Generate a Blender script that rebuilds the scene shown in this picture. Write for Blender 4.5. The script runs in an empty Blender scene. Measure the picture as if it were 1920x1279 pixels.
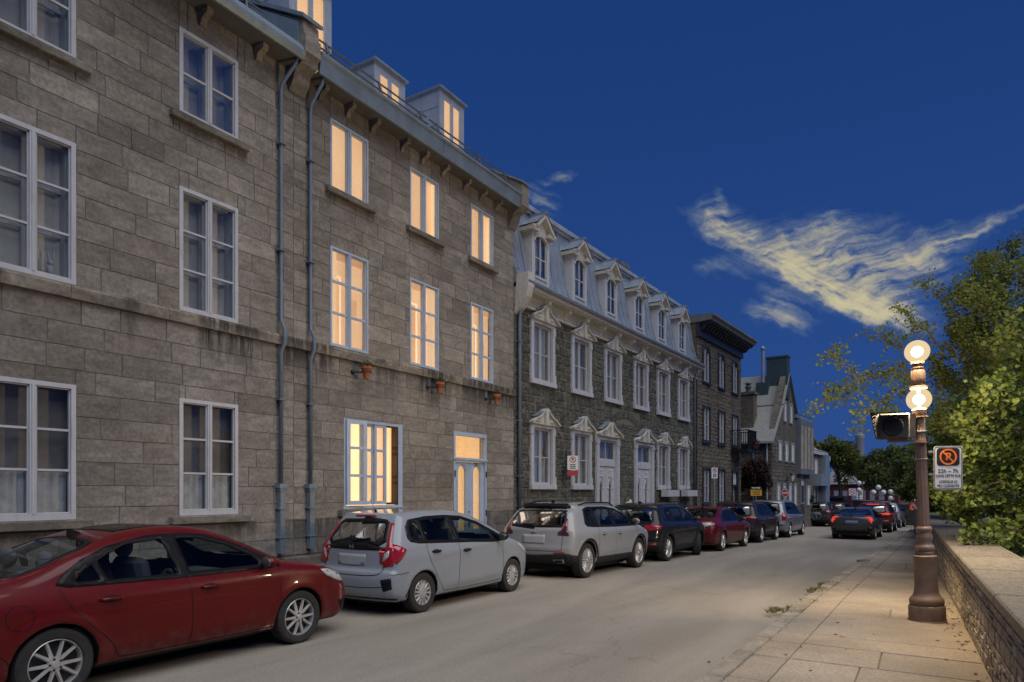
import bpy, math, random
import numpy as np
from math import sin, cos, pi, radians, sqrt, atan2
from mathutils import Vector, Matrix
from mathutils.bvhtree import BVHTree
from mathutils.geometry import delaunay_2d_cdt

random.seed(7)
scene = bpy.context.scene
C = scene.collection

# ------------------------------------------------------------------ camera
# x = across the street (right +), y = along the street, z = up; 1 unit = 1 m
EYE = Vector((0, 0, 1.83))
TH = math.atan(807 / 1280)
cam = bpy.data.cameras.new('camera')
cam.sensor_width = 36
cam.lens = 36 * 1280 / 1920
cam.shift_y = (921 - 639.5) / 1920
cam.clip_start = 0.05
cam.clip_end = 3000
camo = bpy.data.objects.new('camera', cam)
camo.location = EYE
camo.rotation_euler = (pi / 2, 0, TH)
C.objects.link(camo)
scene.camera = camo
scene.view_settings.view_transform = 'Standard'
scene.view_settings.look = 'None'
scene.view_settings.exposure = 0.76
scene.view_settings.gamma = 1
scene.view_settings.use_curve_mapping = False

# ------------------------------------------------------------------ node expression helper
class X:
    """wraps a float socket so that shader maths can be written as plain expressions"""
    def __init__(s, nt, v): s.nt, s.v = nt, v
    def op(s, o, *a, clamp=False):
        n = s.nt.nodes.new('ShaderNodeMath'); n.operation = o; n.use_clamp = clamp
        for i, q in enumerate((s,) + a):
            q = q.v if isinstance(q, X) else q
            if isinstance(q, (int, float)): n.inputs[i].default_value = q
            else: s.nt.links.new(q, n.inputs[i])
        return X(s.nt, n.outputs[0])
    def __add__(s, o): return s.op('ADD', o)
    def __radd__(s, o): return s.op('ADD', o)
    def __sub__(s, o): return s.op('SUBTRACT', o)
    def __rsub__(s, o): return X(s.nt, o).op('SUBTRACT', s)
    def __mul__(s, o): return s.op('MULTIPLY', o)
    def __rmul__(s, o): return s.op('MULTIPLY', o)
    def __truediv__(s, o): return s.op('DIVIDE', o)
    def clamp(s): return s.op('ADD', 0.0, clamp=True)
    def smooth(s, a, b):
        n = s.nt.nodes.new('ShaderNodeMapRange'); n.interpolation_type = 'SMOOTHSTEP'
        s.nt.links.new(s.v, n.inputs['Value'])
        n.inputs['From Min'].default_value = a; n.inputs['From Max'].default_value = b
        return X(s.nt, n.outputs['Result'])

def vec_scale(nt, sock, sc, off=(0, 0, 0)):
    n = nt.nodes.new('ShaderNodeMapping'); n.inputs['Scale'].default_value = sc
    n.inputs['Location'].default_value = off
    nt.links.new(sock, n.inputs['Vector']); return n.outputs[0]

def noise(nt, sock, scale, detail=4, rough=.55, dist=0.0, lac=2.0):
    n = nt.nodes.new('ShaderNodeTexNoise'); n.inputs['Scale'].default_value = scale
    n.inputs['Detail'].default_value = detail; n.inputs['Roughness'].default_value = rough
    n.inputs['Distortion'].default_value = dist; n.inputs['Lacunarity'].default_value = lac
    if sock is not None: nt.links.new(sock, n.inputs['Vector'])
    return X(nt, n.outputs['Fac'])

def mixc(nt, fac, a, b, mode='MIX'):
    n = nt.nodes.new('ShaderNodeMix'); n.data_type = 'RGBA'; n.blend_type = mode
    for k, q in ((0, fac), (6, a), (7, b)):
        if isinstance(q, X): q = q.v
        if isinstance(q, (int, float)): n.inputs[k].default_value = q
        elif isinstance(q, tuple): n.inputs[k].default_value = (*q, 1) if len(q) == 3 else q
        else: nt.links.new(q, n.inputs[k])
    return n.outputs[2]

# ------------------------------------------------------------------ world: deep blue evening sky with thin cirrus
SUN_AZ = radians(62)      # degrees from +y (down the street) towards +x ... the light comes from the open right side
SUN_EL = radians(60)
sun_dir = Vector((sin(SUN_AZ) * cos(SUN_EL), -cos(SUN_AZ) * cos(SUN_EL), sin(SUN_EL)))   # towards the light: right and behind the viewer

world = bpy.data.worlds.new('World'); scene.world = world; world.use_nodes = True
nt = world.node_tree; nt.nodes.clear()
out = nt.nodes.new('ShaderNodeOutputWorld'); bg = nt.nodes.new('ShaderNodeBackground')
nt.links.new(bg.outputs[0], out.inputs[0])
sky = nt.nodes.new('ShaderNodeTexSky'); sky.sky_type = 'NISHITA'; sky.sun_disc = False
sky.sun_elevation = SUN_EL; sky.sun_rotation = math.atan2(sun_dir.x, sun_dir.y)
sky.altitude = 800; sky.air_density = 1.0; sky.dust_density = 0.0; sky.ozone_density = 4.0
tc = nt.nodes.new('ShaderNodeTexCoord')
sep = nt.nodes.new('ShaderNodeSeparateXYZ'); nt.links.new(tc.outputs['Generated'], sep.inputs[0])
dx, dy, dz = (X(nt, sep.outputs[i]) for i in range(3))
# dusk grade of the clear sky: even deep blue, a little lighter towards the horizon
hzn = dz.op('MAXIMUM', 0.0)
grade = mixc(nt, hzn.smooth(0.02, 0.62), (0.145, 0.465, 1.70), (0.066, 0.30, 1.24))
skyc = mixc(nt, 1.0, sky.outputs[0], (0.038, 0.05, 0.095), 'MULTIPLY')
base = mixc(nt, 0.82, skyc, grade)
nt.links.new(base, bg.inputs['Color']); bg.inputs['Strength'].default_value = 0.1
world.cycles.sampling_method = 'MANUAL'; world.cycles.sample_map_resolution = 256
scene.cycles.max_bounces = 6; scene.cycles.diffuse_bounces = 3; scene.cycles.glossy_bounces = 3; scene.cycles.transmission_bounces = 4; scene.cycles.transparent_max_bounces = 12
scene.cycles.caustics_reflective = False; scene.cycles.caustics_refractive = False

sl = bpy.data.lights.new('sun', 'SUN'); sl.energy = 1.4; sl.angle = radians(64); sl.color = (.985, .985, .98)
so = bpy.data.objects.new('sun', sl); so.rotation_euler = sun_dir.to_track_quat('Z', 'Y').to_euler(); C.objects.link(so)

# ------------------------------------------------------------------ mesh helpers
MATS = {}
class MB:
    """collects polygons; build() links them as ONE mesh object"""
    def __init__(s): s.v = []; s.f = []; s.r = []; s.cur = 0.0
    def add(s, vs, fs):
        o = len(s.v); s.v += [tuple(p) for p in vs]
        for f in fs: s.f.append(tuple(o + i for i in f)); s.r.append(s.cur)
        return s
    def box(s, x0, x1, y0, y1, z0, z1):
        if x0 > x1: x0, x1 = x1, x0
        if y0 > y1: y0, y1 = y1, y0
        if z0 > z1: z0, z1 = z1, z0
        return s.add([(x0, y0, z0), (x1, y0, z0), (x1, y1, z0), (x0, y1, z0), (x0, y0, z1), (x1, y0, z1), (x1, y1, z1), (x0, y1, z1)],
                     [(0, 3, 2, 1), (4, 5, 6, 7), (0, 1, 5, 4), (1, 2, 6, 5), (2, 3, 7, 6), (3, 0, 4, 7)])
    def cbox(s, x0, x1, y0, y1, z0, z1, c=.01):
        """box with chamfered edges"""
        vs = []; 
        for (sx, xa, xb) in ((0, x0, x0 + c), (1, x1, x1 - c)):
            for (sy, ya, yb) in ((0, y0, y0 + c), (1, y1, y1 - c)):
                for (sz, za, zb) in ((0, z0, z0 + c), (1, z1, z1 - c)):
                    vs += [(xa, yb, zb), (xb, ya, zb), (xb, yb, za)]
        def i(x, y, z, k): return (x * 4 + y * 2 + z) * 3 + k
        fs = []
        for x in (0, 1):
            q = [i(x, 0, 0, 0), i(x, 1, 0, 0), i(x, 1, 1, 0), i(x, 0, 1, 0)]; fs.append(q if x else q[::-1])
        for y in (0, 1):
            q = [i(0, y, 0, 1), i(1, y, 0, 1), i(1, y, 1, 1), i(0, y, 1, 1)]; fs.append(q[::-1] if y else q)
        for z in (0, 1):
            q = [i(0, 0, z, 2), i(1, 0, z, 2), i(1, 1, z, 2), i(0, 1, z, 2)]; fs.append(q if z else q[::-1])
        for x in (0, 1):
            for y in (0, 1):
                q = [i(x, y, 0, 0), i(x, y, 0, 1), i(x, y, 1, 1), i(x, y, 1, 0)]; fs.append(q if (x + y) % 2 else q[::-1])
        for x in (0, 1):
            for z in (0, 1):
                q = [i(x, 0, z, 0), i(x, 0, z, 2), i(x, 1, z, 2), i(x, 1, z, 0)]; fs.append(q[::-1] if (x + z) % 2 else q)
        for y in (0, 1):
            for z in (0, 1):
                q = [i(0, y, z, 1), i(0, y, z, 2), i(1, y, z, 2), i(1, y, z, 1)]; fs.append(q if (y + z) % 2 else q[::-1])
        for x in (0, 1):
            for y in (0, 1):
                for z in (0, 1):
                    q = [i(x, y, z, 0), i(x, y, z, 1), i(x, y, z, 2)]; fs.append(q if (x + y + z) % 2 else q[::-1])
        return s.add(vs, fs)
    def prism(s, pts, axis, a0, a1):
        """polygon pts (2D) extruded along axis from a0 to a1; 2D order: x->(y,z) y->(x,z) z->(x,y)"""
        def p3(p, a):
            return (a, p[0], p[1]) if axis == 'x' else (p[0], a, p[1]) if axis == 'y' else (p[0], p[1], a)
        n = len(pts); vs = [p3(p, a0) for p in pts] + [p3(p, a1) for p in pts]
        fs = [tuple(range(n)), tuple(range(2 * n - 1, n - 1, -1))] + [(j, j + n, (j + 1) % n + n, (j + 1) % n) for j in range(n)]
        return s.add(vs, fs)
    def bar(s, p, q, w, h=None):
        """rectangular bar from p to q"""
        h = h or w; p = Vector(p); q = Vector(q); d = (q - p).normalized()
        u = d.cross(Vector((0, 0, 1)))
        u = u.normalized() if u.length > 1e-4 else Vector((1, 0, 0)); t = u.cross(d)
        vs = [c + u * (i * w / 2) + t * (j * h / 2) for c in (p, q) for (i, j) in ((-1, -1), (1, -1), (1, 1), (-1, 1))]
        return s.add(vs, [(3, 2, 1, 0), (4, 5, 6, 7)] + [(i, (i + 1) % 4, (i + 1) % 4 + 4, i + 4) for i in range(4)])
    def tube(s, pts, r, n=8, cap=True):
        pts = [Vector(p) for p in pts]; m = len(pts)
        rs = r if isinstance(r, (list, tuple)) else [r] * m
        vs = []; u = None
        for i, p in enumerate(pts):
            d = (pts[min(i + 1, m - 1)] - pts[max(i - 1, 0)]).normalized()
            if u is None: u = d.orthogonal().normalized()
            else:
                u = u - d * u.dot(d); u = u.normalized() if u.length > 1e-5 else d.orthogonal().normalized()
            w = d.cross(u)
            vs += [p + (u * cos(2 * pi * k / n) + w * sin(2 * pi * k / n)) * rs[i] for k in range(n)]
        fs = [(i * n + k, i * n + (k + 1) % n, (i + 1) * n + (k + 1) % n, (i + 1) * n + k) for i in range(m - 1) for k in range(n)]
        if cap: fs += [tuple(range(n))[::-1], tuple(range((m - 1) * n, m * n))]
        return s.add(vs, fs)
    def lathe(s, prof, c=(0, 0, 0), n=24, flute=0.0, a0=0.0):
        """profile [(r,z)] turned about the z axis through c"""
        vs = []
        for (r, z) in prof:
            for k in range(n):
                rr = r * (1 - (flute if k % 2 else 0))
                vs.append((c[0] + rr * cos(2 * pi * k / n + a0), c[1] + rr * sin(2 * pi * k / n + a0), c[2] + z))
        m = len(prof)
        fs = [(i * n + k, i * n + (k + 1) % n, (i + 1) * n + (k + 1) % n, (i + 1) * n + k) for i in range(m - 1) for k in range(n)]
        fs += [tuple(range(n))[::-1], tuple(range((m - 1) * n, m * n))]
        return s.add(vs, fs)
    def sphere(s, c, r, n=16, m=10, sq=(1, 1, 1)):
        prof = [(max(r * sin(pi * i / m), .0005), -r * cos(pi * i / m)) for i in range(m + 1)]
        o = len(s.v); s.lathe(prof, (0, 0, 0), n)
        for i in range(o, len(s.v)):
            p = s.v[i]; s.v[i] = (c[0] + p[0] * sq[0], c[1] + p[1] * sq[1], c[2] + p[2] * sq[2])
        return s
    def mesh(s, name, mat=None, smooth=False, rnd=False):
        me = bpy.data.meshes.new(name); me.from_pydata(s.v, [], s.f)
        if mat: me.materials.append(MATS[mat] if isinstance(mat, str) else mat)
        if smooth: me.polygons.foreach_set('use_smooth', [True] * len(me.polygons))
        if rnd:
            at = me.attributes.new('rnd', 'FLOAT', 'FACE'); at.data.foreach_set('value', s.r)
        me.update(); return me
    def build(s, name, mat=None, parent=None, smooth=False, rnd=False, auto=None):
        me = s.mesh(name, mat, smooth, rnd)
        if auto: 
            me.polygons.foreach_set('use_smooth', [True] * len(me.polygons)); me.set_sharp_from_angle(angle=radians(auto))
        return link(name, me, parent)

def link(name, me, parent=None):
    o = bpy.data.objects.new(name, me); C.objects.link(o)
    if parent: o.parent = parent
    return o
def empty(name, loc=(0, 0, 0), rz=0.0, label=None, cat=None, group=None):
    o = bpy.data.objects.new(name, None); o.location = loc; o.rotation_euler = (0, 0, rz); o.empty_display_size = .2; C.objects.link(o)
    return tag(o, label, cat, group) if label else o
def tag(o, label=None, cat=None, group=None, kind=None):
    if label: o['label'] = label
    if cat: o['category'] = cat
    if group: o['group'] = group
    if kind: o['kind'] = kind
    return o
def copy_tree(o, parent=None):
    c = o.copy(); C.objects.link(c); c.parent = parent
    for ch in list(o.children): copy_tree(ch, c)
    return c
def frame_rect(mb, x0, x1, z0, z1, w, y0, y1, wb=None):
    """four butted bars round a rectangle, facing -y"""
    wb = wb or w
    mb.box(x0, x0 + w, y0, y1, z0, z1); mb.box(x1 - w, x1, y0, y1, z0, z1)
    mb.box(x0 + w, x1 - w, y0, y1, z1 - w, z1); mb.box(x0 + w, x1 - w, y0, y1, z0, z0 + wb)
    return mb
def text_mesh(name, body, size, mat, parent, loc, rot, ext=.0015, align='CENTER', sx=1.0, bold=0.0):
    cu = bpy.data.curves.new(name, 'FONT'); cu.body = body; cu.size = size; cu.align_x = align; cu.align_y = 'CENTER'; cu.extrude = ext; cu.offset = bold
    t = bpy.data.objects.new(name, cu); C.objects.link(t)
    bpy.context.view_layer.update()
    me = bpy.data.meshes.new_from_object(t.evaluated_get(bpy.context.evaluated_depsgraph_get()))
    bpy.data.objects.remove(t); me.materials.clear(); me.materials.append(MATS[mat])
    o = link(name, me, parent); o.location = loc; o.rotation_euler = rot; o.scale = (sx, 1, 1)
    return o
def project(p):
    xc = p[0] * cos(TH) + p[1] * sin(TH); zc = -p[0] * sin(TH) + p[1] * cos(TH)
    if zc < .1: return None
    return (960 + 1280 * xc / zc, 921 - 1280 * (p[2] - 1.83) / zc, zc)

# ------------------------------------------------------------------ materials
def newmat(name):
    m = bpy.data.materials.new(name); m.use_nodes = True; MATS[name] = m
    nt = m.node_tree; p = nt.nodes['Principled BSDF']; return m, nt, p
def pos(nt):
    return nt.nodes.new('ShaderNodeNewGeometry').outputs['Position']
def rndval(nt):
    o = X(nt, nt.nodes.new('ShaderNodeObjectInfo').outputs['Random'])
    at = nt.nodes.new('ShaderNodeAttribute'); at.attribute_name = 'rnd'
    return (o + X(nt, at.outputs['Fac'])).op('FRACT')
def bump(nt, p, h, strength=.3, dist=.01):
    n = nt.nodes.new('ShaderNodeBump'); n.inputs['Strength'].default_value = strength; n.inputs['Distance'].default_value = dist
    nt.links.new(h.v, n.inputs['Height']); nt.links.new(n.outputs[0], p.inputs['Normal'])
def plain(name, col, rough=.6, metal=0.0, var=.12, scale=6.0, bmp=0.0, spec=.5, dirt=None):
    m, nt, p = newmat(name); P = pos(nt)
    n = noise(nt, P, scale, 5, .6)
    lo = tuple(c * (1 - var) for c in col); hi = tuple(min(1, c * (1 + var)) for c in col)
    c = mixc(nt, n.smooth(.25, .75), lo, hi)
    if dirt:
        n3 = noise(nt, vec_scale(nt, P, (3, 3, .7)), 2.5, 6, .65)
        c = mixc(nt, n3.smooth(.5, .78) * .6, c, dirt)
    nt.links.new(c, p.inputs['Base Color'])
    p.inputs['Roughness'].default_value = rough; p.inputs['Metallic'].default_value = metal; p.inputs['Specular IOR Level'].default_value = spec
    if bmp: bump(nt, p, noise(nt, P, scale * 8, 4, .6), bmp, .01)
    return m
def stone_mat(name, cols, grain=18, rough=.9, bmp=.35, dist=.008, stain=None, spread=.35):
    """cols: list of stone tones chosen at random for each stone"""
    m, nt, p = newmat(name); P = pos(nt); r = rndval(nt)
    cr = nt.nodes.new('ShaderNodeValToRGB'); cr.color_ramp.interpolation = 'LINEAR'
    el = cr.color_ramp.elements
    while len(el) < len(cols): el.new(.5)
    for i, c_ in enumerate(cols): el[i].position = i / (len(cols) - 1); el[i].color = (*c_, 1)
    nt.links.new(r.v, cr.inputs[0])
    off = nt.nodes.new('ShaderNodeVectorMath'); off.operation = 'ADD'
    cv = nt.nodes.new('ShaderNodeCombineXYZ')
    for i, k in enumerate((37., 91., 53.)): nt.links.new((r * k).v, cv.inputs[i])
    nt.links.new(P, off.inputs[0]); nt.links.new(cv.outputs[0], off.inputs[1])
    Q = off.outputs[0]
    bed = noise(nt, vec_scale(nt, Q, (1, 1, 3.2)), 2.6, 6, .62, .6)
    fine = noise(nt, Q, grain, 6, .7)
    spk = noise(nt, Q, grain * 4.5, 2, .5)
    c = mixc(nt, 1.0, cr.outputs[0], mixc(nt, bed.smooth(.3, .72), (1 - spread,) * 3, (1 + spread * .55,) * 3), 'MULTIPLY')
    c = mixc(nt, 1.0, c, mixc(nt, fine.smooth(.3, .7), (.76, .76, .76), (1.2, 1.19, 1.17)), 'MULTIPLY')
    c = mixc(nt, spk.smooth(.64, .76) * .35, c, (.45, .42, .37))
    wz = noise(nt, vec_scale(nt, P, (1, 1, .55)), .55, 5, .6, .3)
    c = mixc(nt, 1.0, c, mixc(nt, wz.smooth(.3, .7), (.84, .83, .82), (1.14, 1.14, 1.14)), 'MULTIPLY')
    if stain:
        z = X(nt, nt.nodes.new('ShaderNodeSeparateXYZ').outputs[2]); sp = z.v.node; nt.links.new(P, sp.inputs[0])
        for (zt, zb, amt) in stain:       # soot streaks that hang from a ledge at zt and fade out at zb
            st = noise(nt, vec_scale(nt, P, (1.5, 1.5, .18)), 5.0, 5, .7)
            gate = noise(nt, vec_scale(nt, P, (.6, .6, .05)), 1.3, 2, .5)
            f = z.smooth(zb, zt) * (1.0 - z.smooth(zt, zt + .02)) * st.smooth(.36, .54) * gate.smooth(.40, .52) * amt
            c = mixc(nt, f, c, (.035, .032, .03))
    nt.links.new(c, p.inputs['Base Color']); p.inputs['Roughness'].default_value = rough; p.inputs['Specular IOR Level'].default_value = .25
    bump(nt, p, fine * .7 + bed * .6, bmp, dist)
    return m
def glass_mat(name, tint, refl=1.0, rough=.01, solid=None, extra=0.0):
    """thin pane: tinted see-through mixed with mirror reflection by angle"""
    m, nt, p = newmat(name); nt.nodes.remove(p)
    out = nt.nodes['Material Output']
    tr = nt.nodes.new('ShaderNodeBsdfTransparent'); tr.inputs[0].default_value = (*tint, 1)
    gl = nt.nodes.new('ShaderNodeBsdfGlossy'); gl.inputs['Roughness'].default_value = rough
    fr = nt.nodes.new('ShaderNodeFresnel'); fr.inputs[0].default_value = 1.5
    mx = nt.nodes.new('ShaderNodeMixShader')
    nt.links.new((X(nt, fr.outputs[0]) * refl + extra).clamp().v, mx.inputs[0])
    nt.links.new(tr.outputs[0], mx.inputs[1]); nt.links.new(gl.outputs[0], mx.inputs[2])
    nt.links.new(mx.outputs[0], out.inputs[0]); return m
def emit_mat(name, col, strength, wave=0.0, ws=9.0):
    m, nt, p = newmat(name)
    p.inputs['Base Color'].default_value = (*[min(1, c * .6) for c in col], 1); p.inputs['Roughness'].default_value = .8
    c = col
    if wave:
        P = pos(nt)
        n = noise(nt, vec_scale(nt, P, (ws, ws, .25)), 1.0, 4, .6)
        n2 = noise(nt, P, 1.1, 3, .5)
        c = mixc(nt, n.smooth(.3, .7), tuple(q * (1 - wave) for q in col), tuple(q * (1 + wave * .35) for q in col))
        c = mixc(nt, n2.smooth(.35, .7) * .5, c, (col[0] * 1.05, col[1] * 1.15, col[2] * 1.4))
        nt.links.new(c, p.inputs['Emission Color'])
    else: p.inputs['Emission Color'].default_value = (*col, 1)
    p.inputs['Emission Strength'].default_value = strength
    if wave: nt.links.new((X(nt, nt.nodes.new('ShaderNodeObjectInfo').outputs['Random']) * .32 + .84).op('MULTIPLY', strength).v, p.inputs['Emission Strength'])
    return m

stone_mat('ashlar', [(.190, .170, .146), (.240, .214, .184), (.222, .203, .178), (.290, .262, .228), (.182, .165, .144), (.262, .242, .214), (.232, .206, .172)], 20, .92, .45, .006,
          stain=[(4.2, 3.5, .9), (1.36, .8, .7), (7.05, 6.75, .4)], spread=.25)
stone_mat('belt_stone', [(.235, .205, .168), (.28, .245, .2), (.2, .176, .146)], 16, .92, .3, .006, stain=[(4.42, 3.9, .95)])
stone_mat('sill_stone', [(.17, .155, .13), (.2, .18, .152)], 22, .95, .4, .006)
plain('mortar', (.175, .158, .137), .95, var=.2, scale=9, bmp=.3)
stone_mat('green_stone', [(.062, .066, .058), (.088, .093, .080), (.108, .108, .088), (.072, .078, .072), (.122, .11, .088), (.095, .102, .092)], 20, .9, .6, .012, spread=.4)
plain('mortar_pale', (.145, .138, .115), .95, var=.2, scale=9, bmp=.3)
stone_mat('brown_stone', [(.11, .094, .072), (.145, .125, .098), (.125, .112, .092), (.165, .14, .105)], 18, .9, .6, .012, spread=.4)
plain('mortar_brown', (.12, .105, .085), .95, var=.2, scale=9)
stone_mat('grey_stone', [(.115, .103, .085), (.15, .135, .11), (.13, .12, .1)], 12, .9, .5, .012, spread=.4)
plain('white_paint', (.46, .47, .50), .5, var=.06, scale=5, dirt=(.3, .29, .26))
plain('cream_paint', (.50, .485, .44), .6, var=.1, scale=7, dirt=(.24, .2, .15))
plain('blue_frame', (.36, .44, .55), .5, var=.08, scale=6, dirt=(.24, .29, .36))
plain('navy_paint', (.022, .027, .042), .5, var=.1)
plain('zinc', (.33, .38, .44), .42, .55, var=.14, scale=2.2, dirt=(.2, .22, .24))
plain('zinc_white', (.44, .47, .51), .45, .35, var=.12, scale=2.0, dirt=(.26, .27, .27))
plain('verdigris', (.205, .25, .275), .5, .35, var=.16, scale=3.0, dirt=(.14, .18, .19))
plain('pipe_blue', (.15, .19, .24), .5, .15, var=.12, scale=4)
plain('pipe_pale', (.18, .235, .27), .5, .2, var=.12, scale=4, dirt=(.14, .13, .11))
plain('soffit', (.11, .105, .1), .8, var=.15)
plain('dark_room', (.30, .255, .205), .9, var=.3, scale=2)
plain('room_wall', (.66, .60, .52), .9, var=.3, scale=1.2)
plain('curtain', (.62, .64, .67), .9, var=.1, scale=3)
plain('net_curtain', (.62, .61, .58), .9, var=.2, scale=8)
plain('black_iron', (.018, .018, .02), .5, .4, var=.1)
plain('rail_iron', (.12, .125, .13), .55, .5, var=.15)
plain('roof_slate', (.14, .145, .15), .7, var=.2, scale=4, bmp=.3)
plain('roof_pale', (.22, .22, .205), .75, var=.12, scale=5, bmp=.3)
plain('copper_green', (.04, .072, .08), .6, .2, var=.15)
plain('terracotta', (.36, .115, .045), .75, var=.15, scale=9)
plain('wood_brown', (.055, .026, .014), .6, var=.2, scale=12)
plain('brick_red', (.13, .03, .034), .85, var=.3, scale=3)
glass_mat('window_glass', (.93, .95, .96), .55, .015)
glass_mat('lit_glass', (.985, .985, .98), .45, .02)
emit_mat('lit_room', (1.0, .60, .27), .66, .10, 4.0)
emit_mat('lit_room_pale', (1.0, .64, .31), .70, .10, 7.0)
emit_mat('lit_room_dim', (1.0, .55, .22), .46, .12, 5.0)
emit_mat('lit_room_bright', (1.0, .74, .42), .85, .05, 5.0)
plain('grey_cladding', (.15, .17, .19), .5, .2, var=.15, scale=2)
# ------------------------------------------------------------------ stones laid in courses
def block_meshes(name, mat, k=6, rough=.0, ch=.012, n=1, depth=1.0):
    """unit blocks (1 x 1 face, depth 1): worn edges and an uneven front; shared by all stones of a wall"""
    out = []
    for i in range(k):
        rg = random.Random(hash(name) % 1000 + i); mb = MB()
        xs = [0, ch] + [ch + (1 - 2 * ch) * j / n for j in range(1, n)] + [1 - ch, 1]
        vs = []; m = len(xs)
        for zi, z in enumerate(xs):
            for xi, x in enumerate(xs):
                edge = xi in (0, m - 1) or zi in (0, m - 1)
                y = .55 if edge else (rg.uniform(0, rough) if n > 1 else rg.uniform(0, rough))
                jx = 0 if edge else rg.uniform(-.3, .3) * ch; jz = 0 if edge else rg.uniform(-.3, .3) * ch
                vs.append((x + jx, y, z + jz))
        fs = [(a * m + b_, a * m + b_ + 1, (a + 1) * m + b_ + 1, (a + 1) * m + b_) for a in range(m - 1) for b_ in range(m - 1)]
        o = len(vs); vs += [(0, 1, 0), (1, 1, 0), (1, 1, 1), (0, 1, 1)]
        bot = list(range(m)); top = [(m - 1) * m + j for j in range(m)]; lf = [j * m for j in range(m)]; rt = [j * m + m - 1 for j in range(m)]
        fs += [tuple(bot[::-1]) + (o, o + 1), tuple(top) + (o + 2, o + 3), tuple(lf) + (o + 3, o), tuple(rt[::-1]) + (o + 1, o + 2)]
        mb.add(vs, fs); out.append(mb.mesh(name, mat))
    return out
def rect_sub(rs, h):
    """rectangles minus one opening"""
    out = []
    for (x0, x1, z0, z1) in rs:
        a0, a1, c0, c1 = max(x0, h[0]), min(x1, h[1]), max(z0, h[2]), min(z1, h[3])
        if a0 >= a1 or c0 >= c1: out.append((x0, x1, z0, z1)); continue
        if x0 < a0: out.append((x0, a0, z0, z1))
        if a1 < x1: out.append((a1, x1, z0, z1))
        if z0 < c0: out.append((a0, a1, z0, c0))
        if c1 < z1: out.append((a0, a1, c1, z1))
    return out
def courses(x0, x1, zs, lmin, lmax, openings, rg, minw=.05, minh=.035):
    rects = []
    for j in range(len(zs) - 1):
        x = x0 - rg.uniform(0, lmax) * .6
        while x < x1:
            w = rg.uniform(lmin, lmax); a, b_ = max(x, x0), min(x + w, x1); x += w
            if x1 - b_ < lmin * .4: b_ = x1; x = x1
            if b_ - a < minw: continue
            rs = [(a, b_, zs[j], zs[j + 1])]
            for h in openings: rs = rect_sub(rs, h)
            rects += [r for r in rs if r[1] - r[0] > minw and r[3] - r[2] > minh]
    return rects
def lay(parent, rects, meshes, name, mat, y, depth, joint, limit=300, mw=None, rg=random, jit=0.0):
    """the stones that show largest become objects, the rest one joined part"""
    mw = mw or Matrix.LocRotScale(parent.location, parent.rotation_euler, None)
    sc = []
    for r in rects:
        p = project(mw @ Vector(((r[0] + r[1]) / 2, y, (r[2] + r[3]) / 2)))
        if p and -60 < p[0] < 1980 and -60 < p[1] < 1340: sc.append(((r[1] - r[0]) * (r[3] - r[2]) / p[2] ** 2, r))
        else: sc.append((-1, r))
    sc.sort(key=lambda q: -q[0]); rest = MB()
    for i, (s_, r) in enumerate(sc):
        x0, x1, z0, z1 = r[0] + joint / 2, r[1] - joint / 2, r[2] + joint / 2, r[3] - joint / 2
        yy = y + rg.uniform(-jit, jit)
        if i < limit and s_ > 0:
            o = link(name, rg.choice(meshes), parent); o.location = (x0, yy, z0); o.scale = (x1 - x0, depth, z1 - z0)
        else:
            me = rg.choice(meshes); rest.cur = rg.random()
            vs = [(x0 + v.co.x * (x1 - x0), yy + v.co.y * depth, z0 + v.co.z * (z1 - z0)) for v in me.vertices]
            rest.add(vs, [tuple(p.vertices) for p in me.polygons])
    if rest.v:
        o = rest.build(name + '_field', mat, parent, rnd=True); o['kind'] = 'stuff'
def pierced_wall(x0, x1, z0, z1, openings, y, reveal=.32):
    """front sheet with openings and their reveals"""
    mb = MB()
    xs = sorted({x0, x1, *[q for h in openings for q in h[:2] if x0 < q < x1]}); zs = sorted({z0, z1, *[q for h in openings for q in h[2:4] if z0 < q < z1]})
    for i in range(len(xs) - 1):
        for j in range(len(zs) - 1):
            cx, cz = (xs[i] + xs[i + 1]) / 2, (zs[j] + zs[j + 1]) / 2
            if any(h[0] < cx < h[1] and h[2] < cz < h[3] for h in openings): continue
            mb.add([(xs[i], y, zs[j]), (xs[i + 1], y, zs[j]), (xs[i + 1], y, zs[j + 1]), (xs[i], y, zs[j + 1])], [(0, 1, 2, 3)])
    for (a, b_, c, d) in [h[:4] for h in openings]:
        q = [(a, y, c), (b_, y, c), (b_, y, d), (a, y, d), (a, y + reveal, c), (b_, y + reveal, c), (b_, y + reveal, d), (a, y + reveal, d)]
        mb.add(q, [(0, 4, 5, 1), (1, 5, 6, 2), (2, 6, 7, 3), (3, 7, 4, 0)])
    return mb

# ------------------------------------------------------------------ ground, road, pavements
def gz(s): return -.0145 * (min(max(s, 12), 62) - 12)      # the street falls gently away from the viewer
def KL(s): return -8.47 + .018 * max(0, s - 14)          # left kerb
def KR(s): return -1.9 + .008 * max(0, s - 14)           # right kerb
def WL(s): return .75 - .047 * s if s < 24 else -.378 + .0 * (s - 24)   # face of the parapet wall

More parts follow.
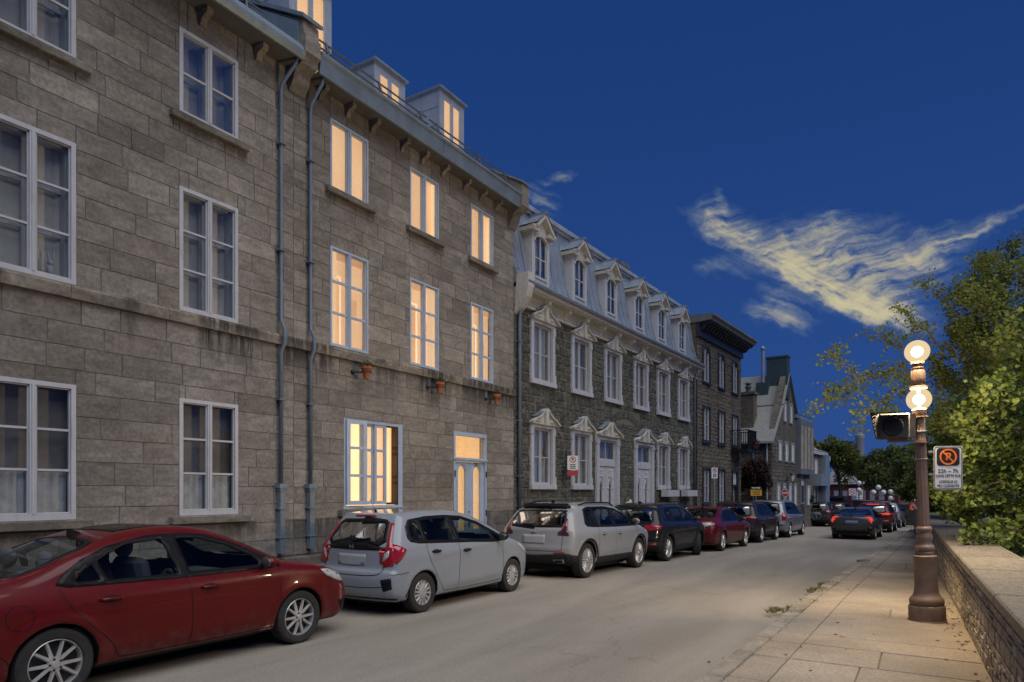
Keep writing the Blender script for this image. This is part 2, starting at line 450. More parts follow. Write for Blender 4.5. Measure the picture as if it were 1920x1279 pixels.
m, nt, p = newmat('asphalt'); P = pos(nt)
n1 = noise(nt, vec_scale(nt, P, (1, .16, 1)), .9, 5, .6, .4); n2 = noise(nt, P, 1.3, 6, .65); n3 = noise(nt, P, 120, 3, .6); n4 = noise(nt, P, 420, 2, .5)
c = mixc(nt, n1.smooth(.3, .72), (.228, .204, .172), (.30, .271, .230))
c = mixc(nt, n2.smooth(.52, .78) * .5, c, (.20, .178, .148))
c = mixc(nt, 1.0, c, mixc(nt, n3.smooth(.3, .7), (.84, .84, .84), (1.15, 1.15, 1.14)), 'MULTIPLY')
c = mixc(nt, 1.0, c, mixc(nt, n4.smooth(.35, .65), (.86, .86, .86), (1.14, 1.14, 1.14)), 'MULTIPLY')
n5 = noise(nt, P, 38, 3, .65); n6 = noise(nt, P, 75, 2, .5)
c = mixc(nt, 1.0, c, mixc(nt, n5.smooth(.3, .7), (.86, .86, .86), (1.14, 1.14, 1.13)), 'MULTIPLY')
c = mixc(nt, n6.smooth(.66, .74) * .5, c, (.10, .09, .08))
vo = nt.nodes.new('ShaderNodeTexVoronoi'); vo.feature = 'DISTANCE_TO_EDGE'; vo.inputs['Scale'].default_value = .22
wp = nt.nodes.new('ShaderNodeVectorMath'); wp.operation = 'ADD'; nz = nt.nodes.new('ShaderNodeTexNoise'); nz.inputs['Scale'].default_value = 1.4; nz.inputs['Detail'].default_value = 6
nt.links.new(P, nz.inputs['Vector']); nt.links.new(P, wp.inputs[0]); nt.links.new(nz.outputs['Color'], wp.inputs[1]); nt.links.new(wp.outputs[0], vo.inputs['Vector'])
crack = 1.0 - X(nt, vo.outputs['Distance']).smooth(.0, .006)
gate = noise(nt, P, .35, 2, .5).smooth(.5, .62)
c = mixc(nt, crack * gate * .3, c, (.09, .08, .07))
nt.links.new(c, p.inputs['Base Color']); p.inputs['Roughness'].default_value = .92; p.inputs['Specular IOR Level'].default_value = .25
bump(nt, p, n3 + n4 * .6, .4, .004)
plain('earth', (.09, .085, .06), .95, var=.3, scale=.8)
stone_mat('paving', [(.30, .255, .20), (.335, .288, .228), (.285, .245, .196), (.315, .268, .212)], 34, .9, .35, .004, spread=.07)
stone_mat('kerb_stone', [(.29, .258, .212), (.335, .298, .246), (.25, .225, .188)], 30, .9, .45, .006, spread=.25)
stone_mat('rubble', [(.36, .315, .25), (.42, .37, .30), (.31, .275, .22), (.46, .41, .33), (.34, .285, .215)], 26, .95, .8, .012, spread=.35)
plain('mortar_wall', (.40, .355, .285), .95, var=.25, scale=14, bmp=.6)
m, nt, p = newmat('aggregate'); P = pos(nt)
vo = nt.nodes.new('ShaderNodeTexVoronoi'); vo.inputs['Scale'].default_value = 55; nt.links.new(P, vo.inputs['Vector'])
hs = nt.nodes.new('ShaderNodeSeparateColor'); nt.links.new(vo.outputs['Color'], hs.inputs[0])
c = mixc(nt, X(nt, hs.outputs[0]), (.06, .053, .045), (.20, .18, .15))
c = mixc(nt, noise(nt, P, 3, 5, .6).smooth(.45, .75) * .5, c, (.17, .15, .12))
nt.links.new(c, p.inputs['Base Color']); p.inputs['Roughness'].default_value = .9
bump(nt, p, X(nt, vo.outputs['Distance']) * -1.0, .35, .008)

mb = MB(); vs = []; rows_ = [-40, 0, 12] + [20 + 6 * k for k in range(8)] + [900]
for q in rows_: z_ = gz(q) - .06; vs += [(-400, q, z_), (.45, q, z_), (2.2, q, z_ - 1.5 if q < 100 else z_), (400, q, z_ - 2.5 if q < 100 else z_)]
mb.add(vs, [(4 * i + k, 4 * i + k + 1, 4 * i + k + 5, 4 * i + k + 4) for i in range(len(rows_) - 1) for k in range(3)])
tag(mb.build('ground', 'earth'), kind='structure')
ss = [-20 + i * 2.0 for i in range(34)] + [50, 58, 70, 90, 140]
mb = MB(); vs = []
for s in ss: vs += [(KL(min(s, 60)) + .02, s, gz(s)), (KR(min(s, 60)) - .02 + (max(0, s - 38) * .15 if s < 50 else 1.8), s, gz(s))]
mb.add(vs, [(2 * i, 2 * i + 1, 2 * i + 3, 2 * i + 2) for i in range(len(ss) - 1)])
road = tag(mb.build('road', 'asphalt'), kind='structure')
def ground_at(px, py):
    u = (px - 960) / 1280; Z_ = 1280 * 1.83 / (py - 921); return Vector((Z_ * (u * cos(TH) - sin(TH)), Z_ * (u * sin(TH) + cos(TH)), 0))
plain('tar', (.055, .05, .045), .8, var=.2)
for ln, w_ in (([(1180, 1093), (1230, 1096), (1275, 1104), (1320, 1111), (1352, 1116)], .012), ([(1480, 1062), (1520, 1063), (1570, 1065)], .012), ([(905, 1225), (960, 1217), (1030, 1214), (1110, 1204), (1160, 1206)], .006)):
    pts_ = [ground_at(*q) for q in ln]; cm_ = MB(); vs = []; rk = random.Random(int(ln[0][0]))
    for i_ in range(len(pts_) - 1):
        for k_ in range(8):
            q = pts_[i_].lerp(pts_[i_ + 1], k_ / 8) + Vector((rk.gauss(0, .012), rk.gauss(0, .012), 0)); z_ = gz(q.y) + .004; ww = w_ * rk.uniform(.5, 1.2); vs += [(q.x, q.y - ww / 2, z_), (q.x, q.y + ww / 2, z_)]
    cm_.add(vs, [(2 * i_, 2 * i_ + 2, 2 * i_ + 3, 2 * i_ + 1) for i_ in range(len(vs) // 2 - 1)]); cm_.build('crack', 'tar', road)

# right pavement: mortar bed with separate slabs and kerb stones
mb = MB(); ss = [-6 + 2 * i for i in range(28)]
vs = []
for s in ss: vs += [(KR(s) + .02, s, .075 + gz(s)), (WL(s) + .05, s, .075 + gz(s))]
mb.add(vs, [(2 * i, 2 * i + 1, 2 * i + 3, 2 * i + 2) for i in range(len(ss) - 1)])
pav = tag(mb.build('pavement', 'mortar'), kind='structure')
rg = random.Random(11)
def slab(name, mat, quad, z, th, parent, ch=.012):
    """one paving piece: top with a worn edge"""
    c = sum((Vector(q) for q in quad), Vector((0, 0))) / 4; mb = MB(); vs = []
    for (zz, k) in ((z - th, 0), (z - ch * .6, 0), (z, ch)):
        for q in quad:
            gq = gz(q[1]); d = (Vector(q) - c); e = d * (1 - k / max(.05, d.length) * 1.3); vs.append((c.x + e.x, c.y + e.y, zz + gq + (rg.uniform(-.0015, .0015) if k else 0)))
    mb.add(vs, [(0, 1, 5, 4), (1, 2, 6, 5), (2, 3, 7, 6), (3, 0, 4, 7), (4, 5, 9, 8), (5, 6, 10, 9), (6, 7, 11, 10), (7, 4, 8, 11), (8, 9, 10, 11)])
    return mb.build(name, mat, parent)
s = 3.0; sk = 3.0; g = .006
while s < 44:
    w = rg.uniform(.55, 1.15) if s < 20 else rg.uniform(1.3, 1.9)
    sk_ = rg.uniform(-.02, .02); e = s + w
    a0, a1 = KR(s) + .19, KR(e) + .19; b0, b1 = a0 + .36, a1 + .36; c0, c1 = WL(s) - .004, WL(e) - .004
    slab('border_slab', 'paving', [(a0 + g, s + g), (b0 - g, s + g), (b1 - g, e - g + sk_), (a1 + g, e - g + sk_)], .098 + rg.uniform(-.003, .002), .04, pav)
    mid = rg.uniform(.35, .65) if rg.random() < .25 else None
    if mid:
        m0, m1 = b0 + (c0 - b0) * mid, b1 + (c1 - b1) * mid
        slab('paving_slab', 'paving', [(b0 + g, s + g), (m0 - g, s + g), (m1 - g, e - g), (b1 + g, e - g)], .1 + rg.uniform(-.003, .003), .04, pav)
        slab('paving_slab', 'paving', [(m0 + g, s + g), (c0, s + g), (c1, e - g), (m1 + g, e - g)], .1 + rg.uniform(-.003, .003), .04, pav)
    else:
        slab('paving_slab', 'paving', [(b0 + g, s + g), (c0, s + g), (c1, e - g), (b1 + g, e - g)], .1 + rg.uniform(-.003, .003), .04, pav)
    s = e
s = 2.0
while s < 44:
    w = rg.uniform(.7, 1.2); e = s + w; d0 = rg.uniform(-.012, .012)
    slab('kerbstone', 'kerb_stone', [(KR(s) + d0, s + .006), (KR(s) + .182, s + .006), (KR(e) + .182, e - .006), (KR(e) + d0 + rg.uniform(-.008, .008), e - .006)], .105 + rg.uniform(-.016, .004), .14, pav, .03)
    s = e
# left pavement
mb = MB(); ss = [-6 + 2 * i for i in range(34)]
vs = []
for s in ss: vs += [(-9.3, s, .1 + gz(s)), (KL(s) + .12, s, .1 + gz(s)), (KL(s) + .12, s, -.05 + gz(s))]
mb.add(vs, [(3 * i, 3 * i + 1, 3 * i + 4, 3 * i + 3) for i in range(len(ss) - 1)] + [(3 * i + 1, 3 * i + 2, 3 * i + 5, 3 * i + 4) for i in range(len(ss) - 1)])
lp = tag(mb.build('pavement', 'mortar'), kind='structure')
s = 2.0
while s < 50:
    w = rg.uniform(.9, 1.4); e = s + w
    slab('kerbstone', 'kerb_stone', [(KL(s), s + .006), (KL(s) + .15, s + .006), (KL(e) + .15, e - .006), (KL(e), e - .006)], .11, .12, lp, .02)
    s = e

# ------------------------------------------------------------------ parapet wall on the right
wr = math.atan2(WL(24) - WL(0), 24.0)
wall = empty('parapet_wall', (WL(24), 24, 0), -pi / 2 - wr * 1.0, 'low rubble stone parapet wall with pebbled concrete coping beside the pavement', 'wall')
LW = 24.0 / cos(wr) + 4
mb = MB(); mb.box(-22, LW, .012, .5, -.6, .885); mb.build('mortar_core', 'mortar_wall', wall)
rgw = random.Random(5)
bl = block_meshes('stone', 'rubble', 7, .16, .08, 2)
mwall = Matrix.LocRotScale(wall.location, wall.rotation_euler, None)
zs = [-.3, -.1, .09]
while zs[-1] < .84: zs.append(zs[-1] + rgw.choice([.09, .11, .13, .16]))
zs[-1] = .882
rects = []
for j in range(len(zs) - 1):
    x = -6
    while x < LW:
        w = rgw.uniform(.14, .42)
        if rgw.random() < .25:
            m_ = (zs[j] + zs[j + 1]) / 2 + rgw.uniform(-.01, .01); rects += [(x, x + w, zs[j], m_), (x, x + w * .98, m_, zs[j + 1])]
        else: rects.append((x, x + w, zs[j], zs[j + 1]))
        x += w
lay(wall, rects, bl, 'stone', 'rubble', -.010, .04, .018, 300, mwall, rgw, .004)
x = -22
while x < LW:
    w = rgw.uniform(2.0, 3.0)
    MB().cbox(x + .006, min(x + w, LW) - .006, -.075, .62, .885, .99, .016).build('coping', 'aggregate', wall); x += w
# ------------------------------------------------------------------ windows
def curtain_mesh(mb, x0, x1, z0, z1, y, amp=.018, n=None, flare=0.0):
    n = n or max(6, int((x1 - x0) / .02)); vs = []
    for i in range(n + 1):
        x = x0 + (x1 - x0) * i / n
        d = amp * sin(i * 1.35) + amp * .5 * sin(i * .71 + 1)
        vs += [(x, y + d * .6, z1), (x + flare * (x - x0), y + d, z0)]
    mb.add(vs, [(2 * i, 2 * i + 1, 2 * i + 3, 2 * i + 2) for i in range(n)])
    return mb
def window(parent, x0, x1, z0, z1, y=-.02, fw=.055, mull=.07, rows=(), bar=.028, frame='white_paint', lit=None, inner=True, curtain=None, room='dark_room', depth=.30, bot=None, vbars=(), inner_mat=None, sub='pane', label=None):
    """casement pair: fixed frame, centre post, glazing bars, one pane per light, a second sash and a room behind"""
    mb = MB(); frame_rect(mb, x0, x1, z0, z1, fw, y, y + .10, bot)
    cx = (x0 + x1) / 2; bz = z0 + (bot or fw); tz = z1 - fw
    if mull:
        mb.box(cx - mull / 2, cx + mull / 2, y + .004, y + .09, bz, tz)
        mb.box(cx - mull * .18, cx + mull * .18, y - .008, y + .004, bz, tz)
    o = mb.build('window', frame, parent)
    if label: o['label'] = label
    # the two leaves: stiles and bars
    lv = [(x0 + fw, cx - mull / 2), (cx + mull / 2, x1 - fw)] if mull else [(x0 + fw, x1 - fw)]
    gb = MB(); st = .016
    zb = [bz] + [bz + (tz - bz) * r for r in rows] + [tz]
    for (a, b_) in lv:
        frame_rect(gb, a + .002, b_ - .002, bz + .002, tz - .002, st, y + .025, y + .065)
        for r in zb[1:-1]: gb.box(a + st, b_ - st, y + .028, y + .062, r - bar / 2, r + bar / 2)
        for vb in vbars: gb.box(a + (b_ - a) * vb - bar / 2, a + (b_ - a) * vb + bar / 2, y + .03, y + .06, bz + st, tz - st)
    gb.build('glazing_bars', frame, o)
    for (a, b_) in lv:
        for j in range(len(zb) - 1):
            q = zb[j] + (bar / 2 if j else st); r = zb[j + 1] - (bar / 2 if j < len(zb) - 2 else st)
            pm = MB().box(a + st, b_ - st, y + .042, y + .048, q, r); pm.build(sub, 'lit_glass' if lit else 'window_glass', o)
    if inner:
        im = MB(); yi = y + .19
        im.box(x0 + .01, x0 + fw + .03, yi - .09, yi + .05, z0 + .01, z1 - .01); im.box(x1 - fw - .03, x1 - .01, yi - .09, yi + .05, z0 + .01, z1 - .01)
        im.box(x0 + fw + .03, x1 - fw - .03, yi - .09, yi + .05, z1 - fw - .03, z1 - .01); im.box(x0 + fw + .03, x1 - fw - .03, yi - .09, yi + .05, z0 + .01, z0 + fw + .03)
        im.box(cx - .05, cx + .05, yi, yi + .04, z0 + fw + .03, z1 - fw - .03)
        for r in zb[1:-1]: im.box(x0 + fw + .03, cx - .05, yi + .004, yi + .036, r - .018, r + .018); im.box(cx + .05, x1 - fw - .03, yi + .004, yi + .036, r - .018, r + .018)
        im.build('inner_sash', inner_mat or frame, o)
    if curtain:
        for (c0, c1, d0, d1, mt) in curtain:
            cm = MB(); curtain_mesh(cm, x0 + fw + (x1 - x0 - 2 * fw) * c0, x0 + fw + (x1 - x0 - 2 * fw) * c1, z0 + (z1 - z0) * d0, z0 + (z1 - z0) * d1, y + (.245 if inner else .085 if lit else .12))
            cm.build('curtain', mt, o, smooth=True)
    rm = MB(); yb = y + depth + .05
    if lit:
        yb = y + .15
        rm.box(x0 + .005, x1 - .005, yb, yb + .02, z0 + .005, z1 - .005); rm.build('lit_room', lit, o); rq = random.Random(int(x0 * 100 + z0 * 37)); w_ = x1 - x0
        if rows:      # a bright door case, a darker doorway and a ceiling line deep in the room
            a_ = x0 + w_ * rq.uniform(.08, .2); MB().box(a_, a_ + w_ * .22, yb - .03, yb - .01, z0 + .02, z0 + (z1 - z0) * .72).build('doorway', 'lit_room_dim', o)
            fb = MB(); frame_rect(fb, a_ - .03, a_ + w_ * .22 + .03, z0 + .02, z0 + (z1 - z0) * .74, .03, yb - .045, yb - .031); fb.build('door_case', 'lit_room_bright', o)
            MB().box(x0 + .01, x1 - .01, yb - .02, yb - .005, z1 - .16, z1 - .01).build('ceiling_line', 'lit_room_dim', o)
            b0 = x0 + w_ * rq.uniform(.55, .7); MB().box(b0, b0 + w_ * .18, yb - .03, yb - .01, z0 + (z1 - z0) * .38, z0 + (z1 - z0) * .55).build('picture', 'lit_room_dim', o)
    else:
        yb = y + (.26 if inner else .22)
        rm.box(x0 + .005, x1 - .005, yb + .0, yb + .02, z0 + .005, z1 - .005); rm.build('room', room, o)
    return o
def sill(parent, x0, x1, z0, z1, y0=-.11, y1=.05, mat='sill_stone'):
    return MB().cbox(x0, x1, y0, y1, z0, z1, .012).build('sill', mat, parent)
def downpipe(parent, x, ztop, zmid, zbot, y=-.07, r=.031, head=True, kink=None, ymid=None, off=(.10, .32)):
    mb = MB(); ym = ymid or y
    pts = [(x + off[0], -off[1], ztop), (x + off[0], -off[1] * .96, ztop - .1), (x, y - .02, ztop - .42), (x, y, ztop - .55)]
    if kink:
        pts += [(x, y, kink + .30), (x + .02, y - .07, kink + .14), (x + .02, y - .07, kink - .06), (x, y, kink - .22)]
    pts.append((x, y, zmid)); mb.tube(pts, r, 10)
    o = mb.build('downpipe', 'pipe_blue', parent, smooth=True)
    for z in [zmid + (ztop - zmid) * q for q in (.2, .55, .8)]:
        MB().box(x - .065, x + .065, y - .055, 0.0, z - .014, z + .014).build('pipe_clip', 'pipe_blue', o)
    mb = MB(); mb.box(x - .048, x + .048, y - .045, y + .045, zbot, zmid - .09); mb.box(x - .065, x + .065, y - .055, y + .055, zmid - .09, zmid - .05); mb.box(x - .082, x + .082, y - .068, y + .058, zmid - .05, zmid + .02)
    mb.build('pipe_shoe', 'pipe_pale', o)
    for z in (zmid - .38, zmid - .85): MB().box(x - .075, x + .075, y - .056, 0, z - .012, z + .012).build('pipe_clip', 'pipe_pale', o)
    return o

# ------------------------------------------------------------------ the long stone terrace (two houses)
X0 = -9.13
RZ = pi / 2
def house_empty(name, s0, label, L=X0, rz=RZ, cat='house'): return empty(name, (L, s0, 0), rz, label, cat)
rgb = random.Random(3)
ash = block_meshes('stone', 'ashlar', 8, .10, .012, 2)
zz = [.10, .45, .77] ; z = .77
hs_ = [.285, .275, .30, .27, .29]
while z < 4.0: z += rgb.choice(hs_); zz.append(min(z, 4.2))
zz[-1] = 4.2
zz2 = [4.385]; z = 4.385
while z < 8.5: z += rgb.choice(hs_); zz2.append(z)
zz2[-1] = 8.80

def terrace(name, s0, s1, wins, openings, label, lit_side):
    H_ = house_empty(name, s0, label); W = s1 - s0
    op = [(a - s0, b_ - s0, c, d) for (a, b_, c, d) in openings]
    pierced_wall(0, W, 0, 8.95, op, .0, .30).build('wall', 'mortar', H_)
    rects = courses(0, W, zz[2:], .42, 1.05, op, rgb) + courses(0, W, zz2, .42, 1.05, op, rgb)
    lay(H_, rects, ash, 'stone', 'ashlar', -.012, .05, .003, 300, None, rgb, .0018)
    pr = courses(0, W, [.02, .40, .74], .6, 1.2, [o for o in op if o[2] < .2], rgb)
    for r in pr:
        MB().cbox(r[0] + .004, r[1] - .004, -.07, .05, r[2] + .003, r[3] - .003, .012).build('plinth_stone', 'sill_stone', H_)
    x = 0.0
    while x < W - .01:      # belt course
        w = min(rgb.uniform(.9, 1.6), W - x)
        if W - x - w < .4: w = W - x
        mb = MB(); mb.prism([(-.0, 4.2), (-.065, 4.21), (-.075, 4.34), (-.06, 4.375), (-.0, 4.39), (.05, 4.39), (.05, 4.2)], 'x', x + .003, x + w - .003); mb.build('belt_stone', 'belt_stone', H_); x += w
    return H_, W

# ---- left house, unlit
colA, colB = (3.34, 4.29), (5.65, 6.60)
colZ = (1.10, 2.05)
opA = []
for c_ in (colZ, colA, colB): opA += [(c_[0], c_[1], 7.18, 8.40), (c_[0], c_[1], 4.39, 6.15), (c_[0], c_[1], 1.48, 3.15)]
HA, WA = terrace('stone_house', 0.4, 7.66, None, opA, 'brown ashlar stone house with unlit white casement windows at the left edge', False)
for i, c_ in enumerate((colZ, colA, colB)):
    a, b_ = c_[0] - .4, c_[1] - .4
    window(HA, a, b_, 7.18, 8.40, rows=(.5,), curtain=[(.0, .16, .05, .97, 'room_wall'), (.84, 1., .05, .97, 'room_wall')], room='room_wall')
    sill(HA, a - .15, b_ + .15, 7.055, 7.165)
    window(HA, a, b_, 4.39, 6.15, rows=(.333, .667), room='room_wall', curtain=[(.88, 1., .02, .98, 'room_wall')])
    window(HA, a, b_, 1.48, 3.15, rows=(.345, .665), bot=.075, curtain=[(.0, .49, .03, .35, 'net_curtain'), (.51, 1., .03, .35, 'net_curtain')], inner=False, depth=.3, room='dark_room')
    sill(HA, a - .15, b_ + .17, 1.36, 1.475)
mb = MB()      # white rabbit ornament standing inside the first floor window
mb.sphere((3.66, .12, 4.54), .055, 10, 8, (.8, .6, 1.3)); mb.sphere((3.66, .12, 4.63), .036, 10, 8); mb.sphere((3.635, .12, 4.72), .05, 8, 8, (.25, .25, 1.2)); mb.sphere((3.695, .12, 4.71), .05, 8, 8, (.25, .25, 1.2))
o = mb.build('rabbit_figurine', 'white_paint', None, smooth=True); o.matrix_world = Matrix.LocRotScale(HA.location, HA.rotation_euler, None)
tag(o, 'small white rabbit figurine standing inside the first floor window at the left edge', 'figurine')
# eaves of the left house: soffit, gutter, corbels
mb = MB(); mb.add([(0, 0, 8.80), (WA - .12, 0, 8.80), (WA - .12, -.36, 8.83), (0, -.36, 8.83)], [(0, 1, 2, 3)]); mb.build('soffit', 'soffit', HA)
mb = MB(); mb.prism([(-.36, 8.80), (-.40, 8.80), (-.44, 8.86), (-.44, 8.93), (-.36, 8.93)], 'x', 0, WA - .12); mb.prism([(-.36, 8.935), (-.43, 8.935), (-.36, 9.06), (-.30, 9.06)], 'x', 0, WA - .12)
mb.build('gutter', 'verdigris', HA)
def corbel(parent, x, y0, y1, z1, h=.26, w=.12, mat='belt_stone'):
    mb = MB(); d = y0 - y1
    mb.prism([(y0, z1), (y1, z1), (y1, z1 - h * .30), (y1 + d * .12, z1 - h * .42), (y1 + d * .35, z1 - h * .46), (y1 + d * .62, z1 - h * .62), (y1 + d * .78, z1 - h), (y0, z1 - h)], 'x', x - w / 2, x + w / 2)
    return mb.build('corbel', mat, parent)
for sx in (1.2, 2.3, 3.4, 4.45, 5.9, 6.85): corbel(HA, sx - .4 + .1, 0.0, -.22, 8.805, .22, .10)
# roofs of the terrace
def roof_sheet(parent, x0, x1, y0, z0, y1, z1, mat, seams=.55, name='roof', rib=.02):
    mb = MB(); mb.add([(x0, y0, z0), (x1, y0, z0), (x1, y1, z1), (x0, y1, z1)], [(0, 1, 2, 3)])
    mb.add([(x0, y1, z1), (x1, y1, z1), (x1, y1 + 5, z1 - 1.0), (x0, y1 + 5, z1 - 1.0)], [(0, 1, 2, 3)])
    o = mb.build(name, mat, parent)
    if seams:
        x = x0 + seams / 2
        while x < x1:
            s2 = MB(); s2.bar((x, y0, z0 + .012), (x, y1, z1 + .012), .018, .03); s2.build('standing_seam', mat, o); x += seams
    return o
roof_sheet(HA, 0, WA - .15, -.32, 9.04, 3.2, 11.0, 'verdigris', .30)
mb = MB(); mb.box(0, .02, 0, 8, 0, 9); mb.box(0, WA, 7.9, 8, 0, 9.5); mb.build('back_wall', 'grey_stone', HA)
def snow_guard(parent, x0, x1, y, z, posts):
    mb = MB()
    for p_ in posts:
        mb.bar((p_, y, z), (p_ + .015, y + .10, z + .36), .032); mb.bar((p_ + .16, y + .1, z + .06), (p_ + .015, y + .10, z + .36), .032)
        mb.bar((p_ + .01, y + .06, z + .14), (p_ + .03, y + .16, z + .18), .016)
    mb.build('guard_post', 'rail_iron', parent)
    for k, dz_ in enumerate((.17, .33)):
        MB().bar((x0, y + .04 + k * .05, z + dz_), (x1, y + .04 + k * .05, z + dz_), .024).build('guard_rail', 'rail_iron', parent)
snow_guard(HA, 3.0, WA - .75, -.24, 9.10, (3.4, 4.9, 6.2))
# party wall parapet with kneeler stone between the two houses
mb = MB(); mb.prism([(.0, 8.42), (-.05, 8.44), (-.16, 8.60), (-.2, 8.74), (-.34, 8.80), (-.38, 8.92), (-.44, 8.95), (-.44, 9.22), (-.40, 9.24), (-.38, 9.46), (2.9, 11.3), (2.9, 9), (0, 9)], 'x', WA - .12, WA + .20)
par = mb.build('parapet', 'ashlar', HA)
mb = MB(); mb.prism([(-.44, 9.465), (-.44, 9.53), (2.95, 11.4), (2.95, 11.32)], 'x', WA - .17, WA + .25); mb.build('parapet_cap', 'verdigris', par)
mb = MB(); mb.prism([(-.36, 8.95), (-.30, 9.1), (-.30, 9.44), (1.2, 10.32), (1.2, 9.9)], 'x', WA - .16, WA - .125); mb.build('flashing', 'verdigris', par)
downpipe(HA, 7.36 - .4, 8.84, 1.93, .82, kink=4.3)

# ---- right house, lit
SB = 7.66
cols = ((8.46, 9.40), (10.58, 11.52), (12.69, 13.61))
opB = []
for c_ in cols: opB += [(c_[0], c_[1], 7.18, 8.41), (c_[0], c_[1], 4.40, 6.16)]
opB += [(8.80, 10.38, 1.52, 3.16), (12.05, 13.33, .12, 3.16)]
HB, WB = terrace('stone_house', SB, 14.55, None, opB, 'brown ashlar stone house with warm lit windows and glazed double door', True)
for i, c_ in enumerate(cols):
    a, b_ = c_[0] - SB, c_[1] - SB
    window(HB, a, b_, 7.18, 8.41, frame='blue_frame', lit='lit_room', inner=False, mull=.085, fw=.04, curtain=[(.0, .12, .02, .98, 'lit_room_pale'), (.88, 1., .02, .98, 'lit_room_pale')] if i else None)
    sill(HB, a - .12, b_ + .13, 7.06, 7.17)
    window(HB, a, b_, 4.40, 6.16, frame='blue_frame', lit='lit_room', inner=False, rows=(.335, .668), mull=.07, fw=.04, bar=.042, curtain=[(.0, .2, .02, .98, 'lit_room_pale')] if i != 1 else [(.0, .1, .02, .98, 'lit_room_pale'), (.7, 1., .02, .98, 'lit_room_pale')])
# ground floor window: wide, one leaf swung open at the right showing the brown inner edge
a, b_ = 8.80 - SB, 10.38 - SB
mb = MB(); mb.box(a, b_, .0, .10, 1.52, 1.56); mb.box(a, a + .05, .0, .1, 1.56, 3.16); mb.box(b_ - .13, b_, .0, .1, 1.56, 3.16); mb.box(a + .05, b_ - .13, .0, .1, 3.10, 3.16)
w_ = mb.build('window', 'blue_frame', HB)
MB().box(a - .06, b_ - .04, -.05, .02, 1.505, 1.535).build('window_board', 'blue_frame', w_)
def leaf(parent, x0, x1, z0, z1, y, hinge, ang, rows, st=.06, mat='blue_frame', glass='lit_glass'):
    """one casement leaf turned about its hinge side"""
    e = MB(); d = x1 - x0; sg = 1 if hinge == 'l' else -1; hx = x0 if hinge == 'l' else x1
    M = Matrix.Translation((hx, y, 0)) @ Matrix.Rotation(radians(ang), 4, 'Z')
    def T(mb): mb.v = [tuple(M @ Vector(v)) for v in mb.v]; return mb
    q0, q1 = (0, d) if sg > 0 else (-d, 0)
    frame_rect(e, q0, q1, z0, z1, st, -.02, .02)
    zb = [z0 + st] + [z0 + (z1 - z0) * r for r in rows] + [z1 - st]
    for r in zb[1:-1]: e.box(q0 + st, q1 - st, -.017, .017, r - .024, r + .024)
    o = T(e).build('casement_leaf', mat, parent)
    for j in range(len(zb) - 1):
        T(MB().box(q0 + st, q1 - st, -.003, .003, zb[j] + (.024 if j else 0), zb[j + 1] - (.024 if j < len(zb) - 2 else 0))).build('pane', glass, o)
    return o
leaf(w_, a + .04, a + .46, 1.58, 3.13, -.02, 'l', -14, (.345, .67), .075)
leaf(w_, a + .47, a + .84, 1.58, 3.11, .07, 'l', 0, (.345, .67), .06)
leaf(w_, a + .80, a + 1.13, 1.58, 3.11, .035, 'r', 0, (.345, .67), .06)
mb = MB(); mb.box(b_ - .19, b_ - .14, -.01, .13, 1.57, 3.10); mb.box(a + 1.15, b_ - .19, .0, .05, 1.57, 1.61); mb.box(a + 1.15, b_ - .19, .0, .05, 3.07, 3.10); mb.build('wood_jamb', 'wood_brown', w_)
for z_ in (1.98, 2.10, 2.55, 2.67): MB().box(b_ - .215, b_ - .19, .0, .10, z_, z_ + .03).build('hinge', 'black_iron', w_)
MB().box(a + .02, b_ - .02, .20, .22, 1.53, 3.15).build('lit_room', 'lit_room', w_)
cm = MB(); curtain_mesh(cm, a + .08, a + 1.15, 1.60, 3.1, .155, .012); cm.build('curtain', 'lit_room_pale', w_, smooth=True)
cm = MB(); curtain_mesh(cm, b_ - .40, b_ - .22, 1.60, 3.1, .15, .012); cm.build('curtain', 'lit_room_pale', w_, smooth=True)
sill(HB, a - .16, b_ + .20, 1.37, 1.50, -.13)
# double door with arched lights and transom
a, b_ = 12.05 - SB, 13.33 - SB; cx = (a + b_) / 2
mb = MB(); mb.box(a, a + .06, -.02, .12, .12, 3.16); mb.box(b_ - .06, b_, -.02, .12, .12, 3.16); mb.box(a + .06, b_ - .06, -.02, .12, 3.08, 3.16); mb.box(a + .06, b_ - .06, -.035, .12, 2.50, 2.58); mb.box(a - .01, b_ + .01, -.05, .0, 2.53, 2.56)
dr = mb.build('door_frame', 'blue_frame', HB)
MB().box(a + .06, b_ - .06, .045, .055, 2.58, 3.08).build('transom_pane', 'lit_glass', dr)
mb = MB(); mb.box(cx - .012, cx + .012, .10, .12, 2.6, 3.06)
for q in (-1, 1): frame_rect(mb, cx + q * .29 - .2, cx + q * .29 + .2, 2.66, 3.02, .03, .10, .12)
mb.build('transom_panelling', 'lit_room_pale', dr)
MB().box(a + .02, b_ - .02, .17, .19, .12, 3.15).build('lit_room', 'lit_room', dr)
def arch_pts(x0, x1, z0, zs_, n=10):
    r = (x1 - x0) / 2; c = (x0 + x1) / 2
    return [(x0, z0), (x1, z0)] + [(c + r * cos(pi * i / n), zs_ + r * sin(pi * i / n)) for i in range(n + 1)]
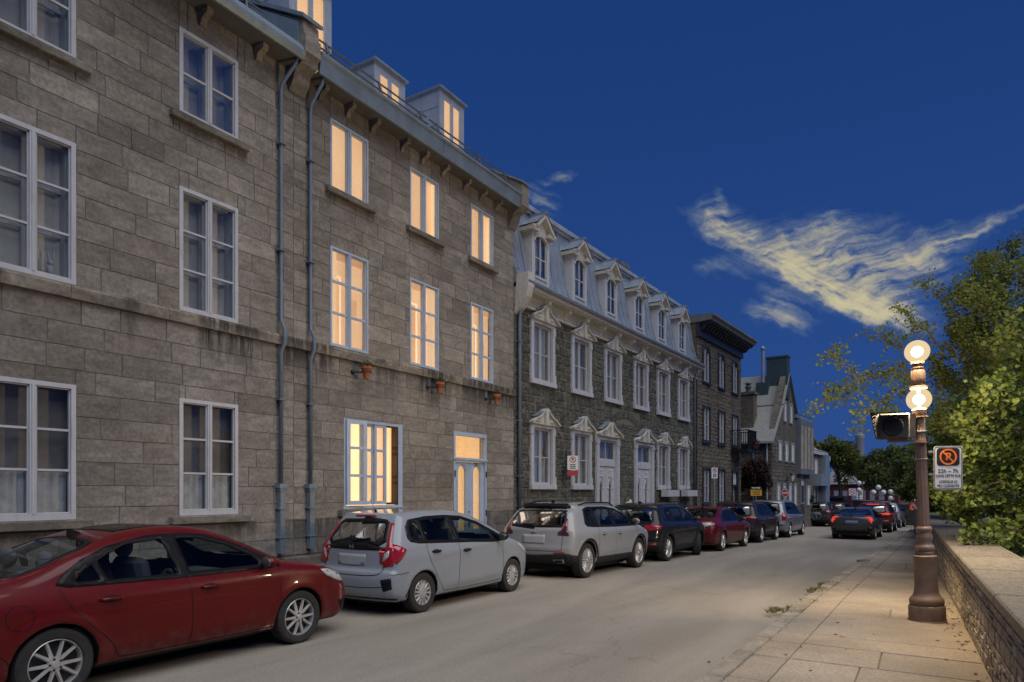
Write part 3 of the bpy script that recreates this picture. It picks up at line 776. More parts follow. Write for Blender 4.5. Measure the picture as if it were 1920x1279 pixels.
def pane_with_hole(mb, x0, x1, z0, z1, hole, y0, y1):
    """panel with an arched opening: front skin, reveal and back"""
    outer = [(x0, z0), (x1, z0), (x1, z1), (x0, z1)]; n0 = 4; pts = [Vector(p) for p in outer + hole]; m = len(hole)
    r = delaunay_2d_cdt(pts, [], [list(range(4)), list(range(4, 4 + m))[::-1]], 0, 1e-5)
    def inside(c):
        k = False
        for i in range(m):
            x_, y_ = hole[i]; u, v = hole[i - 1]
            if (y_ > c[1]) != (v > c[1]) and c[0] < (u - x_) * (c[1] - y_) / (v - y_) + x_: k = not k
        return k
    tri = [f for f in r[2] if not inside(sum((r[0][i] for i in f), Vector((0, 0))) / len(f))]
    n = len(r[0])
    mb.add([(p.x, y0, p.y) for p in r[0]] + [(p.x, y1, p.y) for p in r[0]], [tuple(f) for f in tri] + [tuple(i + n for i in f[::-1]) for f in tri])
    mb.add([(p[0], y0, p[1]) for p in hole] + [(p[0], y1, p[1]) for p in hole], [(i, (i + 1) % m, (i + 1) % m + m, i + m) for i in range(m)])
    mb.add([(p[0], y0, p[1]) for p in outer] + [(p[0], y1, p[1]) for p in outer], [(i, (i + 1) % 4, (i + 1) % 4 + 4, i + 4) for i in range(4)])
for (q0, q1) in ((a + .065, cx - .004), (cx + .004, b_ - .065)):
    mb = MB(); w = q1 - q0; h0, h1 = q0 + .14, q1 - .14
    hole = arch_pts(h0, h1, .95, 2.26); pane_with_hole(mb, q0, q1, .13, 2.49, hole, .02, .07)
    for i in range(2, len(hole) - 1):      # moulding over the arch
        pass
    mb.tube([(h0 - .035, .018, .95)] + [((h0 + h1) / 2 + (w / 2 - .10) * cos(pi - pi * i / 10), .018, 2.27 + (w / 2 - .10) * sin(pi - pi * i / 10)) for i in range(11)] + [(h1 + .035, .018, .95)], .018, 6)
    frame_rect(mb, q0 + .08, q1 - .08, .25, .80, .03, .008, .02)
    leaf_ = mb.build('door_leaf', 'blue_frame', dr)
    pm = MB(); pm.prism(hole, 'y', .042, .048); pm.build('pane', 'lit_glass', leaf_)
for q in (a + .03, b_ - .03):
    for z_ in (.4, 1.25, 2.15): MB().box(q - .015, q + .015, -.035, -.02, z_, z_ + .14).build('hinge', 'black_iron', dr)
mb = MB(); mb.sphere((cx - .03, -.01, 1.12), .03, 10, 8); mb.box(cx - .045, cx - .015, .005, .02, 1.02, 1.2); mb.sphere((cx - .03, .01, 1.36), .018, 8, 6); mb.build('door_knob', 'black_iron', dr, smooth=True)
text_mesh('house_number', '23', .13, 'black_iron', HB, (cx + .21, -.004, 2.435), (pi / 2, 0, 0), .003)
MB().box(a - .1, b_ + .1, -.35, .3, .0, .12).build('doorstep', 'sill_stone', HB)
# eaves
mb = MB(); mb.add([(.22, 0, 8.80), (WB - .04, 0, 8.80), (WB - .04, -.36, 8.80), (.22, -.36, 8.80)], [(0, 1, 2, 3)]); mb.build('soffit', 'soffit', HB)
x = .24
for q in (3.55, WB - .06):
    mb = MB(); mb.prism([(-.33, 8.785), (-.37, 8.785), (-.40, 9.05), (-.43, 9.08), (-.43, 9.13), (-.33, 9.15)], 'x', x, q); mb.build('fascia', 'verdigris', HB); x = q + .012
for px in (608, 659, 705, 761, 798, 836, 877, 907, 936):
    u = (px - 960) / 1280; Zc = 9.0 / (sin(TH) - u * cos(TH)); corbel(HB, u * Zc * sin(TH) + Zc * cos(TH) - SB, 0, -.22, 8.80, .22, .09)
roof_sheet(HB, .2, WB - .3, -.33, 9.12, 3.2, 11.0, 'zinc_white', .6)
snow_guard(HB, .25, 3.25, -.26, 9.17, (.55, 1.85, 3.05)); snow_guard(HB, 3.35, WB - .5, -.26, 9.17, (3.6, 5.1, 6.2))
mb = MB(); mb.prism([(.0, 8.35), (-.05, 8.38), (-.16, 8.56), (-.2, 8.70), (-.34, 8.76), (-.4, 8.80), (-.44, 8.85), (-.44, 9.36), (2.9, 11.25), (2.9, 9), (.0, 9)], 'x', WB - .30, WB + .02)
par = mb.build('parapet', 'ashlar', HB)
mb = MB(); mb.prism([(-.47, 9.365), (-.47, 9.42), (2.95, 11.33), (2.95, 11.27)], 'x', WB - .34, WB + .06); mb.build('parapet_cap', 'verdigris', par)
mb = MB(); mb.box(WB - .02, WB, .05, 8, 0, 9.0); mb.box(0, WB, 7.9, 8, 0, 9.5); mb.build('back_wall', 'grey_stone', HB)
def box_dormer(parent, xc, w, yf, z0, z1, d=2.6):
    """plain metal clad dormer with a pair of tall lights"""
    mb = MB(); h = w / 2
    mb.box(xc - h, xc - h + .16, yf, yf + .03, z0, z1); mb.box(xc + h - .16, xc + h, yf, yf + .03, z0, z1); mb.box(xc - h + .16, xc + h - .16, yf, yf + .03, z1 - .16, z1)
    mb.box(xc - .03, xc + .03, yf, yf + .03, z0, z1 - .16)
    mb.box(xc - h, xc - h + .02, yf + .03, yf + d, z0, z1); mb.box(xc + h - .02, xc + h, yf + .03, yf + d, z0, z1)
    o = mb.build('dormer', 'zinc_white', parent)
    mb = MB(); mb.box(xc - h - .05, xc + h + .05, yf - .07, yf + d, z1, z1 + .05); mb.build('dormer_roof', 'zinc', o)
    mb = MB(); n = 4
    for k in range(1, n):
        mb.box(xc - h - .006, xc - h, yf + .03, yf + d, z0 + (z1 - z0) * k / n - .006, z0 + (z1 - z0) * k / n + .006)
        mb.box(xc - h - .006, xc - h, yf + .55 * k - .006, yf + .55 * k + .006, z0, z1)
    mb.build('cladding_seam', 'zinc', o)
    for (q0, q1) in ((xc - h + .16, xc - .03), (xc + .03, xc + h - .16)):
        fr = MB(); frame_rect(fr, q0, q1, z0 + .1, z1 - .16, .028, yf + .005, yf + .025); fr.build('sash', 'blue_frame', o)
        MB().box(q0 + .028, q1 - .028, yf + .012, yf + .018, z0 + .12, z1 - .188).build('pane', 'lit_glass', o)
    MB().box(xc - h + .05, xc + h - .05, yf + .09, yf + .11, z0, z1 - .1).build('lit_room', 'lit_room', o)
    return o
box_dormer(HB, 8.86 - SB, 1.02, .93, 9.7, 11.45)
box_dormer(HB, 11.07 - SB, .97, .96, 9.7, 10.88); box_dormer(HB, 13.27 - SB, .98, .96, 9.7, 11.40)
downpipe(HB, 7.97 - SB, 8.80, 1.93, .86, kink=4.28, off=(.06, .30))
# terracotta pots on iron rings
def flower_pot(s, n):
    e = empty('flower_pot', (X0, SB + s, 3.88), RZ, ['terracotta pot of green herbs bracketed below the first floor window nearest the downpipes', 'terracotta pot of green herbs bracketed below the middle lit first floor window', 'terracotta pot of green herbs bracketed above the glazed double door'][n], 'flower pot', 'terracotta pots on the house front')
    y = -.24
    mb = MB(); mb.lathe([(.045, 0), (.085, .17), (.092, .17), (.105, .175), (.108, .23), (.095, .235), (.088, .21)], (0, y, 0), 20); mb.build('pot', 'terracotta', e, auto=40)
    mb = MB(); mb.tube([(0 + .094 * cos(t * pi / 8), y + .094 * sin(t * pi / 8), .125) for t in range(17)], .008, 6); mb.bar((-.02, y + .09, .125), (-.12, -.03, .125), .02); mb.sphere((-.13, -.02, .125), .045, 10, 8); mb.build('bracket', 'black_iron', e)
    rp = random.Random(n); mb = MB()
    for k in range(260):
        t = rp.uniform(0, 2 * pi); r = .12 * sqrt(rp.random()); z_ = .22 + rp.uniform(0, .12) * (1 - (r / .14) ** 2)
        c = Vector((r * cos(t), y + r * sin(t), z_)); u = Vector((rp.gauss(0, 1), rp.gauss(0, 1), rp.gauss(0, .6))).normalized() * .016; v = Vector((rp.gauss(0, 1), rp.gauss(0, 1), rp.gauss(0, .6))).normalized() * .012
        mb.cur = rp.random(); mb.add([c - u, c + v, c + u, c - v], [(0, 1, 2, 3)])
    mb.build('herbs', 'leaf_dark', e, rnd=True)['kind'] = 'stuff'
def leaf_mat(name, lo, hi, trans=.4):
    m, nt, p = newmat(name)
    at = nt.nodes.new('ShaderNodeAttribute'); at.attribute_name = 'rnd'
    c = mixc(nt, X(nt, at.outputs['Fac']), lo, hi)
    out = nt.nodes['Material Output']
    nt.links.new(c, p.inputs['Base Color']); p.inputs['Roughness'].default_value = .55; p.inputs['Specular IOR Level'].default_value = .35
    tl = nt.nodes.new('ShaderNodeBsdfTranslucent'); nt.links.new(mixc(nt, 1.0, c, (1.0, 1.05, .5), 'MULTIPLY'), tl.inputs[0])
    mx = nt.nodes.new('ShaderNodeMixShader'); mx.inputs[0].default_value = trans
    nt.links.new(p.outputs[0], mx.inputs[1]); nt.links.new(tl.outputs[0], mx.inputs[2]); nt.links.new(mx.outputs[0], out.inputs[0])
leaf_mat('leaf_dark', (.02, .045, .015), (.05, .10, .03))
leaf_mat('leaf_poplar', (.055, .085, .022), (.24, .275, .085), .4)
leaf_mat('leaf_maple', (.035, .065, .016), (.18, .23, .055), .4)
leaf_mat('leaf_far', (.045, .07, .02), (.22, .235, .075))
leaf_mat('leaf_red', (.018, .008, .010), (.075, .03, .032))
plain('bark', (.13, .105, .075), .95, var=.3, scale=10, bmp=.6)
# ------------------------------------------------------------------ thin evening cirrus, a sheet far beyond the end of the street
def vnoise(x, y, seed):
    """smooth gradient noise on arrays"""
    xi = np.floor(x).astype(np.int64); yi = np.floor(y).astype(np.int64); xf = x - xi; yf = y - yi
    u = xf * xf * xf * (xf * (xf * 6 - 15) + 10); v = yf * yf * yf * (yf * (yf * 6 - 15) + 10)
    def g(ix, iy, fx, fy):
        h = (ix * 374761393 + iy * 668265263 + seed * 1442695041) & 0xffffffff
        h = ((h ^ (h >> 13)) * 1274126177) & 0xffffffff; h = (h ^ (h >> 16)) / 4294967296.0 * 2 * np.pi
        return np.cos(h) * fx + np.sin(h) * fy
    a = g(xi, yi, xf, yf); b_ = g(xi + 1, yi, xf - 1, yf); c = g(xi, yi + 1, xf, yf - 1); d = g(xi + 1, yi + 1, xf - 1, yf - 1)
    return (a * (1 - u) + b_ * u) * (1 - v) + (c * (1 - u) + d * u) * v
def fbm(x, y, seed, oct=6, gain=.55):
    s = 0; amp = 1.0; t = 0
    for o in range(oct): s = s + amp * vnoise(x * 2 ** o, y * 2 ** o, seed + o); t += amp; amp *= gain
    return s / t * 1.6
def cirrus(A, B):
    """density over direction coordinates: A to the right, B down, in 1/1280 steps"""
    wx = fbm(A / 90, B / 90, 1, 5) * 34 + fbm(A / 22, B / 22, 5, 4) * 9; wy = fbm(A / 90, B / 90, 11, 5) * 26 + fbm(A / 22, B / 22, 15, 4) * 7
    a = A + wx; b_ = B + wy; D = np.zeros_like(A)
    for (px, py, hl, hw, ang, amp, sharp) in [
        (1440, 490, 150, 34, 30, .78, 2.2), (1590, 568, 125, 30, 24, 1.0, 2.6), (1355, 425, 60, 34, 15, .55, 1.2), (1510, 480, 85, 55, 8, .5, 1),
        (1540, 445, 85, 26, -24, .5, 1), (1600, 480, 110, 30, -10, .42, 1), (1655, 520, 120, 52, -12, .5, 1), (1660, 580, 60, 36, 10, .55, 1.4),
        (1800, 445, 150, 13, -21, .6, 1), (1745, 485, 110, 34, -15, .36, 1), (1460, 585, 62, 34, 14, .5, 1.2), (1475, 608, 45, 16, 40, .35, 1),
        (1350, 505, 50, 18, -6, .42, 1), (1012, 372, 48, 16, 44, .55, 1), (1045, 332, 30, 8, -12, .45, 1), (1912, 545, 42, 11, -22, .55, 1), (1725, 610, 60, 30, 0, .3, 1),
        (1350, 385, 13, 34, -12, .32, 1), (1775, 425, 60, 9, -20, .22, 1), (1640, 430, 60, 20, -20, .2, 1)]:
        t = math.radians(ang); u = ((a - px) * math.cos(t) + (b_ - py) * math.sin(t)) / hl; v = (-(a - px) * math.sin(t) + (b_ - py) * math.cos(t)) / hw
        v = np.where(v > 0, v * sharp, v / 1.15)
        D += amp * np.exp(-np.abs(u) ** 2.6 - np.abs(v) ** 1.8)
    c, s = math.cos(math.radians(-17)), math.sin(math.radians(-17))
    r1 = A * c + B * s; r2 = -A * s + B * c
    f1 = fbm(r1 / 130 + wx / 70, r2 / 13 + wy / 26, 31, 6, .58); f2 = fbm(a / 60, b_ / 24, 51, 6, .62)
    c2, s2 = math.cos(math.radians(24)), math.sin(math.radians(24)); q1 = A * c2 + B * s2; q2 = -A * s2 + B * c2
    f3 = fbm(q1 / 120 + wx / 60, q2 / 12 + wy / 24, 71, 6, .6); low = np.clip((B - (300 + .42 * (A - 1100))) / 60, 0, 1)
    f = .50 + .62 * (f1 * (1 - low) + f3 * low) + .42 * f2
    d = D * np.clip(f * 1.35, 0.03, 1.7)
    return .90 * (1 - np.exp(-1.75 * np.clip(d - .08, 0, 2) ** 1.2))
def make_cloud():
    NX, NY = 560, 250; Dist = 2000.0
    gx = np.linspace(960, 2060, NX); gy = np.linspace(640, 290, NY); A, B = np.meshgrid(gx, gy)
    d = cirrus(A, B)
    d *= np.clip((2050 - A) / 60, 0, 1) * np.clip((B - 292) / 20, 0, 1) * np.clip((A - 965) / 20, 0, 1)
    xc = (A - 960) / 1280 * Dist; zc = (921 - B) / 1280 * Dist
    depth = Dist + 60 * np.sin(A / 90.0)
    xc = xc * depth / Dist; zc = zc * depth / Dist
    wx = xc * cos(TH) - depth * sin(TH); wy = xc * sin(TH) + depth * cos(TH)
    co = np.stack([wx, wy, zc + 1.83], -1).reshape(-1, 3)
    idx = np.arange(NX * NY).reshape(NY, NX)
    q = np.stack([idx[:-1, :-1], idx[:-1, 1:], idx[1:, 1:], idx[1:, :-1]], -1).reshape(-1, 4)
    dd = d.reshape(-1); q = q[dd[q].max(1) > .004]
    used = np.unique(q); mp = -np.ones(NX * NY, int); mp[used] = np.arange(len(used))
    me = bpy.data.meshes.new('cloud'); me.from_pydata(co[used].tolist(), [], mp[q].tolist())
    at = me.attributes.new('cover', 'FLOAT', 'POINT'); at.data.foreach_set('value', dd[used].astype(np.float32))
    me.polygons.foreach_set('use_smooth', [True] * len(me.polygons))
    m, nt, p = newmat('cirrus'); nt.nodes.remove(p)
    o_ = nt.nodes['Material Output']; at = nt.nodes.new('ShaderNodeAttribute'); at.attribute_name = 'cover'
    dn = X(nt, at.outputs['Fac'])
    em = nt.nodes.new('ShaderNodeEmission'); nt.links.new(mixc(nt, dn.smooth(.05, .85), (.13, .17, .20), (.39, .345, .20)), em.inputs[0])
    tr = nt.nodes.new('ShaderNodeBsdfTransparent'); mx = nt.nodes.new('ShaderNodeMixShader')
    nt.links.new(dn.v, mx.inputs[0]); nt.links.new(tr.outputs[0], mx.inputs[1]); nt.links.new(em.outputs[0], mx.inputs[2]); nt.links.new(mx.outputs[0], o_.inputs[0])
    m.cycles.emission_sampling = 'NONE'
    me.materials.append(m)
    tag(link('cloud', me), kind='stuff', label='thin pale yellow streaked evening cloud in the deep blue sky', cat='cloud')
make_cloud()
# ------------------------------------------------------------------ green stone house with mansard roof
AL2 = .0215
O2 = (-9.13, 14.58)
HC = house_empty('mansard_house', O2[1], 'dark green stone house with white trim and pale metal mansard roof with six dormers', O2[0], RZ - AL2)
WC = 14.0
cen = [1.36, 3.59, 5.77, 8.05, 10.19, 12.40]
opC = [(c - .50, c + .50, 4.78, 6.30) for c in cen] + [(c - .50, c + .50, 2.0, 3.55) for c in (cen[0], cen[1], cen[4], cen[5])]
doors = [(4.62, 6.12), (7.58, 9.12)]
opC += [(a, b_, .12, 3.52) for (a, b_) in doors]
pierced_wall(0, WC, -.6, 7.0, opC, 0, .25).build('wall', 'mortar_pale', HC)
rgc = random.Random(21)
grn = block_meshes('stone', 'green_stone', 8, .45, .07, 3)
zs = [-.32, -.1, .1]
while zs[-1] < 6.55: zs.append(zs[-1] + rgc.choice([.2, .22, .25, .28]))
opS = [(c - .62, c + .62, 4.66, 6.45) for c in cen] + [(c - .62, c + .62, 1.88, 3.7) for c in (cen[0], cen[1], cen[4], cen[5])] + [(a - .1, b_ + .1, .1, 3.7) for (a, b_) in doors] + [(6.30, 7.42, .1, 1.15), (9.7, 10.7, .1, .8), (11.9, 12.9, .1, .8)]
opS.append((5.75, 8.0, 3.92, 4.55))
rects = courses(0, WC, zs, .18, .48, opS, rgc, .04, .03)
lay(HC, rects, grn, 'stone', 'green_stone', -.03, .07, .022, 300, None, rgc, .008)
# flat relieving arch of upright stones between the doors
mb = MB()
for k in range(19):
    t = k / 18; x = 5.80 + 2.1 * t; zc = 4.10 + .28 * (1 - (2 * t - 1) ** 2); an = (t - .5) * -.9
    m_ = link('arch_stone', grn[k % 8], HC); m_.location = (x - .05, -.032, zc - .13); m_.scale = (.095, .06, .27); m_.rotation_euler = (0, -an, 0)
fill = courses(5.75, 8.0, [3.92, 4.08], .2, .4, [], rgc); lay(HC, fill, grn, 'stone', 'green_stone', -.028, .06, .02, 0, None, rgc)
def hood(mb, xc, hw, z0, y0=-.14, h=.40):
    """carved pediment: ears, swept curve and keystone"""
    L_ = [(-hw - .06, 0), (-hw - .07, .05), (-hw + .02, .08), (-hw + .10, .14), (-hw * .55, .20), (-hw * .32, .29), (-hw * .17, h)]
    pts = [(xc + x, z0 + z) for (x, z) in L_] + [(xc - x, z0 + z) for (x, z) in reversed(L_)]
    mb.prism(pts, 'y', y0 + .035, .02)
    # raised moulding along the top edge and the keystone
    for i in range(len(L_) - 1):
        for s_ in (1, -1):
            p, q = L_[i], L_[i + 1]
            mb.bar((xc + s_ * p[0], y0, z0 + p[1]), (xc + s_ * q[0], y0, z0 + q[1]), .09, .04)
    mb.prism([(xc - .055, z0 - .02), (xc + .055, z0 - .02), (xc + .085, z0 + h + .03), (xc - .085, z0 + h + .03)], 'y', y0 - .045, y0 + .05)
    for s_ in (1, -1): mb.sphere((xc + s_ * hw * .55, y0 + .03, z0 + .10), .07, 10, 6, (1.3, .5, .8))
def trim_window(xc, z0, z1, hz, planter=False, cur=None):
    mb = MB(); hw = .62
    for s_ in (-1, 1):
        a, b_ = sorted((xc + s_ * .49, xc + s_ * hw)); mb.box(a, b_, -.06, .01, z0 + .12, z1 + .08)
        mb.box(*sorted((xc + s_ * .50, xc + s_ * (hw + .03))), -.075, .0, z0 + .12, z0 + .34); mb.box(*sorted((xc + s_ * .505, xc + s_ * (hw + .025))), -.072, .0, z1 - .18, z1 + .02)
        for zz_ in (z0 + .62, z0 + 1.1): mb.box(*sorted((xc + s_ * (hw - .01), xc + s_ * (hw + .02))), -.05, -.0, zz_, zz_ + .07)
    mb.box(xc - hw - .03, xc + hw + .03, -.10, .02, z0, z0 + .12); mb.box(xc - .49, xc + .49, -.05, .01, z1, z1 + .08)
    o = window(HC, xc - .50, xc + .50, z0 + .12, z1, y=.03, fw=.045, mull=.045, rows=(.49,), bar=.022, inner=False, depth=.2, room='room_wall', curtain=cur)
    mb.build('window_surround', 'white_paint', o)
    hb = MB(); hood(hb, xc, hw, z1 + .085); hb.build('window_hood', 'cream_paint', o)
    lm = MB()      # lead capping on the hood
    for s_ in (1, -1): lm.bar((xc + s_ * .55, -.10, z1 + .27), (xc + s_ * .12, -.10, z1 + .46), .16, .015)
    lm.build('lead_cap', 'zinc', o)
cu = [[(.28, .5, .0, 1., 'curtain'), (.75, 1., 0., 1., 'net_curtain')], [(.3, .48, .0, 1., 'curtain'), (.55, .95, 0., .5, 'net_curtain')], [(.0, .46, .0, 1., 'net_curtain'), (.75, 1., 0., 1., 'curtain')], [(.1, .9, .0, 1., 'curtain')], [(.54, 1., .0, 1., 'curtain')], [(0, 1., .0, 1., 'curtain')]]
for i, c in enumerate(cen): trim_window(c, 4.66, 6.28, 6.36, cur=cu[i])
for i in (0, 1, 4, 5): trim_window(cen[i], 1.88, 3.52, 3.6, cur=cu[(i * 2 + 1) % 6])
def gothic_door(a, b_):
    xc = (a + b_) / 2; hw = (b_ - a) / 2; mb = MB()
    for s_ in (-1, 1):
        mb.box(*sorted((xc + s_ * (hw - .10), xc + s_ * (hw + .08))), -.07, .06, .12, 3.52); mb.box(*sorted((xc + s_ * (hw - .12), xc + s_ * (hw + .11))), -.09, .0, .12, .5)
        mb.box(*sorted((xc + s_ * (hw - .11), xc + s_ * (hw + .10))), -.085, .0, 3.3, 3.54)
    mb.box(xc - hw + .1, xc + hw - .1, -.05, .06, 3.44, 3.54); mb.box(xc - hw + .1, xc + hw - .1, .02, .12, 2.62, 2.80)
    frame_rect(mb, xc - hw + .10, xc + hw - .10, 2.80, 3.44, .06, .04, .1); mb.box(xc - .02, xc + .02, .05, .09, 2.86, 3.38)
    o = mb.build('door_frame', 'white_paint', HC)
    for (q0, q1) in ((xc - hw + .16, xc - .02), (xc + .02, xc + hw - .16)): MB().box(q0, q1, .065, .072, 2.86, 3.38).build('transom_pane', 'window_glass', o)
    MB().box(xc - hw + .1, xc + hw - .1, .24, .25, .12, 3.44).build('room', 'room_wall', o)
    hb = MB(); hood(hb, xc, hw + .02, 3.55, -.16, .42); hb.build('door_hood', 'cream_paint', o)
    lm = MB()
    for s_ in (1, -1): lm.bar((xc + s_ * .7, -.10, 3.75), (xc + s_ * .14, -.10, 4.03), .18, .015)
    lm.build('lead_cap', 'zinc', o)
    for s_ in (-1, 1):
        q0, q1 = sorted((xc, xc + s_ * (hw - .10))); q0 += .004; q1 -= .004
        lf = MB(); w = q1 - q0; c = (q0 + q1) / 2; hwd = .085
        hole = [(c - hwd, .62), (c + hwd, .62), (c + hwd, 1.95)] + [(c + hwd * (1 - t), 1.95 + .20 * sin(t * pi / 2)) for t in (.33, .66)] + [(c, 2.2)] + [(c - hwd * (1 - t), 1.95 + .20 * sin(t * pi / 2)) for t in (.66, .33)] + [(c - hwd, 1.95)]
        pane_with_hole(lf, q0, q1, .13, 2.61, hole, .05, .10)
        for ss_ in (-1, 1):   # ogee mouldings with crockets and bosses
            lf.tube([(c + ss_ * (hwd + .05), .045, .62), (c + ss_ * (hwd + .05), .045, 1.95), (c + ss_ * (hwd + .02), .04, 2.13), (c + ss_ * .03, .035, 2.3), (c, .035, 2.46)], .02, 6)
            lf.sphere((c + ss_ * (hwd + .06), .035, 1.92), .035, 8, 6); lf.sphere((c + ss_ * .07, .03, 2.30), .035, 8, 6)
        lf.sphere((c, .03, 2.48), .04, 8, 6); lf.sphere((c, .03, 2.40), .028, 8, 6); frame_rect(lf, q0 + .08, q1 - .08, .22, .52, .03, .035, .05)
        l_ = lf.build('door_leaf', 'white_paint', o)
        pm = MB(); pm.prism(hole, 'y', .07, .075); pm.build('pane', 'window_glass', l_)
    MB().box(a - .12, b_ + .12, -.3, .2, 0, .12).build('doorstep', 'sill_stone', o)
for (a, b_) in doors: gothic_door(a, b_)
# carved hoods of the basement windows, low on the wall
for (xc, z, w) in ((6.86, 1.05, .5), (10.2, .68, .42), (12.4, .68, .42)):
    mb = MB(); hood(mb, xc, w, z, -.12, .42); mb.sphere((xc, -.15, z + .30), .13, 10, 8, (1, .5, 1.6)); mb.sphere((xc - w * .7, -.12, z + .12), .1, 8, 6); mb.sphere((xc + w * .7, -.12, z + .12), .1, 8, 6)
    o = mb.build('basement_hood', 'cream_paint', HC)
    fb = MB(); frame_rect(fb, xc - w, xc + w, .14, z, .08, -.05, .02); fb.build('basement_frame', 'white_paint', o); MB().box(xc - w + .08, xc + w - .08, .0, .01, .2, z - .08).build('pane', 'window_glass', o)
# cornice: frieze panels, brackets, gutter
mb = MB(); mb.box(-.0, WC, -.05, .05, 6.56, 6.98); mb.box(0, WC, -.085, -.05, 6.56, 6.62); mb.box(0, WC, -.30, -.05, 6.90, 6.98); mb.box(0, WC, -.36, -.28, 6.94, 7.03); mb.build('cornice', 'cream_paint', HC)
x = .25; k = 0
while x < WC:
    corbel(HC, x, -.05, -.27, 6.90, .27, .13, 'cream_paint')
    if x + 1.12 < WC:
        mb = MB(); frame_rect(mb, x + .14, x + .98, 6.66, 6.86, .03, -.068, -.05); mb.build('frieze_panel', 'cream_paint', HC)
    x += 1.12
mb = MB(); mb.prism([(-.36, 7.035), (-.44, 7.035), (-.46, 7.09), (-.44, 7.11), (-.34, 7.11)], 'x', -.02, WC); mb.build('gutter', 'zinc', HC)
# mansard: concave lower slope in sheets with standing seams
prof = [(-.34, 7.10), (-.10, 7.22), (.06, 7.45), (.16, 7.8), (.25, 8.3), (.33, 8.8), (.42, 9.35)]
mb = MB(); vs = []
for (y, z) in prof: vs += [(0.02, y, z), (WC - .1, y, z)]
mb.add(vs, [(2 * i, 2 * i + 1, 2 * i + 3, 2 * i + 2) for i in range(len(prof) - 1)])
mr = mb.build('mansard_roof', 'zinc', HC, smooth=True)
mb = MB(); mb.box(0.02, WC - .05, .36, .50, 9.35, 9.43); mb.box(.02, WC - .05, .30, .50, 9.43, 9.55); mb.build('roof_trim', 'zinc_white', mr)
mb = MB(); mb.add([(.02, .5, 9.5), (WC, .5, 9.5), (WC, 4, 10.1), (.02, 4, 10.1), (.02, 8, 7), (WC, 8, 7)], [(0, 1, 2, 3), (3, 2, 5, 4)]); mb.box(0, WC, 7.9, 8, 0, 7); mb.build('upper_roof', 'roof_slate', mr)
mb = MB(); mb.bar((0.4, .62, 9.72), (6.9, .62, 9.72), .05, .07); 
for x in (.6, 2.1, 3.6, 5.1, 6.6): mb.bar((x, .62, 9.5), (x, .62, 9.70), .03)
mb.build('roof_rail', 'cream_paint', mr)
k = .3
while k < WC - .2:
    if all(abs(k - c) > .62 for c in cen):
        mb = MB()
        for i in range(len(prof) - 1): mb.bar((k, prof[i][0] - .015, prof[i][1]), (k, prof[i + 1][0] - .015, prof[i + 1][1]), .03, .04)
        mb.build('roof_seam', 'zinc', mr)
    k += .37
pass
for xe in (-.02, WC - .12):   # fire wall ends clad in metal
    mb = MB(); mb.prism([(y - .1, z) for (y, z) in prof] + [(.5, 9.6), (3, 9.8), (3, 7)], 'x', xe, xe + .16); mb.build('gable_wall', 'zinc', HC)
    for i in range(1, len(prof) - 1): mb = MB(); mb.box(xe - .008, xe + .168, prof[i][0] - .12, prof[i][0] + .0, prof[i][1] - .008, prof[i][1] + .008); mb.build('cladding_seam', 'zinc', HC)
mb = MB(); mb.prism([(-.02, 6.3), (-.2, 6.45), (-.38, 6.7), (-.44, 6.95), (-.44, 7.3), (-.1, 7.3)], 'x', -.03, .22); mb.build('kneeler', 'cream_paint', HC)
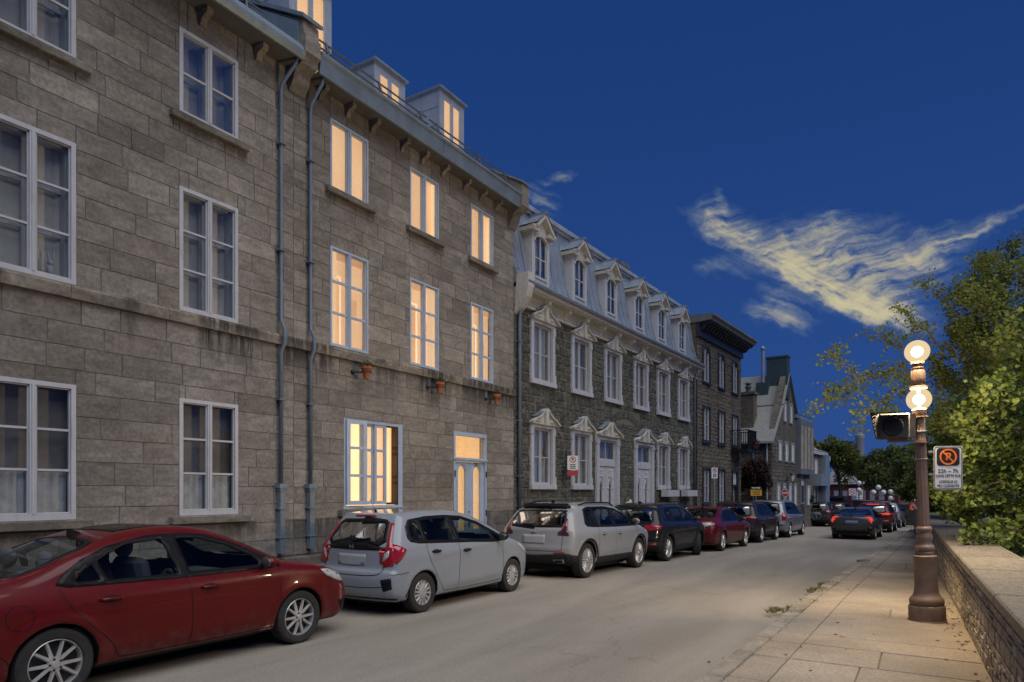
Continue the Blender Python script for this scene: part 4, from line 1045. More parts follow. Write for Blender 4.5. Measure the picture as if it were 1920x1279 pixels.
def hood_dormer(xc):
    y = .03; w = .46; mb = MB()
    zt = 8.66
    for s_ in (-1, 1):
        mb.box(*sorted((xc + s_ * .30, xc + s_ * w)), y, y + .05, 7.28, zt + .06)
    # segment head over the light
    hole = [(xc - .30, 7.56), (xc + .30, 7.56), (xc + .30, 8.48)] + [(xc + .30 * cos(t * pi / 8), 8.48 + .16 * sin(t * pi / 8)) for t in range(1, 8)] + [(xc - .30, 8.48)]
    pane_with_hole(mb, xc - .302, xc + .302, 7.28, zt + .06, hole, y + .002, y + .05)
    for s_ in (-1, 1):
        mb.prism([(y + .05, 7.2), (y + .05, zt + .06), (.5, zt + .06), (.35, 8.3)], 'x', xc + s_ * w - .01, xc + s_ * w + .01)
    o = mb.build('dormer', 'white_paint', HC)
    ar = MB(); ar.tube([(xc + .34 * cos(pi - t * pi / 10), y - .01, 8.47 + .19 * sin(t * pi / 10)) for t in range(11)], .028, 6)
    # pediment
    ar.prism([(xc - .48, 8.70), (xc + .48, 8.70), (xc + .30, 8.95), (xc, 9.16), (xc - .30, 8.95)], 'y', y - .01, y + .08); ar.build('pediment', 'cream_paint', o)
    ck = MB()
    for s_ in (-1, 1):
        ck.box(*sorted((xc + s_ * .26, xc + s_ * .60)), y - .12, .62, 8.70, 8.80)
        ck.bar((xc + s_ * .60, y - .05, 8.77), (xc + s_ * .34, y - .05, 8.86), .18, .08); ck.bar((xc + s_ * .42, y - .06, 8.82), (xc, y - .06, 9.20), .20, .085)
    ck.build('raking_cornice', 'cream_paint', o)
    rf = MB()
    for s_ in (-1, 1):
        rf.add([(xc, y - .18, 9.27), (xc + s_ * .46, y - .18, 8.90), (xc + s_ * .62, y - .16, 8.83), (xc + s_ * .62, .8, 8.83), (xc + s_ * .46, .8, 8.90), (xc, .8, 9.27)], [(0, 1, 4, 5), (1, 2, 3, 4)])
    rf.bar((xc, y - .2, 9.28), (xc, .5, 9.28), .06, .08)
    rf.build('dormer_roof', 'zinc', o)
    gb = MB(); gb.box(xc - .022, xc + .022, y + .02, y + .05, 7.56, 8.63)
    for s_ in (-1, 1): gb.box(*sorted((xc + s_ * .022, xc + s_ * .30)), y + .022, y + .048, 8.05, 8.08); gb.box(*sorted((xc + s_ * .27, xc + s_ * .302)), y + .015, y + .05, 7.56, 8.5)
    gb.box(xc - .3, xc + .3, y - .03, y + .03, 7.50, 7.56); gb.build('sash', 'white_paint', o)
    for s_ in (-1, 1): MB().box(*sorted((xc + s_ * .022, xc + s_ * .28)), y + .034, y + .038, 7.56, 8.62).build('pane', 'window_glass', o)
    cm = MB(); curtain_mesh(cm, xc - .14, xc + .05, 7.6, 8.6, y + .13); cm.build('curtain', 'curtain', o, smooth=True); cm = MB(); curtain_mesh(cm, xc + .12, xc + .30, 7.6, 8.6, y + .14); cm.build('curtain', 'net_curtain', o, smooth=True)
    MB().box(xc - .44, xc + .44, y + .28, y + .30, 7.3, 8.7).build('room', 'room_wall', o)
for c in cen: hood_dormer(c)
# downpipes
mb = MB(); mb.tube([(.26, -.40, 7.04), (.26, -.40, 6.92), (.12, -.12, 6.40), (.12, -.09, 6.2), (.12, -.09, 1.2)], .048, 10); o = mb.build('downpipe', 'pipe_blue', HC, smooth=True)
for z in (5.6, 3.6, 2.2): MB().box(.05, .19, -.14, 0, z, z + .03).build('pipe_clip', 'pipe_blue', o)
MB().cbox(.05, .19, -.15, -.03, .1, 1.22, .01).build('pipe_shoe', 'pipe_pale', o)
mb = MB(); mb.tube([(13.55, -.3, 6.95), (13.62, -.09, 6.5), (13.62, -.09, .9)], .045, 10); mb.build('downpipe', 'pipe_blue', HC, smooth=True)
# brown chimney behind the roof line
mb = MB(); mb.box(9.9, 10.6, 1.6, 2.3, 9.2, 10.55); mb.box(9.82, 10.68, 1.52, 2.38, 10.55, 10.72); mb.build('chimney', 'roof_slate', HC)
mw2 = Matrix.LocRotScale(HC.location, HC.rotation_euler, None)
def at2(o): o.matrix_world = mw2 @ o.matrix_basis if False else mw2; return o
for k, (x0, lab) in enumerate(((9.72, 'white window box under the ground floor window beside the white gothic door'), (11.84, 'white window box under the last ground floor window of the green stone house'))):
    e = empty('window_box', mw2 @ Vector((x0, 0, 1.62)), RZ - AL2, lab, 'planter', 'white window boxes')
    MB().cbox(0, 1.15, -.42, -.12, 0, .24, .01).build('trough', 'white_paint', e)
    mb = MB(); rp = random.Random(k)
    for i in range(90):
        c = Vector((rp.uniform(.05, 1.1), rp.uniform(-.40, -.14), .24)); t = c + Vector((rp.uniform(-.06, .06), rp.uniform(-.06, .06), rp.uniform(.03, .14))); u = Vector((.012, .008, 0))
        mb.cur = rp.random(); mb.add([c - u, c + u, t], [(0, 1, 2)])
    mb.build('plants', 'leaf_dark', e, rnd=True)['kind'] = 'stuff'
# ------------------------------------------------------------------ brown stone house with bracketed cornice
AL3 = .05
O3 = (O2[0] + 14.2 * sin(AL2), O2[1] + 14.2 * cos(AL2))
HD = house_empty('corniced_house', O3[1], 'brown stone three storey house with navy window surrounds and heavy bracketed cornice', O3[0], RZ - AL3)
WD = 6.15
cd = [(.56, 1.52), (2.60, 3.56), (4.64, 5.58)]
opD = [(a + .03, b_ - .03, 6.60, 8.08) for (a, b_) in cd] + [(a + .03, b_ - .03, 4.0, 5.52) for (a, b_) in cd] + [(a + .03, b_ - .03, 1.30, 2.84) for (a, b_) in cd[:2]] + [(4.68, 5.56, .12, 2.82)]
pierced_wall(0, WD, -.8, 9.0, opD, 0, .25).build('wall', 'mortar_brown', HD)
rgd = random.Random(31); brn = block_meshes('stone', 'brown_stone', 6, .4, .07, 2)
zs = [-.65]
while zs[-1] < 8.45: zs.append(zs[-1] + rgd.choice([.14, .17, .2]))
lay(HD, courses(0, WD, zs, .22, .55, opD, rgd, .04, .03), brn, 'stone', 'brown_stone', -.03, .07, .018, 300, None, rgd, .006)
mb = MB(); mb.box(WD - .3, WD, .03, 8, 0, 9.0); mb.box(0, WD, 7.9, 8, 0, 9); mb.box(-.02, .01, .05, 8, 6, 9.3); mb.box(0, WD, .5, 8, 9.0, 9.1); mb.build('side_wall', 'brown_stone', HD)
def navy_window(a, b_, z0, z1, arch, cur=True):
    mb = MB(); h = .06
    if arch:
        r = (b_ - a) / 2; c = (a + b_) / 2; zs_ = z1 - r * .62
        mb.box(a, a + h, -.07, .05, z0, zs_); mb.box(b_ - h, b_, -.07, .05, z0, zs_)
        mb.tube([(c + (r - .04) * cos(pi - t * pi / 12), -.02, zs_ + (r * .62) * sin(t * pi / 12)) for t in range(13)], .045, 8)
        mb.prism([(c + (r) * cos(t * pi / 12), zs_ + (r * .66) * sin(t * pi / 12)) for t in range(7)] + [(c, z1 + .06), (b_, z1 + .06)], 'y', -.028, .02); mb.prism([(c - (r) * cos(t * pi / 12), zs_ + (r * .66) * sin(t * pi / 12)) for t in range(7)] + [(c, z1 + .06), (a, z1 + .06)], 'y', -.028, .02)
    else: frame_rect(mb, a, b_, z0 + .05, z1, h, -.07, .05)
    mb.box(a - .05, b_ + .05, -.10, .05, z0 - .04, z0 + .05)
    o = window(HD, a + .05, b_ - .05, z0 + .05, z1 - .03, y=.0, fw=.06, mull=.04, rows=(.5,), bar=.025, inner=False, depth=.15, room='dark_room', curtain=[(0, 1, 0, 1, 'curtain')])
    mb.build('surround', 'navy_paint', o)
for (a, b_) in cd: navy_window(a, b_, 6.55, 8.12, True); navy_window(a, b_, 3.95, 5.55, False)
for (a, b_) in cd[:2]: navy_window(a, b_, 1.25, 2.87, False)
mb = MB(); frame_rect(mb, 4.62, 5.62, .12, 2.87, .11, -.07, .05); mb.box(4.73, 5.51, .0, .05, 2.05, 2.15); o = mb.build('door_frame', 'navy_paint', HD)
MB().box(4.73, 5.51, .04, .06, 2.15, 2.76).build('transom_pane', 'net_curtain', o); MB().box(4.73, 5.51, .12, .14, .12, 2.05).build('door_leaf', 'dark_room', o)
# cornice
mb = MB(); mb.box(-.02, WD + .05, -.12, .05, 8.42, 8.62); mb.box(-.02, WD + .05, -.10, .05, 8.62, 9.02); mb.build('frieze', 'navy_paint', HD)
mb = MB(); mb.prism([(-.08, 9.02), (-.62, 9.06), (-.66, 9.16), (-.74, 9.22), (-.74, 9.30), (1.5, 9.42), (1.5, 9.02)], 'x', -.06, WD + .30); mb.build('cornice', 'roof_slate', HD)
x = .1
while x < WD + .1:
    MB().prism([(-.10, 9.03), (-.56, 9.055), (-.56, 8.96), (-.36, 8.90), (-.22, 8.74), (-.10, 8.72)], 'x', x, x + .13).build('bracket', 'navy_paint', HD); x += .38
# wrought iron balcony with geraniums
e = mb = MB(); mb.box(4.45, 5.95, -.85, .0, 3.72, 3.82)
bal = mb.build('balcony', 'black_iron', HD)
mb = MB()
for k in range(19): mb.bar((4.48 + k * .08, -.82, 3.82), (4.48 + k * .08, -.82, 4.72), .018)
for k in range(10): mb.bar((4.48, -.82 + k * .09, 3.82), (4.48, -.82 + k * .09, 4.72), .018); mb.bar((5.92, -.82 + k * .09, 3.82), (5.92, -.82 + k * .09, 4.72), .018)
mb.bar((4.45, -.82, 4.73), (5.95, -.82, 4.73), .045); mb.bar((4.48, -.82, 4.73), (4.48, 0, 4.73), .045); mb.bar((5.92, -.82, 4.73), (5.92, 0, 4.73), .045)
mb.build('railing', 'black_iron', bal)
mw3 = Matrix.LocRotScale(HD.location, HD.rotation_euler, None)
leaf_mat('petal_red', (.02, .03, .015), (.14, .01, .015), .2)
e = empty('geranium_box', mw3 @ Vector((5.55, -.80, 4.0)), RZ - AL3, 'dark red geraniums in a box hung on the iron balcony', 'flowers'); rp = random.Random(9)
MB().box(-.35, .35, -.1, .1, -.12, .05).build('trough', 'black_iron', e); mb = MB()
for i in range(260):
    c = Vector((rp.gauss(0, .24), rp.gauss(-.03, .1), rp.uniform(0, .32))); u = Vector((rp.gauss(0, 1), rp.gauss(0, 1), rp.gauss(0, 1))).normalized() * .045; v = Vector((rp.gauss(0, 1), rp.gauss(0, 1), rp.gauss(0, 1))).normalized() * .035
    mb.cur = rp.random(); mb.add([c - u, c + v, c + u, c - v], [(0, 1, 2, 3)])
mb.build('blossom', 'petal_red', e, rnd=True)['kind'] = 'stuff'

# ------------------------------------------------------------------ gabled stone house across the yard
def fpt(px, Zc):          # a place on the sight line of a picture column at a depth
    u = (px - 960) / 1280; return (Zc * (u * cos(TH) - sin(TH)), Zc * (u * sin(TH) + cos(TH)))
E0 = (-8.0, 39.75)
AL4 = .06
HE = house_empty('gabled_house', E0[1], 'grey stone gabled house with pale steep roof and stone chimney beyond the yard', E0[0], RZ - AL4)
WE = 6.6; DE = 9.5
mb = MB()
gab = [(0, -1), (WE, -1), (WE, 5.0), (WE - .25, 5.2), (3.9, 8.75), (3.0, 8.75), (.2, 4.9), (0, 4.7)]
wins = [(1.2 + k * 1.45, 1.2 + k * 1.45 + .7, 4.0 if False else 3.55, 4.75) for k in range(4)] + [(.9 + k * 1.3, .9 + k * 1.3 + .62, .9, 2.3) for k in range(4)] + [(2.4, 2.95, 5.9, 7.1), (3.8, 4.35, 5.9, 7.1)]
mb.prism(gab, 'y', .0, .3); o = mb.build('gable_wall', 'grey_stone', HE)
MB().add([(0, 0, -1), (0, DE, -1), (0, DE, 4.75), (0, 0, 4.75)], [(0, 3, 2, 1)]).box(0.02, .3, .3, DE, 0, 4.75).build('side_wall', 'grey_stone', HE)
rge = random.Random(41); gst = block_meshes('stone', 'grey_stone', 5, .4, .07, 2)
zs = [-.9]
while zs[-1] < 4.6: zs.append(zs[-1] + rge.choice([.18, .22, .26]))
sw = empty('side_stone_face', (0, 0, 0)); bpy.data.objects.remove(sw)
rects = courses(0, DE, zs, .25, .6, [], rge); mb = MB()
for r in rects:
    me = rge.choice(gst); mb.cur = rge.random()
    mb.add([(-.03 + v.co.y * .06, DE - (r[0] + .01 + v.co.x * (r[1] - r[0] - .02)), r[2] + .01 + v.co.z * (r[3] - r[2] - .02)) for v in me.vertices], [tuple(p_.vertices) for p_ in me.polygons])
mb.build('stone_face', 'grey_stone', HE, rnd=True)['kind'] = 'stuff'
rects = courses(0, WE, zs, .25, .6, wins, rge); mb = MB()
for r in rects:
    me = rge.choice(gst); mb.cur = rge.random()
    mb.add([(r[0] + .01 + v.co.x * (r[1] - r[0] - .02), -.04 + v.co.y * .06, r[2] + .01 + v.co.z * (r[3] - r[2] - .02)) for v in me.vertices], [tuple(p_.vertices) for p_ in me.polygons])
mb.build('stone_face', 'grey_stone', HE, rnd=True)['kind'] = 'stuff'
for (a, b_, c, d) in wins:
    mb = MB(); frame_rect(mb, a, b_, c, d, .07, -.07, .02); o = mb.build('window', 'zinc_white', HE); MB().box(a + .07, b_ - .07, -.02, -.01, c + .07, d - .07).build('pane', 'net_curtain', o)
rf = MB(); ov = -.15
rf.add([(-.25, ov, 4.55), (-.25, DE, 4.55), (2.0, DE, 6.85), (2.0, ov, 6.85)], [(0, 3, 2, 1)]); rf.add([(2.0, ov, 6.85), (2.0, DE, 6.85), (3.45, DE, 8.85), (3.45, ov, 8.85)], [(0, 3, 2, 1)])
rf.add([(3.45, ov, 8.85), (3.45, DE, 8.85), (WE + .2, DE, 4.8), (WE + .2, ov, 4.8)], [(0, 3, 2, 1)])
ro = rf.build('roof', 'roof_pale', HE)
mb = MB(); mb.bar((1.97, ov, 6.86), (1.97, DE, 6.86), .08, .05); mb.bar((-.27, ov, 4.55), (-.27, DE, 4.55), .12, .12); mb.build('roof_flashing', 'zinc_white', ro)
# chimney of stone with clay pot
mb = MB(); mb.box(.65, 1.35, 1.2, 2.1, 4.9, 7.55); mb.box(.58, 1.42, 1.12, 2.18, 7.4, 7.55); o = mb.build('chimney', 'brown_stone', HE)
mb = MB(); mb.lathe([(.14, 0), (.14, .25), (.2, .27), (.2, .33), (.12, .36), (.12, .46), (.19, .48), (.19, .54), (.08, .6)], (1.0, 1.6, 7.55), 12); mb.build('chimney_pot', 'rail_iron', o)
mb = MB(); mb.box(2.9, 3.5, -.1, 1.1, 7.3, 9.75); mb.box(2.86, 3.54, -.14, 1.14, 9.75, 9.85); mb.build('chimney', 'copper_green', HE)
mb = MB(); mb.box(2.5, 3.0, .9, 1.6, 7.0, 8.3); mb.build('chimney_base', 'copper_green', HE)
mb = MB(); mb.tube([(2.75, 1.25, 8.3), (2.75, 1.25, 10.3)], .11, 10); mb.lathe([(.16, 0), (.16, .1), (.05, .2)], (2.75, 1.25, 10.3), 10); mb.build('flue', 'zinc', HE)
def small_dormer(x, y, z, s, mat):
    mb = MB(); mb.box(x, x + 1.6 * s, y, y + 1.0 * s, z, z + .75 * s); mb.prism([(y - .1, z + .75 * s), (y + s + .1, z + .75 * s), (y + s * .5, z + 1.15 * s)], 'x', x - .08, x + 2.0 * s)
    o = mb.build('dormer', mat, HE); fb = MB(); fb.box(x - .02, x, y + .2 * s, y + .8 * s, z + .12, z + .62 * s); fb.build('pane', 'window_glass', o)
small_dormer(.2, 4.2, 5.0, 1.15, 'zinc_white'); small_dormer(2.2, 4.4, 7.1, .75, 'copper_green')
mb = MB()      # roof ladder
for y in (2.6, 2.95): mb.bar((.1, y + .4, 5.0), (1.95, y, 6.92), .035)
for k in range(11): t = k / 10; mb.bar((.1 + 1.85 * t, 2.6 + .4 * (1 - t), 5.02 + 1.92 * t), (.1 + 1.85 * t, 2.95 + .4 * (1 - t), 5.02 + 1.92 * t), .028)
mb.build('roof_ladder', 'rail_iron', HE)
mb = MB(); mb.tube([(-.1, .25, 4.6), (-.1, .25, .1)], .05, 8); mb.build('downpipe', 'zinc_white', HE)
mb = MB(); mb.tube([(-.08, 1.0, 4.5), (-.08, 1.0, .1)], .05, 8); mb.build('downpipe', 'pipe_blue', HE)
# ---- narrow blue grey house and the last pale house
def simple_house(name, label, px, Lf, w, h, rh, mat, roofmat, trim, rows, ncol, al, dpt=8):
    u = (px - 960) / 1280; Zc = -Lf / (sin(TH) - u * cos(TH)); s = Zc * (u * sin(TH) + cos(TH))
    e = house_empty(name, s, label, Lf, RZ - al); mb = MB(); mb.box(0, w, 0, dpt, -1.2, h); mb.build('wall', mat, e)
    mb = MB(); mb.prism([(-.2, h), (dpt / 2, h + rh), (dpt + .2, h)], 'x', -.1, w + .1); mb.build('roof', roofmat, e)
    mb = MB(); mb.box(-.05, w + .05, -.18, -.0, h - .25, h - .02); mb.build('cornice', trim, e)
    mb = MB(); mb.box(.1, .6, 1.2, 1.9, h, h + rh + .6); mb.build('chimney', mat, e)
    for (z0, z1) in rows:
        for k in range(ncol):
            a = w * (k + .5) / ncol - .4; mb = MB(); frame_rect(mb, a, a + .8, z0, z1, .09, -.06, .0); o = mb.build('window', trim, e); MB().box(a + .09, a + .71, -.03, -.02, z0 + .09, z1 - .09).build('pane', 'net_curtain', o)
    mb = MB(); mb.box(w / 2 - .3, w / 2 + .5, -.05, 0, .1, 2.2); mb.build('door', 'navy_paint', e)
    return e
HF = simple_house('narrow_house', 'narrow blue grey metal clad house with tall bay next to the stone gable', 1488, -7.75, 4.2, 6.6, 1.0, 'grey_cladding', 'grey_cladding', 'zinc', ((3.9, 5.6), (1.0, 2.6)), 3, .06)
mb = MB(); mb.box(.3, 3.9, -.35, 0, 2.9, 6.3); mb.build('bay', 'grey_cladding', HF)
for k in range(4): MB().box(.35 + k * .9, .95 + k * .9, -.37, -.35, 3.2, 5.9).build('bay_pane', 'dark_room', HF)
HG = simple_house('pale_house', 'pale stone house with white gable parapet at the far end of the terrace', 1508, -7.55, 6.5, 4.6, 1.6, 'grey_stone', 'roof_pale', 'white_paint', ((2.9, 4.0), (.9, 2.2)), 3, .06)
mb = MB(); mb.prism([(-.3, 4.3), (4, 7.2), (8.3, 4.3), (8.3, 4.0), (-.3, 4.0)], 'x', 6.3, 6.7); mb.prism([(-.1, 0), (-.1, 4.2), (8, 4.2), (8, 0)], 'x', 6.45, 6.7); mb.build('gable_parapet', 'white_paint', HG)
mb = MB(); mb.box(2.6, 5.6, -.5, 0, 2.2, 3.0); mb.box(5.0, 6.4, -.3, 0, .2, 4.4); mb.build('shop_front', 'zinc', HG)

# ------------------------------------------------------------------ red brick row far beyond the road end
bx, by = fpt(1542, 118)
HR = house_empty('brick_row', by, 'dark red brick row of houses with white windows far behind the trees', bx, -.02 - radians(20))
mb = MB(); mb.box(0, 12.5, 0, 8, -3.5, 3.0); mb.build('wall', 'brick_red', HR)
mb = MB(); mb.prism([(-.3, 3.0), (4, 5.6), (8.3, 3.0)], 'x', -.2, 12.7); mb.build('roof', 'roof_pale', HR)
for k in range(8):
    for (z0, z1) in ((.4, 1.9), (-2.6, -.9)):
        a = .6 + k * 1.5; MB().box(a, a + .75, -.08, 0, z0, z1).build('window', 'white_paint', HR)
for k in range(3):
    mb = MB(); mb.prism([(1.5 + k * 4, 2.9), (3.0 + k * 4, 2.9), (2.25 + k * 4, 4.4)], 'y', .3, 3); mb.build('roof_gable', 'roof_slate', HR)
tx, ty = fpt(1612, 330)
e = empty('smokestack', (tx, ty, 0), 0, 'tall grey concrete smokestack rising behind the far trees', 'smokestack')
mb = MB(); mb.lathe([(2.6, -5), (2.0, 27), (2.15, 27.2), (2.15, 29), (1.9, 29.2)], (0, 0, 0), 20); mb.build('shaft', 'zinc_white', e, auto=40)
mb = MB(); mb.lathe([(2.25, 18), (2.3, 18.1), (2.3, 18.5), (2.2, 18.6)], (0, 0, 0), 20); mb.build('band', 'roof_slate', e)

# ------------------------------------------------------------------ low walls at the end of the street
def low_wall(name, label, p, q, z0, z1, th=.5, mat='grey_stone'):
    p = Vector((*p, 0)); q = Vector((*q, 0)); d = q - p; e = empty(name, p, math.atan2(d.y, d.x), label, 'wall')
    L_ = d.length; rz_ = random.Random(int(L_ * 10)); zs = [z0]
    while zs[-1] < z1 - .05: zs.append(zs[-1] + rz_.choice([.18, .22, .26]))
    zs[-1] = z1
    MB().box(0, L_, 0, th, z0 - 1, z1 - .02).build('core', 'mortar_brown', e)
    lay(e, courses(0, L_, zs, .3, .7, [], rz_), gst, 'stone', mat, -.03, .06, .02, 120, Matrix.LocRotScale(e.location, e.rotation_euler, None), rz_)
    x = 0
    while x < L_ - .1:
        w = min(2.2, L_ - x); MB().cbox(x + .01, x + w - .01, -.06, th + .06, z1, z1 + .1, .015).build('coping', 'sill_stone', e); x += w
    return e
a = fpt(1618, 60); b_ = fpt(1690, 46); c = fpt(1762, 46)
low_wall('ramp_wall', 'dark stone ramp wall at the far bend behind the red utility vehicle', fpt(1598, 62), fpt(1655, 52), -.3, .95)
low_wall('end_wall', 'grey stone wall closing the street behind the orange marker', fpt(1655, 52), fpt(1775, 47), -.3, .80)
# ------------------------------------------------------------------ vehicles
# A body is a smooth solid (side profile x front section x plan), meshed on a grid; glass, lamps, seams and trim are
# shaped pieces laid on its surface.  Local axes: x forward, y left, z up, origin on the road under the car's middle.
def car_paint(name, col, rough=.28, metal=.0, coat=1.0, dust=.10):
    m, nt, p = newmat(name); P = pos(nt)
    n = noise(nt, P, 1.2, 4, .6); g_ = nt.nodes.new('ShaderNodeNewGeometry')
    sp = nt.nodes.new('ShaderNodeSeparateXYZ'); nt.links.new(P, sp.inputs[0])
    low = 1.0 - X(nt, sp.outputs[2]).smooth(.15, .55)
    d = noise(nt, P, 9, 5, .65)
    c = mixc(nt, (low * d.smooth(.35, .75) * .35 + n.smooth(.4, .8) * dust * .4).clamp(), col, (.16, .14, .115))
    c = mixc(nt, X(nt, g_.outputs['Backfacing']), c, (.02, .02, .022))
    nt.links.new(c, p.inputs['Base Color'])
    nt.links.new((d.smooth(.3, .8) * .10 + low * .2 + rough).v, p.inputs['Roughness']); p.inputs['Metallic'].default_value = metal
    p.inputs['Specular IOR Level'].default_value = .2; p.inputs['Coat IOR'].default_value = 1.4
    p.inputs['Coat Weight'].default_value = coat; p.inputs['Coat Roughness'].default_value = .06
    return name
car_paint('paint_red', (.095, .002, .0025), .35, .0, .5, .0)
car_paint('paint_white', (.235, .26, .295), .35, .0)
car_paint('paint_pearl', (.245, .255, .27), .35, .0)
car_paint('paint_black', (.012, .0115, .012), .3, .0, .45, .05)
car_paint('paint_maroon', (.09, .002, .004), .3, .0, .5, .0)
car_paint('paint_dark', (.022, .014, .015), .3, .0, .45, .05)
car_paint('paint_silver', (.22, .235, .26), .35, .4)
car_paint('paint_gunmetal', (.045, .047, .052), .3, .2, .5)
plain('car_black', (.008, .008, .009), .4, var=.1, spec=.2)
plain('car_trim', (.018, .018, .02), .6, var=.15, spec=.25)
plain('rubber', (.022, .021, .020), .85, var=.3, scale=14, bmp=.2)
plain('alloy', (.52, .51, .50), .35, .55, var=.1)
plain('alloy_dark', (.10, .10, .10), .4, .6, var=.1)
plain('hub_dark', (.025, .025, .025), .6, .3)
plain('chrome', (.6, .6, .6), .12, 1.0, var=.03)
plain('seat_cloth', (.06, .062, .068), .9, var=.2)
plain('cabin', (.08, .08, .085), .85, var=.15)
plain('plate_grey', (.30, .31, .33), .5, var=.06)
plain('plate_blue', (.09, .12, .20), .5, var=.1)
m, nt, p = newmat('lamp_red'); p.inputs['Base Color'].default_value = (.30, .008, .012, 1); p.inputs['Roughness'].default_value = .12; p.inputs['Coat Weight'].default_value = 1
m, nt, p = newmat('lamp_clear'); p.inputs['Base Color'].default_value = (.42, .43, .42, 1); p.inputs['Roughness'].default_value = .1; p.inputs['Coat Weight'].default_value = 1
m, nt, p = newmat('lamp_smoke'); p.inputs['Base Color'].default_value = (.05, .012, .015, 1); p.inputs['Roughness'].default_value = .1; p.inputs['Coat Weight'].default_value = 1
emit_mat('lamp_red_lit', (1.0, .06, .03), .36)
glass_mat('car_glass', (.78, .86, .85), .7, .05, extra=.0)
glass_mat('car_glass_dark', (.16, .18, .19), .7, .05, extra=.0)

def spline(pts, n=14, closed=False):
    """Catmull-Rom through 2D points; a point given three values is a sharp corner"""
    out = []; m = len(pts); P_ = [np.array(p[:2], float) for p in pts]; sharp = [len(p) > 2 for p in pts]
    rng_ = range(m) if closed else range(m - 1)
    for i in rng_:
        p1, p2 = P_[i], P_[(i + 1) % m]; p0 = P_[i - 1] if (closed or i > 0) else p1; p3 = P_[(i + 2) % m] if (closed or i + 2 < m) else p2
        if sharp[i]: p0 = p1 - (p2 - p1) * .3
        if sharp[(i + 1) % m]: p3 = p2 + (p2 - p1) * .3
        for k in range(n):
            t = k / n
            out.append(.5 * ((2 * p1) + (-p0 + p2) * t + (2 * p0 - 5 * p1 + 4 * p2 - p3) * t * t + (-p0 + 3 * p1 - 3 * p2 + p3) * t ** 3))
    if not closed: out.append(P_[-1])
    return np.array(out)
def poly_sdf(px, pz, poly):
    """signed distance (negative inside) of arrays to a closed polygon"""
    d2 = np.full(px.shape, 1e9); ins = np.zeros(px.shape, bool); n = len(poly)
    for i in range(n):
        ax, az = poly[i]; bx, bz = poly[(i + 1) % n]; ex, ez = bx - ax, bz - az; L2 = ex * ex + ez * ez
        if L2 < 1e-12: continue
        t = np.clip(((px - ax) * ex + (pz - az) * ez) / L2, 0, 1); d2 = np.minimum(d2, (px - ax - t * ex) ** 2 + (pz - az - t * ez) ** 2)
        if az != bz:
            c = ((az > pz) != (bz > pz)) & (px < (bx - ax) * (pz - az) / (bz - az) + ax); ins ^= c
    return np.where(ins, -1, 1) * np.sqrt(d2)
def in_poly(px, pz, poly):
    ins = np.zeros(px.shape, bool); n = len(poly)
    for i in range(n):
        ax, az = poly[i]; bx, bz = poly[(i + 1) % n]
        if az != bz: ins ^= ((az > pz) != (bz > pz)) & (px < (bx - ax) * (pz - az) / (bz - az) + ax)
    return ins
def smax(a, b_, k):
    h = np.maximum(k - np.abs(a - b_), 0) / k; return np.maximum(a, b_) + h * h * k * .25
def surface_net(f, o, h):
    """quads of the zero surface of a grid of distances"""
    s = f < 0; nx, ny, nz = f.shape
    acc = np.zeros((nx - 1, ny - 1, nz - 1, 3)); cnt = np.zeros((nx - 1, ny - 1, nz - 1))
    cr = [(i, j, k) for i in (0, 1) for j in (0, 1) for k in (0, 1)]
    def sub(a, c): return a[c[0]:nx - 1 + c[0], c[1]:ny - 1 + c[1], c[2]:nz - 1 + c[2]]
    for a in cr:
        for ax in range(3):
            if a[ax]: continue
            b_ = list(a); b_[ax] = 1
            fa, fb = sub(f, a), sub(f, b_); m = sub(s, a) != sub(s, b_)
            t = np.where(m, fa / np.where(m, fa - fb, 1), 0)
            for q in range(3): acc[..., q] += np.where(m, a[q] + (t if q == ax else 0), 0)
            cnt += m
    act = cnt > 0; idx = -np.ones(act.shape, int); idx[act] = np.arange(act.sum())
    ijk = np.argwhere(act); V = (ijk + acc[act] / cnt[act][:, None]) * h + np.array(o)
    Q = []
    for ax in range(3):
        sl0 = [slice(None)] * 3; sl1 = [slice(None)] * 3; sl0[ax] = slice(0, -1); sl1[ax] = slice(1, None)
        d = s[tuple(sl0)].astype(int) - s[tuple(sl1)].astype(int); u, v = [(1, 2), (2, 0), (0, 1)][ax]
        for sg in (1, -1):
            e = np.argwhere(d == sg); e = e[(e[:, u] > 0) & (e[:, v] > 0) & (e[:, u] < f.shape[u] - 1) & (e[:, v] < f.shape[v] - 1)]
            c = []
            for (du, dv) in ((-1, -1), (0, -1), (0, 0), (-1, 0)):
                k = e.copy(); k[:, u] += du; k[:, v] += dv; c.append(idx[k[:, 0], k[:, 1], k[:, 2]])
            q = np.stack(c, 1); Q.append(q if sg > 0 else q[:, ::-1])
    Q = np.concatenate(Q); Q = Q[(Q >= 0).all(1)]
    return V, Q
def taubin(V, Q, it=4):
    n = len(V); e = np.concatenate([Q[:, [0, 1]], Q[:, [1, 2]], Q[:, [2, 3]], Q[:, [3, 0]]]); e = np.concatenate([e, e[:, ::-1]])
    cn = np.bincount(e[:, 0], minlength=n)[:, None]
    for k in range(it):
        for lam in (.5, -.52):
            m = np.stack([np.bincount(e[:, 0], weights=V[e[:, 1], q], minlength=n) for q in range(3)], 1) / np.maximum(cn, 1); V = V + lam * (m - V)
    return V
